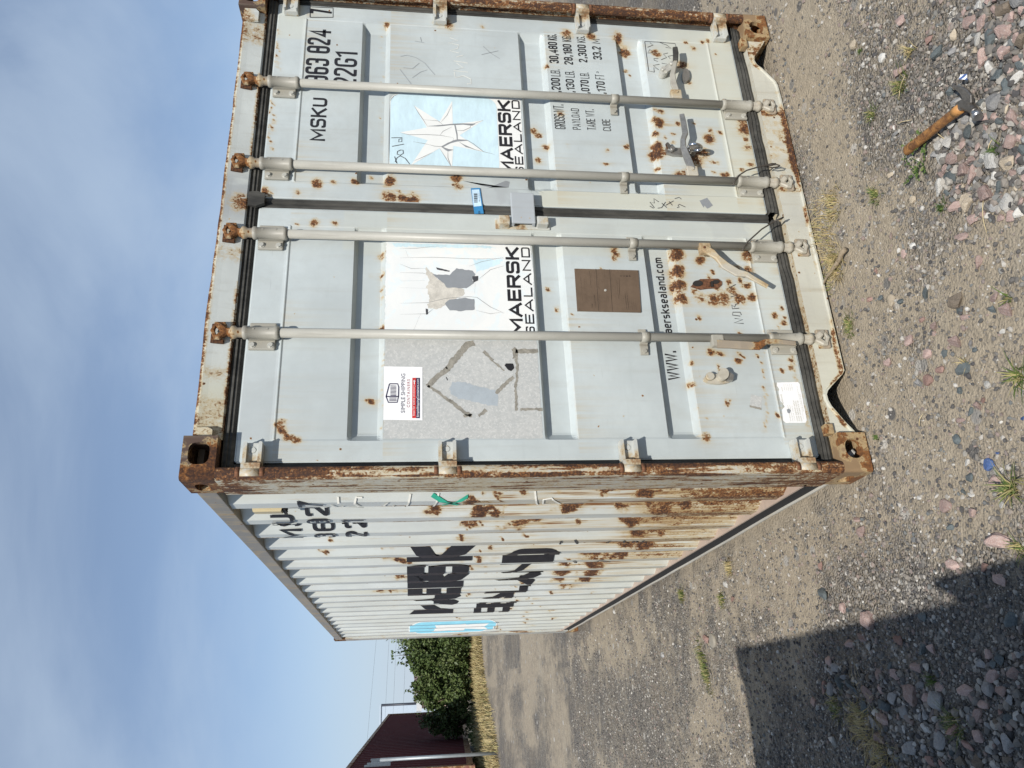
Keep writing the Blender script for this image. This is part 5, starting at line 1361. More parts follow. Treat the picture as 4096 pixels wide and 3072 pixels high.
# ------------------------------------------------------------------ ground
def gz(X, Y):
    P = np.stack([np.asarray(X, float), np.asarray(Y, float)], 1)
    z = (fbm(P, 1.3, 71) - 0.5) * 0.020 + (fbm(P, 7.0, 72, 3) - 0.5) * 0.008
    X_, Y_ = P[:, 0], P[:, 1]
    near = np.clip(np.maximum(np.abs(X_ - 1.2) - 1.25, np.maximum(-Y_, Y_ - 6.1)) / 0.5, 0, 1)   # packed flat under the box
    s1 = np.clip((Y_ - 5.0) / 7.5, 0, 1); s2 = np.clip((Y_ - 16.5) / 10.0, 0, 1)
    rise = 0.25 * s1 * s1 * (3 - 2 * s1) - 0.85 * s2 * s2 * (3 - 2 * s2)        # the yard climbs to the verge, then falls away
    return z * (0.25 + 0.75 * near) - 0.006 * (1 - near) - 0.004 + rise
def dust(X, Y):
    P = np.stack([X, Y], 1)
    d = np.clip((fbm(np.stack([X * 1.0, Y * 1.0], 1), 1.1, 61) - 0.46) * 4.5, 0, 1) * (0.4 + 0.6 * fbm(P, 9, 62))
    tr = np.clip((fbm(np.stack([X * 0.22 + 0.05 * Y, Y * 0.75], 1), 1.4, 63) - 0.40) * 2.6, 0, 1)      # wheel tracks
    d = np.maximum(d, 0.62 * tr * np.clip((Y - 1.0) / 2.5, 0, 1) * (0.55 + 0.45 * fbm(P, 6, 64)))
    k = np.exp(-(((X - 2.05) / 0.70) ** 2 + ((Y + 0.24) / 0.33) ** 2) ** 1.3)
    k = np.maximum(k, np.exp(-(((X - 1.35) / 0.35) ** 2 + ((Y + 0.25) / 0.18) ** 2) ** 1.3))
    d = np.maximum(d, k * (0.75 + 0.6 * fbm(P, 7, 65)))
    d = np.maximum(d, 0.8 * np.exp(-(((X + 0.22) / 0.35) ** 2)) * np.clip((Y - 0.2) / 1.2, 0, 1) * np.clip(fbm(P, 5, 66) * 2 - .5, 0, 1))
    return np.clip(d, 0, 1)
def spread(lo, hi, a, b, step, g):
    mid = list(np.arange(a, b, step)); out = mid[:]
    s_, v = step, b
    while v < hi:
        out.append(v); s_ *= g; v += s_
    out.append(hi)
    s_, v = step, a
    while v > lo:
        s_ *= g; v -= s_; out.append(max(v, lo))
    return np.unique(np.round(out, 4))
gx = spread(-500, 500, -3.0, 3.4, 0.032, 1.12); gy = spread(-60, 900, -1.9, 4.2, 0.032, 1.07)
me = grid_mesh('ground', gx, gy, lambda U, W: np.stack([U, W, gz(U, W)], 1), smooth=True)
setattrs(me, lambda P: {'dust': dust(P[:, 0], P[:, 1])})
t = NT('gravel_ground')
co = t.co
d = t.attr('dust')
n1 = t.noise(11, 6, 0.65); n2 = t.noise(70, 4, 0.6)
dm = t.step(t.math('ADD', d, t.math('MULTIPLY', t.math('SUBTRACT', n1, 0.5), 1.2)), 0.06, 0.66)
v1 = t.n('ShaderNodeTexVoronoi'); v1.inputs['Scale'].default_value = 95; t.l(co, v1.inputs['Vector'])
v2 = t.n('ShaderNodeTexVoronoi'); v2.inputs['Scale'].default_value = 210; t.l(co, v2.inputs['Vector'])
s1 = t.n('ShaderNodeSeparateColor'); t.l(v1.outputs['Color'], s1.inputs[0])
s2 = t.n('ShaderNodeSeparateColor'); t.l(v2.outputs['Color'], s2.inputs[0])
g1 = t.ramp(s1.outputs[0], [(0.0, (.060, .057, .055)), (0.3, (.12, .112, .102)), (0.55, (.185, .172, .152)), (0.75, (.21, .175, .155)), (0.9, (.31, .288, .255)), (1.0, (.50, .475, .43))])
g2 = t.ramp(s2.outputs[1], [(0.0, (.055, .050, .046)), (0.5, (.145, .133, .116)), (0.85, (.25, .228, .192)), (1.0, (.46, .435, .39))])
gr = t.mix(t.step(n2, 0.42, 0.58), g1, g2)
gr = t.mix(t.step(v1.outputs['Distance'], 0.45, 0.75, 0, 0.35), gr, (.085, .075, .062))  # gaps between pebbles darkened to stand in for their small shadows
gr = t.mix(t.step(t.noise(1.7, 4, 0.6), 0.40, 0.62, 0, 0.55), gr, (.265, .222, .165))
v3 = t.n('ShaderNodeTexVoronoi'); v3.inputs['Scale'].default_value = 26; t.l(co, v3.inputs['Vector'])
s3 = t.n('ShaderNodeSeparateColor'); t.l(v3.outputs['Color'], s3.inputs[0])
spk = t.math('MULTIPLY', t.step(s3.outputs[1], 0.72, 0.80), t.step(v3.outputs['Distance'], 0.42, 0.30))
gr = t.mix(t.math('MULTIPLY', spk, 0.75), gr, t.mix(s3.outputs[2], (.085, .08, .075), (.50, .47, .42)))
gr = t.mix(t.step(t.noise(4.0, 6, 0.7), 0.40, 0.66, 0, 0.25), gr, (.10, .094, .088))
ds = t.mix(t.step(t.noise(24, 5, 0.7), 0.3, 0.7), (.285, .240, .178), (.385, .325, .242))
ds = t.mix(t.step(s2.outputs[0], 0.80, 0.90, 0, 0.55), ds, (.17, .15, .125))
c = t.mix(dm, gr, ds)
hgt = t.math('ADD', t.math('MULTIPLY', t.math('SUBTRACT', 1.0, v1.outputs['Distance']), t.math('SUBTRACT', 1.0, t.math('MULTIPLY', dm, 0.75))), t.math('MULTIPLY', n2, 0.5))
t.bump(hgt, 0.95, 0.014)
c = t.mix(t.step(t.noise(9, 7, 0.75), 0.36, 0.70, 0, 0.22), c, (.13, .115, .098))
c = t.mix(t.step(t.noise(2.6, 6, 0.7, t.map((.45, 1.5, 1))), 0.50, 0.72, 0, 0.5), c, (.33, .295, .235))
v4 = t.n('ShaderNodeTexVoronoi'); v4.inputs['Scale'].default_value = 11; t.l(co, v4.inputs['Vector'])
s4 = t.n('ShaderNodeSeparateColor'); t.l(v4.outputs['Color'], s4.inputs[0])
c = t.mix(t.math('MULTIPLY', t.step(s4.outputs[0], 0.80, 0.86), t.step(v4.outputs['Distance'], 0.34, 0.22)), c, t.mix(s4.outputs[1], (.10, .095, .09), (.48, .45, .40)))
gm = t.done(c, 0.9, 0.0, 0.25)
tag(link('ground', me, gm), kind='structure')

# ------------------------------------------------------------------ gravel
nrs = np.random.RandomState(11)
ICO_V = None
def ico(sub):
    bm = bmesh.new(); bmesh.ops.create_icosphere(bm, subdivisions=sub, radius=1.0)
    bm.verts.index_update()
    V = np.array([v.co[:] for v in bm.verts]); F = np.array([[v.index for v in f.verts] for f in bm.faces]); bm.free()
    return V, F
IV, IF = ico(1)
def in_box(X, Y): return (X > -0.02) & (X < W_ + 0.02) & (Y > 0.03)
def project(X, Y, Z):
    c = (np.stack([X, Y, Z], 1) - CAM) @ RM.T
    return 2048 + FPX * c[:, 1] / c[:, 2], 1536 - FPX * c[:, 0] / c[:, 2], c[:, 2]
def pebble_mesh(name, n, region, rmin, rmax, power):
    X = nrs.uniform(region[0], region[1], n * 14); Y = nrs.uniform(region[2], region[3], n * 14)
    px, py, dep = project(X, Y, np.zeros_like(X))
    vis = (px > -60) & (px < 4400) & (py > -200) & (py < 3300) & (dep > 0.3) & ~in_box(X, Y)
    keep = vis & (nrs.rand(len(X)) < np.clip((2.8 / np.maximum(dep, 0.5)) ** 1.5, 0, 1)) & (nrs.rand(len(X)) > 0.93 * dust(X, Y))
    X, Y, dep = X[keep][:n], Y[keep][:n], dep[keep][:n]
    k = len(X)
    R = rmin + (rmax - rmin) * nrs.rand(k) ** power
    S = R[:, None] * nrs.uniform(0.6, 1.25, (k, 3)); S[:, 2] *= 0.72
    a = nrs.uniform(0, 6.283, k); b = nrs.uniform(-.5, .5, k)
    V = IV[None] * (1 + nrs.uniform(-.22, .22, (k, len(IV), 1)))
    V = V * S[:, None, :]
    ca, sa, cb, sb = np.cos(a)[:, None], np.sin(a)[:, None], np.cos(b)[:, None], np.sin(b)[:, None]
    y2 = V[..., 1] * cb - V[..., 2] * sb; z2 = V[..., 1] * sb + V[..., 2] * cb
    x3 = V[..., 0] * ca - y2 * sa; y3 = V[..., 0] * sa + y2 * ca
    G = gz(X, Y)
    P = np.stack([x3 + X[:, None], y3 + Y[:, None], z2 + (G + S[:, 2] * 0.35)[:, None]], -1).reshape(-1, 3)
    Q = (IF[None] + (np.arange(k) * len(IV))[:, None, None]).reshape(-1, 3)
    me = np_mesh(name, P, Q)
    at = me.attributes.new('hue', 'FLOAT', 'POINT'); at.data.foreach_set('value', np.repeat(nrs.rand(k), len(IV)).astype(np.float32))
    return me
t = NT('gravel_stones')
h = t.attr('hue')
c = t.ramp(h, [(0.0, (.065, .063, .065)), (0.22, (.11, .104, .098)), (0.42, (.18, .167, .15)), (0.62, (.26, .233, .20)), (0.70, (.27, .205, .18)), (0.77, (.13, .142, .145)), (0.86, (.33, .305, .265)), (0.97, (.44, .415, .375)), (1.0, (.58, .56, .52))])
c = t.mix(t.step(t.noise(160, 4, 0.6), 0.3, 0.7, 0, 0.4), c, t.mix(0.45, c, (.10, .09, .08)))
gvm = t.done(c, 0.85, 0, 0.3)
tag(link('gravel', pebble_mesh('gravel', 56000, (-3.4, 3.3, -1.6, 6.5), 0.0026, 0.0105, 2.8), gvm), 'loose grey gravel and grit covering the yard', 'gravel', kind='stuff')

# ------------------------------------------------------------------ stones
def stone_proto(seed, cuts):
    r = np.random.RandomState(seed)
    V, F = ico(3)
    V = V.copy()
    for i in range(cuts):                                    # broken facets
        n = r.normal(size=3); n /= np.linalg.norm(n); dd = r.uniform(0.36, 0.72)
        s_ = V @ n; V -= np.where(s_ > dd, s_ - dd, 0)[:, None] * n[None] * 0.92
    V *= (1 + (fbm(V + 5, 2.2, seed) - 0.5) * 0.20 + (fbm(V + 5, 7, seed + 1) - 0.5) * 0.07)[:, None]
    V /= np.abs(V).max()
    me = np_mesh('stone', V, F, smooth=False)
    return me
PROT = [stone_proto(100 + i, 9 + i % 5) for i in range(10)]
def stone_mat(name, a, b, c, sp=60, grain=0.5):
    t = NT(name)
    n = t.noise(2.2, 5, 0.65); f = t.noise(sp / 8, 4, 0.7); v = t.voro(sp / 4)
    q = t.n('ShaderNodeObjectInfo')
    col = t.mix(t.step(n, 0.35, 0.65), a, b)
    col = t.mix(t.step(f, 0.50, 0.62, 0, grain), col, c)
    col = t.mix(t.step(t.noise(sp / 3, 3, 0.6), 0.62, 0.72, 0, 0.35), col, tuple(x * 0.45 for x in a))
    hs = t.n('ShaderNodeHueSaturation'); t.l(col, hs.inputs['Color'])
    t.l(t.math('ADD', 0.72, t.math('MULTIPLY', q.outputs['Random'], 0.5)), hs.inputs['Value'])
    t.bump(t.math('ADD', f, n), 0.45, 0.06)
    return t.done(hs.outputs['Color'], 0.85, 0, 0.3)
ST = {'p': stone_mat('pink_granite', (.37, .255, .225), (.44, .325, .285), (.54, .48, .45)),
      'g': stone_mat('grey_stone', (.27, .265, .26), (.34, .335, .325), (.44, .43, .42)),
      's': stone_mat('slate_stone', (.10, .118, .122), (.135, .155, .158), (.18, .20, .20), 60, 0.3),
      'w': stone_mat('white_stone', (.50, .48, .44), (.57, .555, .52), (.68, .67, .64)),
      'c': stone_mat('cream_stone', (.46, .38, .28), (.52, .44, .33), (.60, .54, .44)),
      'b': stone_mat('brown_stone', (.185, .15, .115), (.23, .185, .14), (.30, .25, .20)),
      'r': stone_mat('reddish_stone', (.30, .185, .155), (.34, .22, .185), (.44, .32, .28)),
      'u': stone_mat('blue_painted_stone', (.06, .12, .30), (.10, .17, .38), (.28, .30, .36))}
for m_ in PROT: m_.materials.append(ST['p'])
KIND = {'p': 'pink granite', 'g': 'grey', 's': 'dark slate', 'w': 'whitish', 'c': 'cream coloured', 'b': 'brown', 'r': 'reddish', 'u': 'blue painted'}
placed = []; NAMED = []; UNNAMED = []
def stone(x, y, r, kind, label, group=None, asp=1.0, rot=None, flat=0.62, sink=0.35):
    o = bpy.data.objects.new('stone', RNG.choice(PROT)); COL.objects.link(o)
    z = float(gz([x], [y])[0])
    sz = r * flat * RNG.uniform(0.85, 1.15)
    o.location = (x, y, z + sz * (1 - sink) * 0.6)
    o.scale = (r * math.sqrt(asp), r / math.sqrt(asp), sz)
    o.rotation_euler = (RNG.uniform(-.25, .25), RNG.uniform(-.25, .25), RNG.uniform(0, 6.28) if rot is None else rot)
    o.material_slots[0].link = 'OBJECT'; o.material_slots[0].material = ST[kind]
    tag(o, label or 'stone', 'stone', group)
    if label: NAMED.append((x, y, label))
    else: UNNAMED.append((o, x, y, r, kind))
    placed.append((x, y, r))
    return o
q0 = Z((3000, 0), .4955); q1 = Z((3000, 800), .4955); q2 = Z((3000, 1500), .4955); q3 = Z((3000, 2250), .4955); q4 = Z((2000, 2250), .4955)
def pstone(o, x, y, w, kind, label=None, group=None, h=None):
    X, Y = gp(*o(x, y))
    h = h or w
    X2, Y2 = gp(*o(x, y + w / 2)); X3, Y3 = gp(*o(x + h / 2, y))
    rx = math.hypot(X2 - X, Y2 - Y); ry = math.hypot(X3 - X, Y3 - Y)
    ry = min(ry, rx * 1.7)
    a = math.sqrt(rx * ry); asp = max(0.5, min(2.0, rx / ry))
    if not label:
        zone = 'in front of the doors' if X > 0.25 else ('in the shaded gravel' if X < -0.45 else 'beside the left corner')
        group = '%s stones %s' % (KIND[kind], zone)
    stone(X, Y, a, kind, label, group, asp, RM_ANG)
RM_ANG = -0.40
U = None
for a in ((q0, 1770, 170, 110, 'p'), (q0, 1830, 55, 105, 'w', 'pale rounded stone at the top corner of the stone bed', None, 100), (q0, 1870, 180, 115, 'p'), (q0, 1500, 430, 190, 's', 'long dark slate stone lying above the hammer head', None, 95), (q0, 1620, 420, 120, 'g', None, None, 70), (q0, 1640, 275, 100, 'c', 'cream rough stone between the long slate and pink stones', None, 70),
          (q0, 1780, 300, 80, 'w', None, None, 75), (q0, 1440, 320, 100, 'r', None, None, 50), (q0, 1935, 310, 170, 's', None, None, 80), (q0, 1870, 470, 160, 'p', 'large pink granite block on edge above the hammer', None, 120), (q0, 1985, 615, 140, 's', 'dark teal squarish stone right of the hammer claw', None, 130), (q0, 1215, 570, 110, 'p', 'triangular pinkish stone alone in sandy ground with grass beside it', None, 125),
          (q0, 840, 355, 85, 'c', 'small tan stone on the sand near the right container corner', None, 65), (q0, 1065, 465, 80, 'w', 'small rounded whitish stone on the sand', None, 60), (q0, 1740, 955, 95, 'g', 'grey stone under the neck of the hammer', None, 90), (q0, 1650, 830, 90, 'g', 'light grey stone under the hammer claw', None, 105), (q0, 1620, 750, 110, 's', 'teal slate stone touching the claw tips', None, 70), (q0, 1380, 890, 65, 'w', 'small white chip beside the hammer handle', None, 45), (q0, 1520, 1510, 150, 'w', 'long white stone below the end of the hammer handle', None, 85),
          (q0, 1160, 1090, 70, 'g', None, None, 80), (q0, 1135, 1410, 70, 'c', None, None, 55), (q0, 1190, 1340, 40, 'w'), (q0, 900, 190, 50, 'c'), (q0, 905, 540, 36, 'w'), (q0, 1310, 1610, 70, 'c', None, None, 45), (q0, 1210, 170, 150, 'p', None, None, 60),
          (q1, 1660, 50, 110, 'p', None, None, 100), (q1, 1815, 150, 125, 'p', 'pale pink rounded stone beside a white pair of pebbles', None, 120), (q1, 1745, 225, 110, 'w', 'two lobed white pebble on the gravel', None, 40), (q1, 1700, 300, 100, 'p', None, None, 110), (q1, 1305, 375, 75, 'w', None, None, 55), (q1, 1245, 435, 80, 'p', None, None, 45), (q1, 1845, 500, 120, 'p', None, None, 75), (q1, 1675, 800, 150, 'b', 'largest flat brown stone in the open gravel', None, 180), (q1, 1690, 895, 60, 's', None, None, 95),
          (q1, 2075, 890, 130, 'p', None, None, 150), (q1, 1970, 785, 100, 'p', None, None, 75), (q1, 1960, 885, 80, 's', None, None, 80), (q1, 1740, 945, 70, 'p', None, None, 110), (q1, 1275, 1135, 150, 'p', 'tall oval pink stone casting a dark shadow on the gravel', None, 80), (q1, 1115, 1305, 80, 'p', 'rounded cream pink stone nearest the V notch of the sill', None, 85), (q1, 1440, 1240, 90, 'p', None, None, 85), (q1, 1670, 1145, 115, 'p', None, None, 130), (q1, 1735, 1360, 150, 's', None, None, 100), (q1, 1540, 1370, 80, 'r', None, None, 80), (q1, 1445, 1455, 100, 'r', None, None, 95), (q1, 1365, 1480, 90, 'g', None, None, 80), (q1, 1145, 812, 110, 'c', 'upright cream stone beside a dark slate chip', None, 45), (q1, 1205, 820, 80, 's', None, None, 60), (q1, 1420, 740, 130, 's', None, None, 50), (q1, 950, 805, 65, 'r', None, None, 50), (q1, 1045, 790, 70, 's', None, None, 45), (q1, 1575, 1240, 110, 's', None, None, 45), (q1, 1810, 1215, 60, 's', None, None, 60), (q1, 1480, 1080, 55, 'p'), (q1, 1375, 970, 75, 'r', None, None, 60), (q1, 1490, 1010, 75, 'p'), (q1, 1915, 1500, 90, 'w', None, None, 55), (q1, 1105, 575, 45, 'g'), (q1, 1690, 1540, 75, 's', None, None, 65), (q1, 2040, 1060, 60, 'w', None, None, 40), (q1, 1010, 575, 60, 'r', None, None, 30),
          (q2, 1660, 530, 120, 's', 'dark green pointed stone in the open gravel', None, 85), (q2, 1705, 365, 65, 'p', None, None, 75), (q2, 1845, 250, 90, 'p', None, None, 80), (q2, 1880, 205, 60, 'r', None, None, 50), (q2, 1785, 295, 80, 's', None, None, 60), (q2, 1750, 705, 65, 'w', 'white angular chip beside the blue painted stone', None, 55), (q2, 1940, 725, 110, 'u', 'larger blue painted stone in the gravel', None, 100), (q2, 2000, 632, 36, 'u', 'tiny blue painted pebble above the larger blue stone', None, 45), (q2, 2205, 350, 45, 'u', 'small bright blue pebble at the edge of the gravel', None, 50), (q2, 1775, 830, 100, 's', None, None, 75), (q2, 1720, 945, 60, 's', 'round slate blue pebble beside a white one', None, 55), (q2, 1780, 967, 50, 'w', None, None, 60), (q2, 1985, 860, 130, 'p', None, None, 100), (q2, 1580, 1060, 115, 'p', None, None, 110), (q2, 1800, 1110, 85, 'p', None, None, 105), (q2, 2010, 1340, 165, 'p', 'largest pink granite stone at the rim of the shadow', None, 185), (q2, 1620, 1540, 110, 'p', None, None, 130), (q2, 900, 1255, 110, 'p', None, None, 85), (q2, 850, 1165, 65, 'p', None, None, 60), (q2, 1620, 1230, 70, 's', None, None, 50), (q2, 1690, 1420, 60, 'g'), (q2, 1350, 995, 45, 'w'), (q2, 1257, 785, 65, 'w', None, None, 30), (q2, 945, 970, 40, 'c'), (q2, 1210, 505, 45, 'w', None, None, 40), (q2, 570, 1535, 80, 'r', None, None, 40), (q2, 2040, 1050, 60, 'w'),
          (q3, 590, 255, 110, 's', 'greenish grey angular stone in the sunlit gravel above the shadow', None, 90), (q3, 955, 460, 165, 'p', 'tall pink stone standing right at the shadow edge', None, 135), (q3, 740, 365, 95, 'p', None, None, 60), (q3, 785, 378, 50, 's', None, None, 35), (q3, 1395, 440, 100, 's', None, None, 80), (q3, 1470, 470, 50, 'w', None, None, 40), (q3, 1205, 630, 95, 'r', None, None, 85), (q3, 1400, 700, 110, 's', None, None, 75), (q3, 1475, 695, 105, 'p', None, None, 80), (q3, 910, 605, 90, 'p', None, None, 75), (q3, 810, 660, 85, 'p', None, None, 60), (q3, 965, 680, 85, 'w', None, None, 50), (q3, 2015, 140, 110, 'p', None, None, 140), (q3, 1900, 40, 85, 'r', None, None, 90), (q3, 1300, 1060, 180, 'p', 'big pink block sloping among the shaded stones', None, 150), (q3, 1765, 1045, 120, 'p', None, None, 140), (q3, 2030, 1035, 125, 'p', None, None, 115), (q3, 1885, 1140, 100, 'p', None, None, 110), (q3, 1175, 1080, 130, 'g', None, None, 80), (q3, 1530, 1000, 110, 'p', None, None, 80), (q3, 1345, 850, 95, 'p', None, None, 80), (q3, 1425, 840, 75, 'w', None, None, 80), (q3, 1140, 835, 85, 's', None, None, 50), (q3, 695, 850, 110, 'g', None, None, 65), (q3, 635, 800, 100, 'p', None, None, 50), (q3, 660, 885, 80, 'g', None, None, 50), (q3, 670, 1440, 100, 'w', None, None, 70), (q3, 250, 1235, 60, 'g', None, None, 50), (q3, 540, 1170, 60, 'w', None, None, 45), (q3, 505, 1120, 80, 'p', None, None, 55), (q3, 2120, 470, 170, 's', None, None, 100), (q3, 1865, 820, 90, 'g', None, None, 70),
          (q4, 1670, 620, 105, 'r', 'red brick fragment lying beside the round lid on the track', None, 45), (q4, 1870, 295, 55, 'r', None, None, 30), (q4, 920, 395, 40, 'w', None, None, 22), (q4, 1700, 695, 30, 'w'), (q4, 1310, 750, 60, 'g', None, None, 20), (q4, 1815, 175, 60, 'w', None, None, 50)):
    pstone(*a)
# the two heaped beds of crushed stone: individual stones, then the finer ones as one mass
BEDA = [(1740, 0), (2300, -60), (2330, 1720), (1850, 1780), (1560, 1560), (1480, 1250), (1560, 1020), (1760, 820), (1950, 760), (1920, 520), (1820, 430), (1700, 120)]
BEDB = [(560, 960), (760, 820), (1000, 900), (1220, 870), (1500, 1080), (1740, 1160), (1850, 760), (2050, 700), (2330, 300), (2330, 1760), (880, 1760), (1020, 1450), (900, 1200), (640, 1080)]
def inpoly(x, y, poly):
    c = False; j = len(poly) - 1
    for i in range(len(poly)):
        xi, yi = poly[i]; xj, yj = poly[j]
        if (yi > y) != (yj > y) and x < (xj - xi) * (y - yi) / (yj - yi) + xi: c = not c
        j = i
    return c
BA = [gp(*q0(*p)) for p in BEDA]; BB = [gp(*q3(*p)) for p in BEDB]
def bed(poly, n, kinds, where, grp, rlo, rhi):
    xs_ = [p[0] for p in poly]; ys_ = [p[1] for p in poly]; c = 0; tries = 0
    while c < n and tries < 9000:
        tries += 1
        x, y = RNG.uniform(min(xs_), max(xs_)), RNG.uniform(min(ys_), max(ys_))
        if not inpoly(x, y, poly): continue
        r = rlo + (rhi - rlo) * RNG.random() ** 1.6
        if any((x - a) ** 2 + (y - b) ** 2 < (0.80 * (r + s_)) ** 2 for a, b, s_ in placed): continue
        k = RNG.choice(kinds)
        stone(x, y, r, k, None, '%s stones %s' % (KIND[k], grp), RNG.uniform(0.75, 1.45), None, RNG.uniform(.55, .8), 0.2)
        c += 1
bed(BA, 105, 'pppppggwwwsbc', 'packed into the sunlit bed of crushed stone around the hammer', 'in the sunlit stone bed', 0.015, 0.040)
bed(BB, 85, 'pppggggwwssrb', 'packed into the shaded bed of crushed stone with dry grass', 'in the shaded stone bed', 0.015, 0.036)
def heap(poly, n, name, label, rmin, rmax):
    """finer crushed stone of a bed"""
    xs_ = [p[0] for p in poly]; ys_ = [p[1] for p in poly]
    pts = []
    while len(pts) < n:
        x, y = RNG.uniform(min(xs_), max(xs_)), RNG.uniform(min(ys_), max(ys_))
        if inpoly(x, y, poly): pts.append((x, y))
    X = np.array([p[0] for p in pts]); Y = np.array([p[1] for p in pts]); k = n
    V0, F0 = ico(2); R = rmin + (rmax - rmin) * nrs.rand(k) ** 2
    V = V0[None] * (1 + nrs.uniform(-.10, .10, (k, len(V0), 1)))
    for i in range(7):
        nn = nrs.normal(size=(k, 3)); nn /= np.linalg.norm(nn, axis=1)[:, None]; dd = nrs.uniform(.38, .72, (k, 1))
        s_ = np.einsum('kvi,ki->kv', V, nn); V = V - (np.where(s_ > dd, s_ - dd, 0)[..., None] * nn[:, None, :])
    S = R[:, None] * nrs.uniform(.75, 1.3, (k, 3)); S[:, 2] *= .8
    V = V * S[:, None]; a = nrs.uniform(0, 6.28, k); ca, sa = np.cos(a)[:, None], np.sin(a)[:, None]
    P = np.stack([V[..., 0] * ca - V[..., 1] * sa + X[:, None], V[..., 0] * sa + V[..., 1] * ca + Y[:, None], V[..., 2] + (gz(X, Y) + S[:, 2] * .45)[:, None]], -1).reshape(-1, 3)
    Q = (F0[None] + (np.arange(k) * len(V0))[:, None, None]).reshape(-1, 3)
    me = np_mesh(name, P, Q); at = me.attributes.new('hue', 'FLOAT', 'POINT'); at.data.foreach_set('value', np.repeat(nrs.rand(k), len(V0)).astype(np.float32))
    tag(link(name, me, gvm), label, 'gravel', kind='stuff')
heap(BA, 900, 'crushed_stone', 'fine crushed stone filling the sunlit bed by the hammer', .005, .017)
heap(BB, 900, 'crushed_stone', 'fine crushed stone filling the shaded bed', .005, .017)
MARKS = [(3810, 350, 'the hammer claw'), (3880, 410, 'the hammer head'), (3914, 475, 'the hammer face'), (3780, 480, 'the handle top'), (3700, 545, 'the middle of the hammer handle'), (3625, 606, 'the end of the hammer handle'), (3750, 213, 'the long dark slate'), (3984, 305, 'the dark teal stone'), (3927, 232, 'the large pink block'),
         (3895, 308, 'the striped paper scrap'), (3907, 27, 'the pale corner stone'), (3752, 745, 'the long white stone'), (3985, 600, 'the small green weed'), (3765, 835, 'the bright green weed'), (3945, 870, 'the long straw'), (4080, 760, 'the edge by the stone bed'), (4070, 560, 'the edge past the hammer'), (4080, 120, 'the top right corner'),
         (3899, 873, 'the pale pink stone'), (3830, 1196, 'the large flat brown stone'), (4033, 1190, 'the long bladed grass'), (4085, 1500, 'the large green tuft'), (3400, 1000, 'the dead stick'), (3385, 1300, 'the green weed mat'), (3632, 1362, 'the tall oval pink stone'), (3552, 1446, 'the rounded cream pink stone'), (3822, 1763, 'the dark green pointed stone'), (3961, 1859, 'the blue painted stone'), (4055, 1950, 'the half yellow tuft'), (3996, 2164, 'the largest pink stone'),
         (3470, 1800, 'the lower left casting'), (3292, 2376, 'the greenish grey stone'), (3473, 2478, 'the tall shadow edge stone'), (3644, 2775, 'the big sloping pink block'), (3450, 2890, 'the dry grass clump'), (3345, 2830, 'the greener grass by the clump'), (3820, 2890, 'the dull green tuft'), (4070, 2700, 'the shaded right edge'), (4060, 3030, 'the lower right corner'), (3735, 2715, 'the small dark weed'), (3600, 3050, 'the shaded bottom edge'), (3900, 2640, 'the bare shaded dirt'),
         (2850, 2560, 'the round lid'), (2815, 2665, 'the long green grass patch'), (2930, 2590, 'the corner of the shadow'), (3690, 2325, 'the tip of the shadow')]
SEEN = {}
for o, x, y, r_, kd in UNNAMED:
    qx, qy, _ = project(np.array([x]), np.array([y]), np.array([0.0])); qx, qy = qx[0], qy[0]
    mx, my, nm = min(MARKS, key=lambda m_: (m_[0] - qx) ** 2 + (m_[1] - qy) ** 2)
    dx, dy = qx - mx, qy - my; dist = math.hypot(dx, dy)
    way = ('right of' if dx > 0 else 'left of') if abs(dx) > abs(dy) else ('below' if dy > 0 else 'above')
    if dist < 60: way = 'close ' + way if way in ('below', 'above') else 'just ' + way
    size = 'small' if r_ < .019 else ('medium' if r_ < .028 else 'large')
    o['label'] = '%s %s stone %s %s' % (size, KIND[kd], way, nm)
    SEEN.setdefault(o['label'], []).append((qy, o))
for lb, os_ in SEEN.items():
    if len(os_) > 1:
        os_.sort(key=lambda q_: q_[0])
        for i, (_, o) in enumerate(os_):
            o['label'] = lb + (', the upper one' if i == 0 else ', the lower one' if i == len(os_) - 1 else ', the middle one')
o = link('wedged_stone', PROT[3], None, box, (0.088, 0.075, 0.042)); o.scale = (.030, .035, .026); o.material_slots[0].link = 'OBJECT'; o.material_slots[0].material = ST['w']

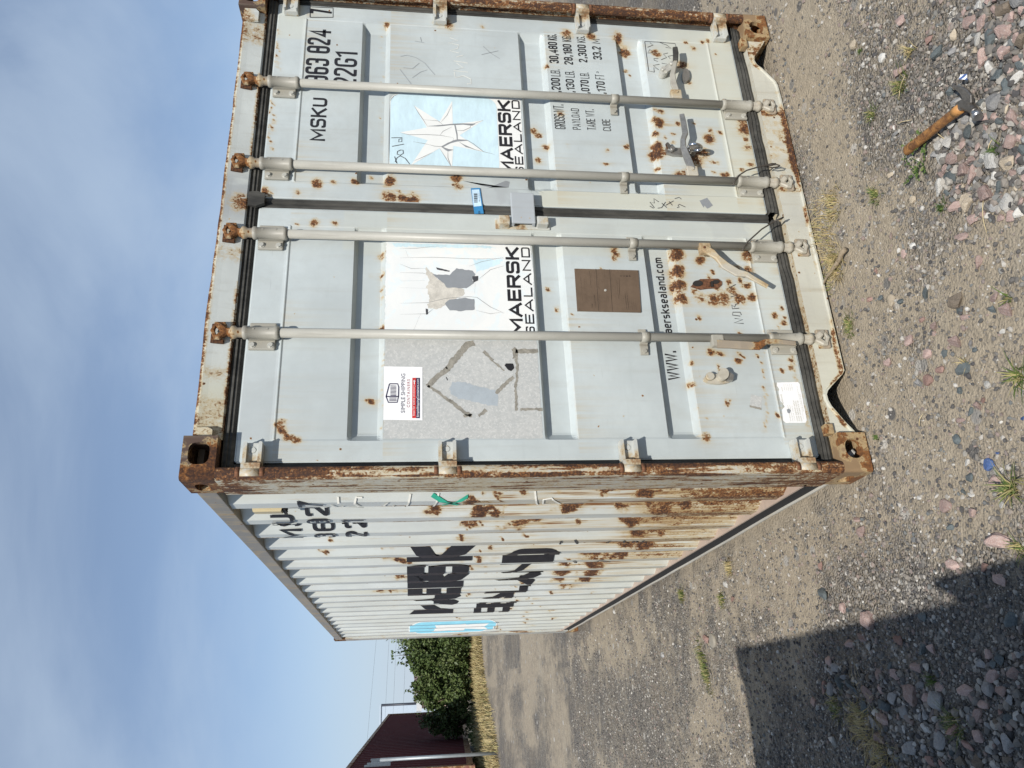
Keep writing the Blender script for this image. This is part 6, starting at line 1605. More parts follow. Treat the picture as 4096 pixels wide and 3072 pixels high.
# ------------------------------------------------------------------ grass
def leafmat(name, stops, rough=0.7):
    t = NT(name); c = t.ramp(t.attr('hue'), stops)
    return t.done(c, rough, 0, 0.25)
DRY = leafmat('dry_grass', [(0, (.30, .225, .10)), (.4, (.42, .33, .16)), (.7, (.50, .41, .23)), (1, (.20, .21, .07))])
MIXG = leafmat('half_green_grass', [(0, (.07, .11, .025)), (.4, (.11, .15, .04)), (.6, (.20, .20, .07)), (1, (.44, .36, .18))])
GRN = leafmat('green_weed', [(0, (.045, .085, .02)), (.6, (.085, .14, .035)), (1, (.16, .19, .06))])
def blades(pts, hmin, hmax, w, lean, seed, curl=0.6):
    """curved tapering blades at pts"""
    r = np.random.RandomState(seed); n = len(pts)
    X, Y = pts[:, 0], pts[:, 1]; Zg = gz(X, Y)
    h = r.uniform(hmin, hmax, n); a = r.uniform(0, 6.283, n); ln = r.uniform(.15, 1, n) * lean
    dx, dy = np.cos(a), np.sin(a); px_, py_ = -dy, dx
    P = []
    for t_, ww in ((0, 1.0), (.4, .85), (.75, .55), (1.0, .08)):
        out = ln * (t_ ** (1 + curl)) * h; up = h * t_ * (1 - 0.35 * np.minimum(ln, 1.3) * t_)
        for s_ in (-.5, .5):
            P.append(np.stack([X + dx * out + px_ * w * ww * s_, Y + dy * out + py_ * w * ww * s_, Zg - .002 + up], 1))
    P = np.stack(P, 1).reshape(-1, 3)
    q = np.array([[0, 1, 3, 2], [2, 3, 5, 4], [4, 5, 7, 6]])
    Q = (q[None] + (np.arange(n) * 8)[:, None, None]).reshape(-1, 4)
    me = np_mesh('grass', P, Q)
    at = me.attributes.new('hue', 'FLOAT', 'POINT'); at.data.foreach_set('value', np.repeat(r.rand(n), 8).astype(np.float32))
    return me
def tuft(o, x, y, rad, n, hmin, hmax, mat, label, w=.0032, lean=1.0, asp=1.0, name='grass_tuft', seed=[40], rot=0.0):
    X, Y = gp(*o(x, y)); seed[0] += 1; r = np.random.RandomState(seed[0])
    a = r.uniform(0, 6.28, n); q = rad * np.sqrt(r.rand(n)) * r.uniform(.4, 1, n)
    u, v = q * np.cos(a) * asp, q * np.sin(a)
    pts = np.stack([X + u * math.cos(rot) - v * math.sin(rot), Y + u * math.sin(rot) + v * math.cos(rot)], 1)
    pts = pts[~in_box(pts[:, 0], pts[:, 1])]
    me = blades(pts, hmin, hmax, w, lean, seed[0])
    return tag(link(name, me, mat), label, 'grass tuft', None)
I = lambda x, y: (x, y)
tuft(I, 3290, 930, .11, 260, .015, .055, DRY, 'straw yellow grass mat against the middle of the sill', asp=2.2, lean=1.5)
tuft(I, 3330, 820, .08, 150, .02, .06, DRY, 'thin dry grass just under the right door sill', asp=1.6, lean=1.4)
tuft(I, 3340, 1060, .07, 240, .02, .07, DRY, 'dry grass around the dead stick', asp=1.5, lean=1.5)
tuft(I, 3385, 1300, .055, 260, .008, .022, MIXG, 'low green mat of weed left of the dead stick', lean=1.3, asp=1.3)
tuft(I, 3300, 1130, .06, 120, .012, .04, MIXG, 'sparse half green grass at the sill beside the stick', lean=1.2, asp=1.8)
tuft(I, 3500, 780, .05, 90, .015, .05, MIXG, 'thin yellow green grass between sill and stone bed', lean=1.4)
tuft(I, 3600, 345, .045, 110, .02, .06, MIXG, 'green grass tuft beside the triangular pink stone', lean=1.3)
tuft(I, 3640, 200, .035, 45, .02, .06, DRY, 'wisp of pale dry grass on the sand above the hammer', lean=1.2)
tuft(I, 3440, 205, .015, 30, .01, .025, GRN, 'tiny green sprout by the small tan stone')
tuft(I, 3765, 830, .024, 60, .012, .035, GRN, 'small bright green weed at the edge of the stone bed', lean=1.1)
tuft(I, 4035, 1190, .025, 14, .02, .06, MIXG, 'sparse long bladed green grass near the frame edge', w=.005, lean=1.2)
tuft(I, 4085, 1505, .035, 40, .025, .075, MIXG, 'large green grass tuft with wide blades in the open gravel', w=.0055, lean=1.6)
tuft(I, 4058, 1950, .035, 55, .03, .085, MIXG, 'large half yellow grass tuft beside the blue painted stone', w=.0055, lean=1.6)
tuft(I, 4085, 2190, .03, 34, .02, .06, MIXG, 'dark grass tuft at the tip of the shadow', w=.004, lean=1.5)
tuft(I, 3450, 2890, .17, 300, .02, .075, DRY, 'sprawling dry brown grass clump in the shade', w=.003, lean=1.7)
tuft(I, 3345, 2830, .09, 90, .02, .06, MIXG, 'greener grass beside the dry clump in the shade', w=.003, lean=1.6)
tuft(I, 3520, 3020, .12, 170, .02, .07, DRY, 'dry grass at the lower end of the shaded stones', w=.003, lean=1.7)
tuft(I, 3820, 2890, .07, 90, .02, .07, MIXG, 'dull green tuft between shaded stones', w=.003, lean=1.5)
tuft(I, 3735, 2715, .03, 40, .02, .06, GRN, 'small dark weed in the shaded gravel')
tuft(I, 2815, 2665, .10, 420, .02, .06, MIXG, 'long low green grass patch on the open track', lean=1.0, asp=2.3, rot=.35)
tuft(I, 2725, 2380, .07, 160, .02, .05, MIXG, 'small green patch close to the container side', lean=1.0)
tuft(I, 2885, 2400, .07, 130, .015, .045, MIXG, 'faint green patch on the track beside a red chip', lean=1.0)
tuft(I, 2912, 2270, .07, 130, .02, .05, DRY, 'straw coloured grass by the container side', lean=1.2)
tuft(I, 3500, 1748, .018, 40, .01, .03, GRN, 'small green sprout touching the lower left casting')
tuft(I, 3740, 2205, .0, 1, .01, .02, GRN, 'x') if False else None
tuft(I, 3985, 600, .02, 60, .02, .05, GRN, 'small green weed among the sunlit stones')
tuft(I, 3870, 1455, .012, 24, .015, .04, DRY, 'ring of straw in the open gravel', lean=1.8)
tuft(I, 3490, 460, .03, 60, .015, .05, MIXG, 'sparse grass left of the hammer handle', lean=1.4)
tuft(I, 1978, 2560, .45, 900, .06, .22, DRY, 'pale dry grass tuft by the rear corner of the grey container', w=.010, lean=1.0)
# leafy weeds beside the hammer
def leafy(x, y, label, n=46, rad=.04, h=.05, seed=1, mat=GRN):
    r = np.random.RandomState(seed); X, Y = gp(x, y); z = float(gz([X], [Y])[0]); P = []; Q = []; H = []
    for i in range(n):
        st = r.randint(0, 4); a0 = st * 1.7 + seed; t_ = r.uniform(.2, 1)
        bx, by, bz = X + math.cos(a0) * rad * t_, Y + math.sin(a0) * rad * t_, z + .006 + h * t_ * (1 - .5 * t_)
        a = r.uniform(0, 6.28); L1, L2 = r.uniform(.007, .014), r.uniform(.003, .006); up = r.uniform(-.3, .6)
        d = np.array([math.cos(a), math.sin(a), up]); s_ = np.array([-math.sin(a), math.cos(a), r.uniform(-.4, .4)])
        c = np.array([bx, by, bz]); b = len(P)
        P += [c, c + d * L1 * .5 + s_ * L2, c + d * L1, c + d * L1 * .5 - s_ * L2]; Q.append([b, b + 1, b + 2, b + 3]); H += [r.rand()] * 4
    for st in range(4):
        a0 = st * 1.7 + seed; b = len(P)
        for t_ in (0, .5, 1):
            c = np.array([X + math.cos(a0) * rad * t_, Y + math.sin(a0) * rad * t_, z + .004 + h * t_ * (1 - .5 * t_)]); s_ = np.array([-math.sin(a0), math.cos(a0), 0]) * .0012
            P += [c - s_, c + s_]; H += [.2, .2]
        Q += [[b, b + 1, b + 3, b + 2], [b + 2, b + 3, b + 5, b + 4]]
    me = np_mesh('weed', np.array(P), np.array(Q)); at = me.attributes.new('hue', 'FLOAT', 'POINT'); at.data.foreach_set('value', np.array(H, np.float32))
    return tag(link('leafy_weed', me, mat), label, 'weed')
leafy(3715, 560, 'leafy green weed growing against the middle of the hammer handle', 60, .045, .06, 3)
leafy(3655, 600, 'leafy green weed over the end of the hammer handle', 50, .04, .055, 5)
leafy(3690, 655, 'trailing green weed below the hammer handle', 40, .06, .03, 8)
leafy(3670, 690, 'low leafy weed with a lacy shadow below the hammer', 50, .05, .05, 11)
for (xa, ya), (xb, yb), lb in (((3942, 800), (3957, 935), 'long pale straw lying across the gravel'), ((3735, 505), (3790, 560), 'yellow green stalk crossing the hammer handle'), ((3975, 555), (3960, 620), 'broken straw between white stones'), ((3595, 495), (3650, 480), 'short flat piece of bark left of the handle'), ((3600, 400), (3625, 300), 'thin dry stalk on the sand'), ((3685, 1705), (3700, 1655), 'short straw in the open gravel left of the dark green stone'), ((3928, 470), (3935, 440), 'bent straw beside the hammer face')):
    (x0, y0), (x1, y1) = gp(xa, ya), gp(xb, yb)
    m = MB(); k = 5
    m.path([(x0 + (x1 - x0) * i / k, y0 + (y1 - y0) * i / k, float(gz([x0], [y0])[0]) + .012 + .008 * math.sin(3.1 * i / k)) for i in range(k + 1)], [.0016] * k + [.0008], 5)
    tag(m.build('straw', plain('straw_' + str(xa), (.50, .41, .24), .7)), lb, 'straw')

# ------------------------------------------------------------------ claw hammer lying in the stones
HZ = 0.040
def hp_(x, y, z=HZ):
    q = gp(3560 + x * .3467, 320 + y * .3467, z); return Vector((q[0], q[1], z))
ham = empty('claw_hammer', hp_(880, 285))
tag(ham, 'worn claw hammer with brown wooden handle lying on the stones', 'hammer')
b0 = ham.location
loc = lambda x, y, z=HZ: hp_(x, y, z) - b0
m = MB()
A, B = loc(185, 822, HZ - .012), loc(815, 325, HZ)
ax = (B - A).normalized(); sd = ax.cross(Vector((0, 0, 1))).normalized()
v = []; f = []; seg = 16
prof_h = [(0.0, .012, .010), (.008, .0172, .013), (.05, .0188, .0145), (.2, .0175, .014), (.45, .0168, .0135), (.7, .0155, .013), (.88, .0165, .013), (.97, .0172, .0135), (1.06, .0150, .012)]
for t_, w, h in prof_h:
    c = A + (B - A) * t_
    for i in range(seg):
        a = 2 * math.pi * i / seg
        v.append(c + sd * (w * math.copysign(abs(math.cos(a)) ** .8, math.cos(a))) + Vector((0, 0, 1)) * (h * math.copysign(abs(math.sin(a)) ** .8, math.sin(a))))
for k in range(len(prof_h) - 1):
    for i in range(seg):
        j = (i + 1) % seg; f.append((k * seg + i, k * seg + j, (k + 1) * seg + j, (k + 1) * seg + i))
f += [tuple(range(seg - 1, -1, -1)), tuple((len(prof_h) - 1) * seg + i for i in range(seg))]
m.add(v, f, True)
t = NT('hammer_wood_grain')
L_ax = t.map((18, 18, 18)); n = t.noise(1.6, 6, .7, L_ax, 1.2); n2 = t.noise(5, 5, .7, L_ax, .5)
c = t.mix(t.step(n, .35, .62), (.11, .045, .016), (.33, .155, .045)); c = t.mix(t.step(n2, .55, .7, 0, .6), c, (.10, .045, .02))
t.bump(n2, .3, .002); hw = t.done(c, .5)
m.build('handle', hw, ham)
m = MB()
C0 = A + (B - A) * .90; C1 = A + (B - A) * 1.02
m.path([C0, (C0 + C1) / 2, C1], .0174, 14); o = m.build('handle_tip', M['woodlight'], ham)
o.data.transform(Matrix.Identity(4))
m = MB()
def ring(c, d, w, h): return c, d, w, h
pts = [loc(800, 318), loc(850, 290), loc(893, 262)]
m.flat(pts, [.036, .035, .033], [.029, .030, .029], (0, 0, 1))
m.flat([loc(870, 262), loc(900, 285), loc(945, 325), loc(968, 352)], [.042, .037, .026, .024], [.029, .029, .024, .024], (0, 0, 1))
d = (loc(1018, 432) - loc(960, 345)).normalized(); p0 = loc(960, 345)
m.path([p0, p0 + d * .006, p0 + d * .012], [.0125, .0125, .0135], 18)
for zz_, sp_ in ((.0072, 1), (-.0072, 1)):
    m.flat([loc(905, 285, HZ + zz_), loc(905, 220, HZ + zz_), loc(872, 160, HZ + zz_), loc(828, 115, HZ + zz_ * 1.05), loc(770, 85, HZ + zz_ * 1.15), loc(712, 72, HZ + zz_ * 1.25)], [.040, .038, .029, .021, .013, .004], [.0135, .0135, .013, .012, .010, .006], (0, 0, 1))
m.build('hammer_head', M['hammer'], ham)
m = MB(); q_ = p0 + d * .012
m.tube(q_, q_ + d * .004, .0125, .0158, 22); m.tube(q_ + d * .004, q_ + d * .023, .0158, .0162, 22); m.tube(q_ + d * .023, q_ + d * .0255, .0162, .0142, 22)
m.build('striking_face', M['hammerface'], ham)

# dead stick by the sill
m = MB(); (x0, y0), (x1, y1) = gp(3401, 996), gp(3300, 1140)
k = 8; g = float(gz([x0], [y0])[0])
m.path([(x0 + (x1 - x0) * i / k + .004 * math.sin(i * 1.3), y0 + (y1 - y0) * i / k, g + .028 - .010 * i / k + .003 * math.sin(i * 2.1)) for i in range(k + 1)], [.0105, .0115, .010, .0095, .0085, .008, .0062, .0045, .002], 9)
tag(m.build('dead_stick', M['stick']), 'grey weathered stick lying on the dry grass at the sill', 'stick')
# striped scrap and round lid
x, y = gp(3897, 308)
m = MB(); m.add([(x - .014, y, .030), (x, y - .011, .034), (x + .013, y + .006, .040), (x + .004, y + .016, .042)], [(0, 1, 2, 3)])
m.v += [(p[0], p[1], p[2] - .0015) for p in m.v[:4]]; m.f += [(7, 6, 5, 4), (0, 4, 5, 1), (1, 5, 6, 2), (2, 6, 7, 3), (3, 7, 4, 0)]; m.sm += [False] * 5
t = NT('striped_paper'); w = t.n('ShaderNodeTexWave', wave_type='BANDS', bands_direction='X'); w.inputs['Scale'].default_value = 22; t.l(t.co, w.inputs['Vector'])
m.build('paper_scrap', t.done(t.mix(t.step(w.outputs['Fac'], .45, .55), (.75, .78, .8), (.05, .10, .28)), .5))
tag(bpy.data.objects['paper_scrap'], 'small white and blue striped paper scrap among the stones', 'scrap')
x, y = gp(2848, 2562); m = MB(); g = float(gz([x], [y])[0]); m.lathe([(.0, g + .010), (.038, g + .012), (.042, g + .010), (.042, g - .004)], x, y, 20)
tag(m.build('round_lid', plain('dusty_lid', (.26, .235, .19), .7)), 'dusty round lid half buried in the track', 'lid')

# cable loops left on two locking bars
def cable(pts, label):
    m = MB(); m.path([hpt(x, y, Y) for x, y, Y in pts], .0034, 7)
    tag(m.build('cable_loop', M['wire']), label, 'cable loop')
e7 = Z((2700, 400), .357)
cable([(*e7(650, 955), .004), (*e7(672, 900), .0), (*e7(715, 845), -.002), (*e7(800, 790), -.01), (*e7(960, 742), -.02), (*e7(1090, 712), -.03), (*e7(1130, 712), -.03), (*e7(1100, 728), -.03), (*e7(1010, 748), -.03), (*e7(1090, 758), -.03), (*e7(1160, 748), -.03), (*e7(1175, 735), -.03), (*e7(1140, 724), -.03), (*e7(1060, 730), -.028)], 'thin wire cable loop on the second locking bar of the right door')
cable([(*a6(1255, 672), .004), (*a6(1275, 640), .0), (*a6(1310, 588), -.004), (*a6(1430, 480), -.014), (*a6(1560, 400), -.024), (*a6(1625, 373), -.03), (*a6(1605, 388), -.03), (*a6(1540, 408), -.026)], 'twisted wire cable end on the inner locking bar of the left door')

# ------------------------------------------------------------------ other containers
def corr(n, pit=.278):
    b = [(0.0, DEP)]; y = 0.06
    for k in range(n): b += [(y, 0), (y + FL, 0), (y + FL + WB, DEP), (y + FL + WB + IN, DEP)]; y += pit
    return np.array(b), y
def other(root, ln, wallm, endm, railm, castm, doors=True):
    """container with its near right lower corner at the origin, body to -x and +y"""
    n = int((ln - .36) / .278); b, ext = corr(n)
    def fold(y): return np.interp(y - .18, b[:, 0], b[:, 1], right=DEP)
    ysw = np.concatenate([b[:, 0] + .18, [ln - .18]])
    for nm, xf in (('corrugated_wall', lambda Y: -.010 - fold(Y)), ('corrugated_wall', lambda Y: -W_ + .010 + fold(Y))):
        link(nm, grid_mesh(nm, ysw, np.array([.16, 2.50]), lambda U, W: np.stack([xf(U), U, W], 1)), wallm, root)
    for x in (-.03, -W_ + .03):
        MB().box((x - .03, .178, 2.50), (x + .03, ln - .178, 2.575)).build('top_rail', railm, root)
        MB().box((x - .025, .178, .03), (x + .025, ln - .178, .16)).build('bottom_rail', railm, root)
    for yy_ in (0, ln):
        s_ = 1 if yy_ == 0 else -1
        for x in (0, -W_):
            sx = -1 if x == 0 else 1
            for zc in (0, H_ - .118):
                o = link('corner_casting', cm_low2, castm, root, (x, yy_, zc)); o.scale = (sx, s_, 1)
            m = MB(); m.box((min(x, x + sx * .09), min(yy_, yy_ + s_ * .16), .118), (max(x, x + sx * .09), max(yy_, yy_ + s_ * .16), H_ - .118), .006); m.build('corner_post', railm, root)
        m = MB(); m.box((-W_ + .16, min(yy_ + s_ * .02, yy_ + s_ * .10), 2.475), (-.16, max(yy_ + s_ * .02, yy_ + s_ * .10), 2.575)); m.box((-W_ + .16, min(yy_ + s_ * .02, yy_ + s_ * .10), .02), (-.16, max(yy_ + s_ * .02, yy_ + s_ * .10), .14)); m.build('end_frame', railm, root)
    MB().box((-W_ + .06, .12, 2.54), (-.06, ln - .12, 2.565)).build('roof', wallm, root)
    MB().box((-W_ + .06, .12, .12), (-.06, ln - .12, .15)).build('floor', M['dark'], root)
    MB().box((-W_ + .09, ln - .08, .14), (-.09, ln - .05, 2.475)).build('rear_wall', wallm, root)
    if not doors:
        MB().box((-W_ + .09, .05, .14), (-.09, .08, 2.475)).build('front_wall', wallm, root); return
    for x0, x1 in ((-W_ + .115, -W_ / 2 - .02), (-W_ / 2 + .02, -.115)):
        m = MB(); zc = .16
        for z0_, z1_, yy_ in ((.16, .62, .06), (.62, .74, .09), (.74, 1.24, .06), (1.24, 1.36, .09), (1.36, 1.86, .06), (1.86, 1.98, .09), (1.98, 2.45, .06)):
            m.box((x0, yy_, z0_), (x1, .115, z1_ - .0005))
        dr = m.build('door', endm, root)
        for xb in (x0 + .28, x1 - .28): MB().tube((xb, .035, .06), (xb, .035, 2.54), .018).build('locking_bar', railm, dr)
        sg = 1 if x1 > -.2 else -1; xe = x1 if sg > 0 else x0
        for z in (.27, .98, 1.68, 2.34):
            m = MB(); m.box((min(xe - sg * .07, xe + sg * .1), .012, z - .035), (max(xe - sg * .07, xe + sg * .1), .058, z + .035), .004); m.build('hinge', railm, dr)
        MB().box((min(xe + sg * .002, xe + sg * .022), .055, .15), (max(xe + sg * .002, xe + sg * .022), .10, 2.46)).build('gasket', M['rubber'], dr)
cm_low2 = cm_low.copy(); cm_low2.materials.clear()
redw = paint('maroon_wall', (.082, .011, .013), grime=.08, attr=False, dirt=(.12, .04, .03), seed=2.0, speck=.0, rough=.85)
rede = paint('red_door_paint', (.26, .075, .065), grime=.3, attr=False, dirt=(.3, .14, .11), seed=2.5, speck=.1)
redr = paint('rusty_red_frame', (.20, .075, .045), grime=.4, attr=False, rust_bias=.6, streak=.2, seed=1.2, speck=.3)
pA = Vector((-1.67, 14.18, .549)); pB = Vector((-.571, 26.25, .007))
yd = (pB - pA).normalized(); zd = Vector((.0, .045, 1)); xd = yd.cross(zd).normalized(); zd = xd.cross(yd).normalized()
Mx = Matrix((xd, yd, zd)).transposed().to_4x4(); Mx.translation = pA
redc = empty('shipping_container'); redc.matrix_world = Mx
tag(redc, 'dark red corrugated container raised on posts in the background', 'shipping container')
other(redc, 12.19, redw, rede, redr, redr)
b_, _ = corr(42)
for y0_, y1_, z0_, z1_ in ((.62, .86, 1.70, 2.23), (.90, 1.14, 1.72, 2.20), (1.18, 1.42, 1.70, 2.14), (1.44, 1.72, 1.86, 2.18)):
    yy_ = np.unique(np.concatenate([np.linspace(y0_, y1_, 6), b_[(b_[:, 0] + .18 > y0_) & (b_[:, 0] + .18 < y1_), 0] + .18]))
    me = grid_mesh('repaint_patch', yy_, np.array([z0_, z1_]), lambda U, W: np.stack([-.006 - np.interp(U - .18, b_[:, 0], b_[:, 1]), U, W], 1))
    link('repaint_patch', me, plain('grey_repaint', (.40, .42, .42), .6, 0, .15, 6), redc)
def along(t_): return pA + (pB - pA) * t_
for t_, lb in ((.26, 'nearest pale post under the dark red container'), (.47, 'middle pale post under the dark red container'), (.93, 'farthest pale post under the dark red container')):
    p = along(t_); zt = p.z + .02
    m = MB(); m.box((p.x - .16, p.y - .05, -.75), (p.x - .04, p.y + .05, zt), .01)
    tag(m.build('support_post', plain('pale_post', (.42, .41, .39), .8)), lb, 'support post', 'posts under the red container')
# steel post standing in front of it
x, y = -1.425, 12.75
m = MB(); m.tube((x, y, .0), (x, y, 2.335), .030, seg=16); m.tube((x, y, 2.335), (x, y, 2.345), .030, .02, 16)
tag(m.build('steel_post', plain('galvanised_steel', (.33, .36, .37), .5, .4, .15, 3)), 'slim grey steel post in front of the dark red container', 'post')
# containers beside and behind the photographer, which throw the shade on the left of the yard
for px_, py_, lab, ln in ((-1.885, -0.885 - 6.06, 'grey container standing left of the photographer', 6.058),):
    r_ = empty('shipping_container', (px_, py_, 0)); tag(r_, lab, 'shipping container')
    other(r_, ln, M['wall'], M['wall'], M['rail'], M['casting'], False)
m = MB(); m.box((-1.365, -2.95, .02), (-1.34, -1.84, 1.70), .004)  # unseen upright panel, added and shaped to throw the wedge-tipped shadow
for yy_ in (-2.8, -2.0): m.box((-1.42, yy_, 0.0), (-1.28, yy_ + .08, .06), .005)
tag(m.build('shadow_panel', M['stick']), 'unseen upright panel added left of the photographer to cast the pointed shadow', 'shadow caster')

# ------------------------------------------------------------------ hedge, grass verge and what shows beyond
def leaves(n, centre, rad, clumps, size, seed, droop=0.0, flat=1.0):
    r = np.random.RandomState(seed)
    c = r.normal(size=(clumps, 3)); c /= np.linalg.norm(c, axis=1)[:, None]; c *= (r.rand(clumps, 1) ** .45)
    c = c * np.array(rad) * .90; cs = r.uniform(.14, .32, clumps) * min(rad)
    k = r.randint(0, clumps, n)
    d = r.normal(size=(n, 3)); d /= np.linalg.norm(d, axis=1)[:, None]
    P0 = c[k] + d * (cs[k] * r.rand(n) ** .4)[:, None] + np.array(centre)
    P0[:, 2] = np.maximum(P0[:, 2], .06 + r.rand(n) * .12)
    a = r.normal(size=(n, 3)); a[:, 2] -= droop; a /= np.linalg.norm(a, axis=1)[:, None]
    b = np.cross(a, r.normal(size=(n, 3))); b /= np.linalg.norm(b, axis=1)[:, None]
    s_ = size * r.uniform(.6, 1.25, n)[:, None]
    V = np.stack([P0, P0 + a * s_ * .5 + b * s_ * .34 * flat, P0 + a * s_, P0 + a * s_ * .5 - b * s_ * .34 * flat], 1).reshape(-1, 3)
    Q = (np.arange(n) * 4)[:, None] + np.arange(4)[None]
    me = np_mesh('crown', V, Q); at = me.attributes.new('hue', 'FLOAT', 'POINT'); at.data.foreach_set('value', np.repeat(np.clip(r.rand(n) * .6 + .4 * r.rand(clumps)[k], 0, 1), 4).astype(np.float32))
    return me
LF = leafmat('broad_leaves', [(0, (.035, .058, .016)), (.5, (.075, .108, .034)), (1, (.15, .18, .075))], .45)
LW = leafmat('willow_leaves', [(0, (.08, .12, .03)), (.5, (.14, .185, .055)), (1, (.22, .25, .09))], .5)
bark = plain('bush_bark', (.10, .075, .05), .85, 0, .3, 12)
def bush(x, y, h, rx, ry, n, size, mat, label, seed, sprigs=(), droop=0.0, flat=1.0, low=.0):
    o = empty('bush', (x, y, float(gz([x], [y])[0]))); tag(o, label, 'bush')
    link('crown', leaves(n, (0, 0, h * .5 + low), (rx, ry, h * .52), 110, size, seed, droop, flat), mat, o)
    m = MB(); r = random.Random(seed)
    for i in range(7):
        a = r.uniform(0, 6.28); q = r.uniform(.2, .75)
        m.path([(0, 0, -.1), (rx * q * .4 * math.cos(a), ry * q * .4 * math.sin(a), h * .35), (rx * q * math.cos(a), ry * q * math.sin(a), h * r.uniform(.6, .85))], [.035, .022, .008], 6)
    m.build('stem', bark, o)
    for j, (sx, sy, sz, ln) in enumerate(sprigs):
        m = MB(); m.path([(sx, sy, sz), (sx + .04, sy, sz + ln * .5), (sx + .02, sy, sz + ln)], [.012, .008, .004], 5); m.build('shoot', bark, o)
        rr = np.random.RandomState(seed + j); k = 26
        t_ = rr.rand(k); P0 = np.stack([sx + .03 + rr.normal(0, .05, k), sy + rr.normal(0, .05, k), sz + ln * (0.1 + .95 * t_)], 1)
        a = rr.normal(size=(k, 3)); a[:, 2] -= .5; a /= np.linalg.norm(a, axis=1)[:, None]; b = np.cross(a, rr.normal(size=(k, 3))); b /= np.linalg.norm(b, axis=1)[:, None]
        s_ = size * rr.uniform(.7, 1.2, k)[:, None]
        V = np.stack([P0, P0 + a * s_ * .5 + b * s_ * .36, P0 + a * s_, P0 + a * s_ * .5 - b * s_ * .36], 1).reshape(-1, 3)
        me = np_mesh('shoot_leaves', V, (np.arange(k) * 4)[:, None] + np.arange(4)[None]); at = me.attributes.new('hue', 'FLOAT', 'POINT'); at.data.foreach_set('value', np.repeat(rr.rand(k) * .4, 4).astype(np.float32))
        link('shoot_leaves', me, mat, o)
bush(.56, 17.4, 1.72, .74, .65, 15000, .085, LF, 'dark broadleaved bush with tall shoots in the middle of the hedge', 3, ((.22, 0, 1.55, .36), (.06, -.1, 1.55, .48), (-.12, 0, 1.5, .42), (.36, 0, 1.55, .2)))
bush(-.18, 17.3, 1.50, .62, .6, 12000, .08, LF, 'dark broadleaved bush left of the tallest one with one shoot', 5, ((-.02, -.1, 1.35, .38), (.12, -.1, 1.35, .25)))
bush(-.86, 18.6, 1.42, .42, .5, 6000, .06, LF, 'smaller leaved bush beside the dark red container', 8, ((.1, -.1, 1.3, .22),))
bush(1.30, 18.0, 2.30, .85, .8, 18000, .085, LW, 'light green feathery bush half hidden by the grey container', 12, (), .8, .38)
bush(1.15, 16.9, .95, .7, .45, 8000, .07, LF, 'low dark bush in front of the feathery one', 15)
bush(3.0, 19.2, 2.7, 1.4, 1.0, 8000, .11, LW, 'large light green bush behind the grey container', 18, (), .8, .4)
# dry verge
NE = [(1922, 2500), (1924, 2560), (1930, 2640), (1940, 2720), (1952, 2800), (1970, 2880), (1988, 2980), (1994, 3072), (2000, 3200)]
BE = [(1896, 2500), (1897, 2560), (1900, 2640), (1902, 2720), (1903, 2800), (1908, 2900), (1914, 3000), (1916, 3072), (1918, 3200)]
ne = [gp(x, y, .25) for x, y in NE]; be = [gp(x, y, .22) for x, y in BE]
r = np.random.RandomState(77); n = 11000
u = r.uniform(0, len(NE) - 1.001, n); k = u.astype(int); fr = (u - k)[:, None]; w = (r.rand(n) ** 1.25)[:, None]
ne_, be_ = np.array(ne), np.array(be)
pa = ne_[k] * (1 - fr) + ne_[k + 1] * fr; pb = be_[k] * (1 - fr) + be_[k + 1] * fr
pts = pa + (pb - pa) * w + r.normal(0, .12, (n, 2))
tag(link('dry_grass_verge', blades(pts, .06, .24, .011, 1.2, 5), DRY), 'strip of straw coloured dry grass along the foot of the hedge', 'dry grass', kind='stuff')
r = np.random.RandomState(79); n = 2500
u = r.uniform(0, len(NE) - 1.001, n); k = u.astype(int); fr = (u - k)[:, None]
pb = be_[k] * (1 - fr) + be_[k + 1] * fr
tag(link('green_undergrowth', blades(pb + np.stack([r.normal(0, .3, n), r.uniform(-.3, 1.0, n)], 1), .10, .36, .016, 1.0, 9), GRN), 'green weeds and grass at the foot of the bushes', 'undergrowth', kind='stuff')

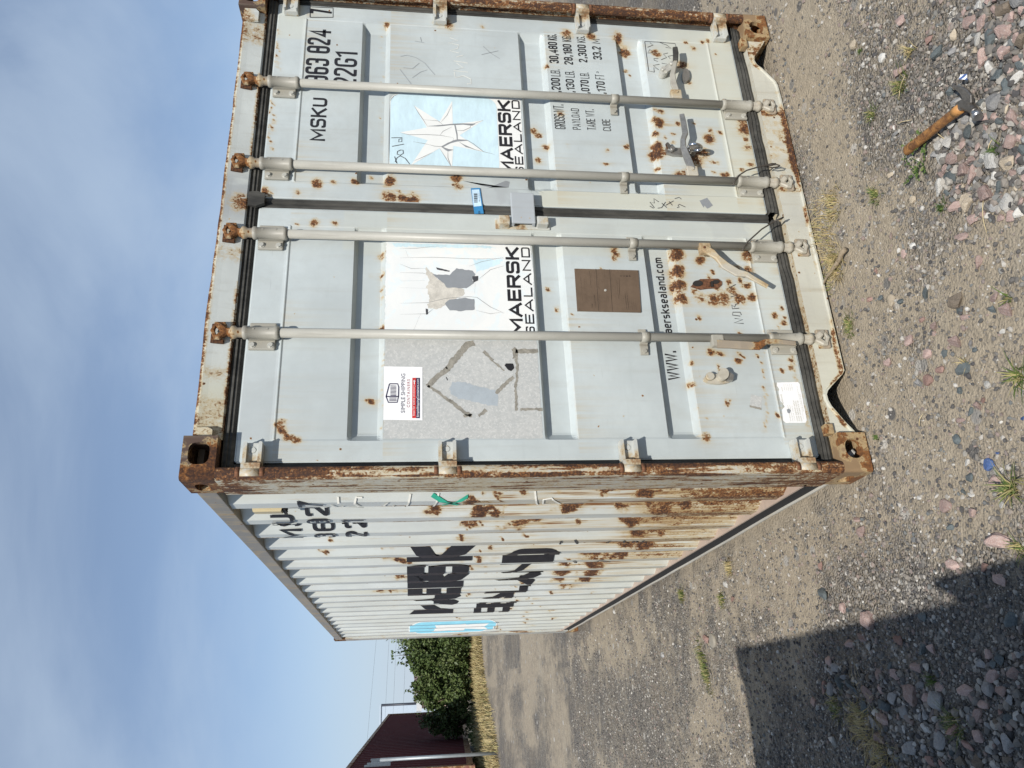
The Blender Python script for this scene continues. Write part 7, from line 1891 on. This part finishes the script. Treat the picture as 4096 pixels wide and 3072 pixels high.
# far beyond: pale hall with a dark stack, a low house, overhead lines
def far(x, y, Y):
    p = sight(x, y, 1, Y); return Vector(p)
a = far(1524, 2824, 75); b = far(1522, 3000, 75)
hall = empty('industrial_hall', (a.x, a.y, 0)); tag(hall, 'hall tinted pale blue for distance haze, far behind the dark red container', 'building')
pale = plain('hazed_cladding', (.47, .55, .64), .7, 0, .03, .3)  # distance haze put into the cladding colour as pale blue
MB().box((b.x - a.x - 3, 0, -1), (0, 12, a.z)).build('wall', pale, hall)
MB().box((b.x - a.x - 3.1, -.1, a.z), (0.05, 12.1, a.z + .12)).build('roof', pale, hall)
p0, p1 = far(1525, 2821, 74), far(1662, 2818, 74)
m = MB(); m.tube((p0.x, p0.y, -1), (p0.x, p0.y, p0.z), .11, seg=12); tag(m.build('dark_stack', plain('dark_pipe', (.035, .04, .055), .5)), 'dark slim chimney stack beside the pale hall', 'chimney')
h0, h1 = far(1664, 2625, 48), far(1662, 2830, 48)
hs = empty('low_house', (h1.x, h1.y, 0)); tag(hs, 'low house with brown and grey roofs peeping over the hedge', 'house')
MB().box((0, 0, -1), (h0.x - h1.x, 6, h0.z - .35)).build('wall', plain('house_wall', (.45, .33, .27), .8), hs)
MB().box((-.2, -.2, h0.z - .349), (1.3, 6.2, h0.z - .05)).build('roof', plain('pale_roof', (.55, .56, .57), .6), hs)
MB().prism([(1.45, h0.z - .349), (h0.x - h1.x + .2, h0.z - .349), (h0.x - h1.x - .3, h0.z + .12), (1.9, h0.z + .10)], -.2, 6.2, 'y').build('roof', plain('brown_roof', (.16, .10, .085), .7), hs)
for i, (xa, xb) in enumerate(((1505, 1482), (1556, 1543), (1585, 1574), (1624, 1614))):
    A_, B_ = far(xa, 2560, 62), far(xb, 2815, 62); d_ = B_ - A_
    p, q = A_ - d_ * 3.0, B_ + d_ * 3.5
    m = MB(); m.path([p + (q - p) * t_ / 10 for t_ in range(11)], .007, 5)
    tag(m.build('power_line', plain('power_cable', (.10, .105, .115), .6)), ('topmost', 'second from top', 'third from top', 'lowest')[i] + ' thin overhead power line across the far sky', 'power line', 'overhead power lines')
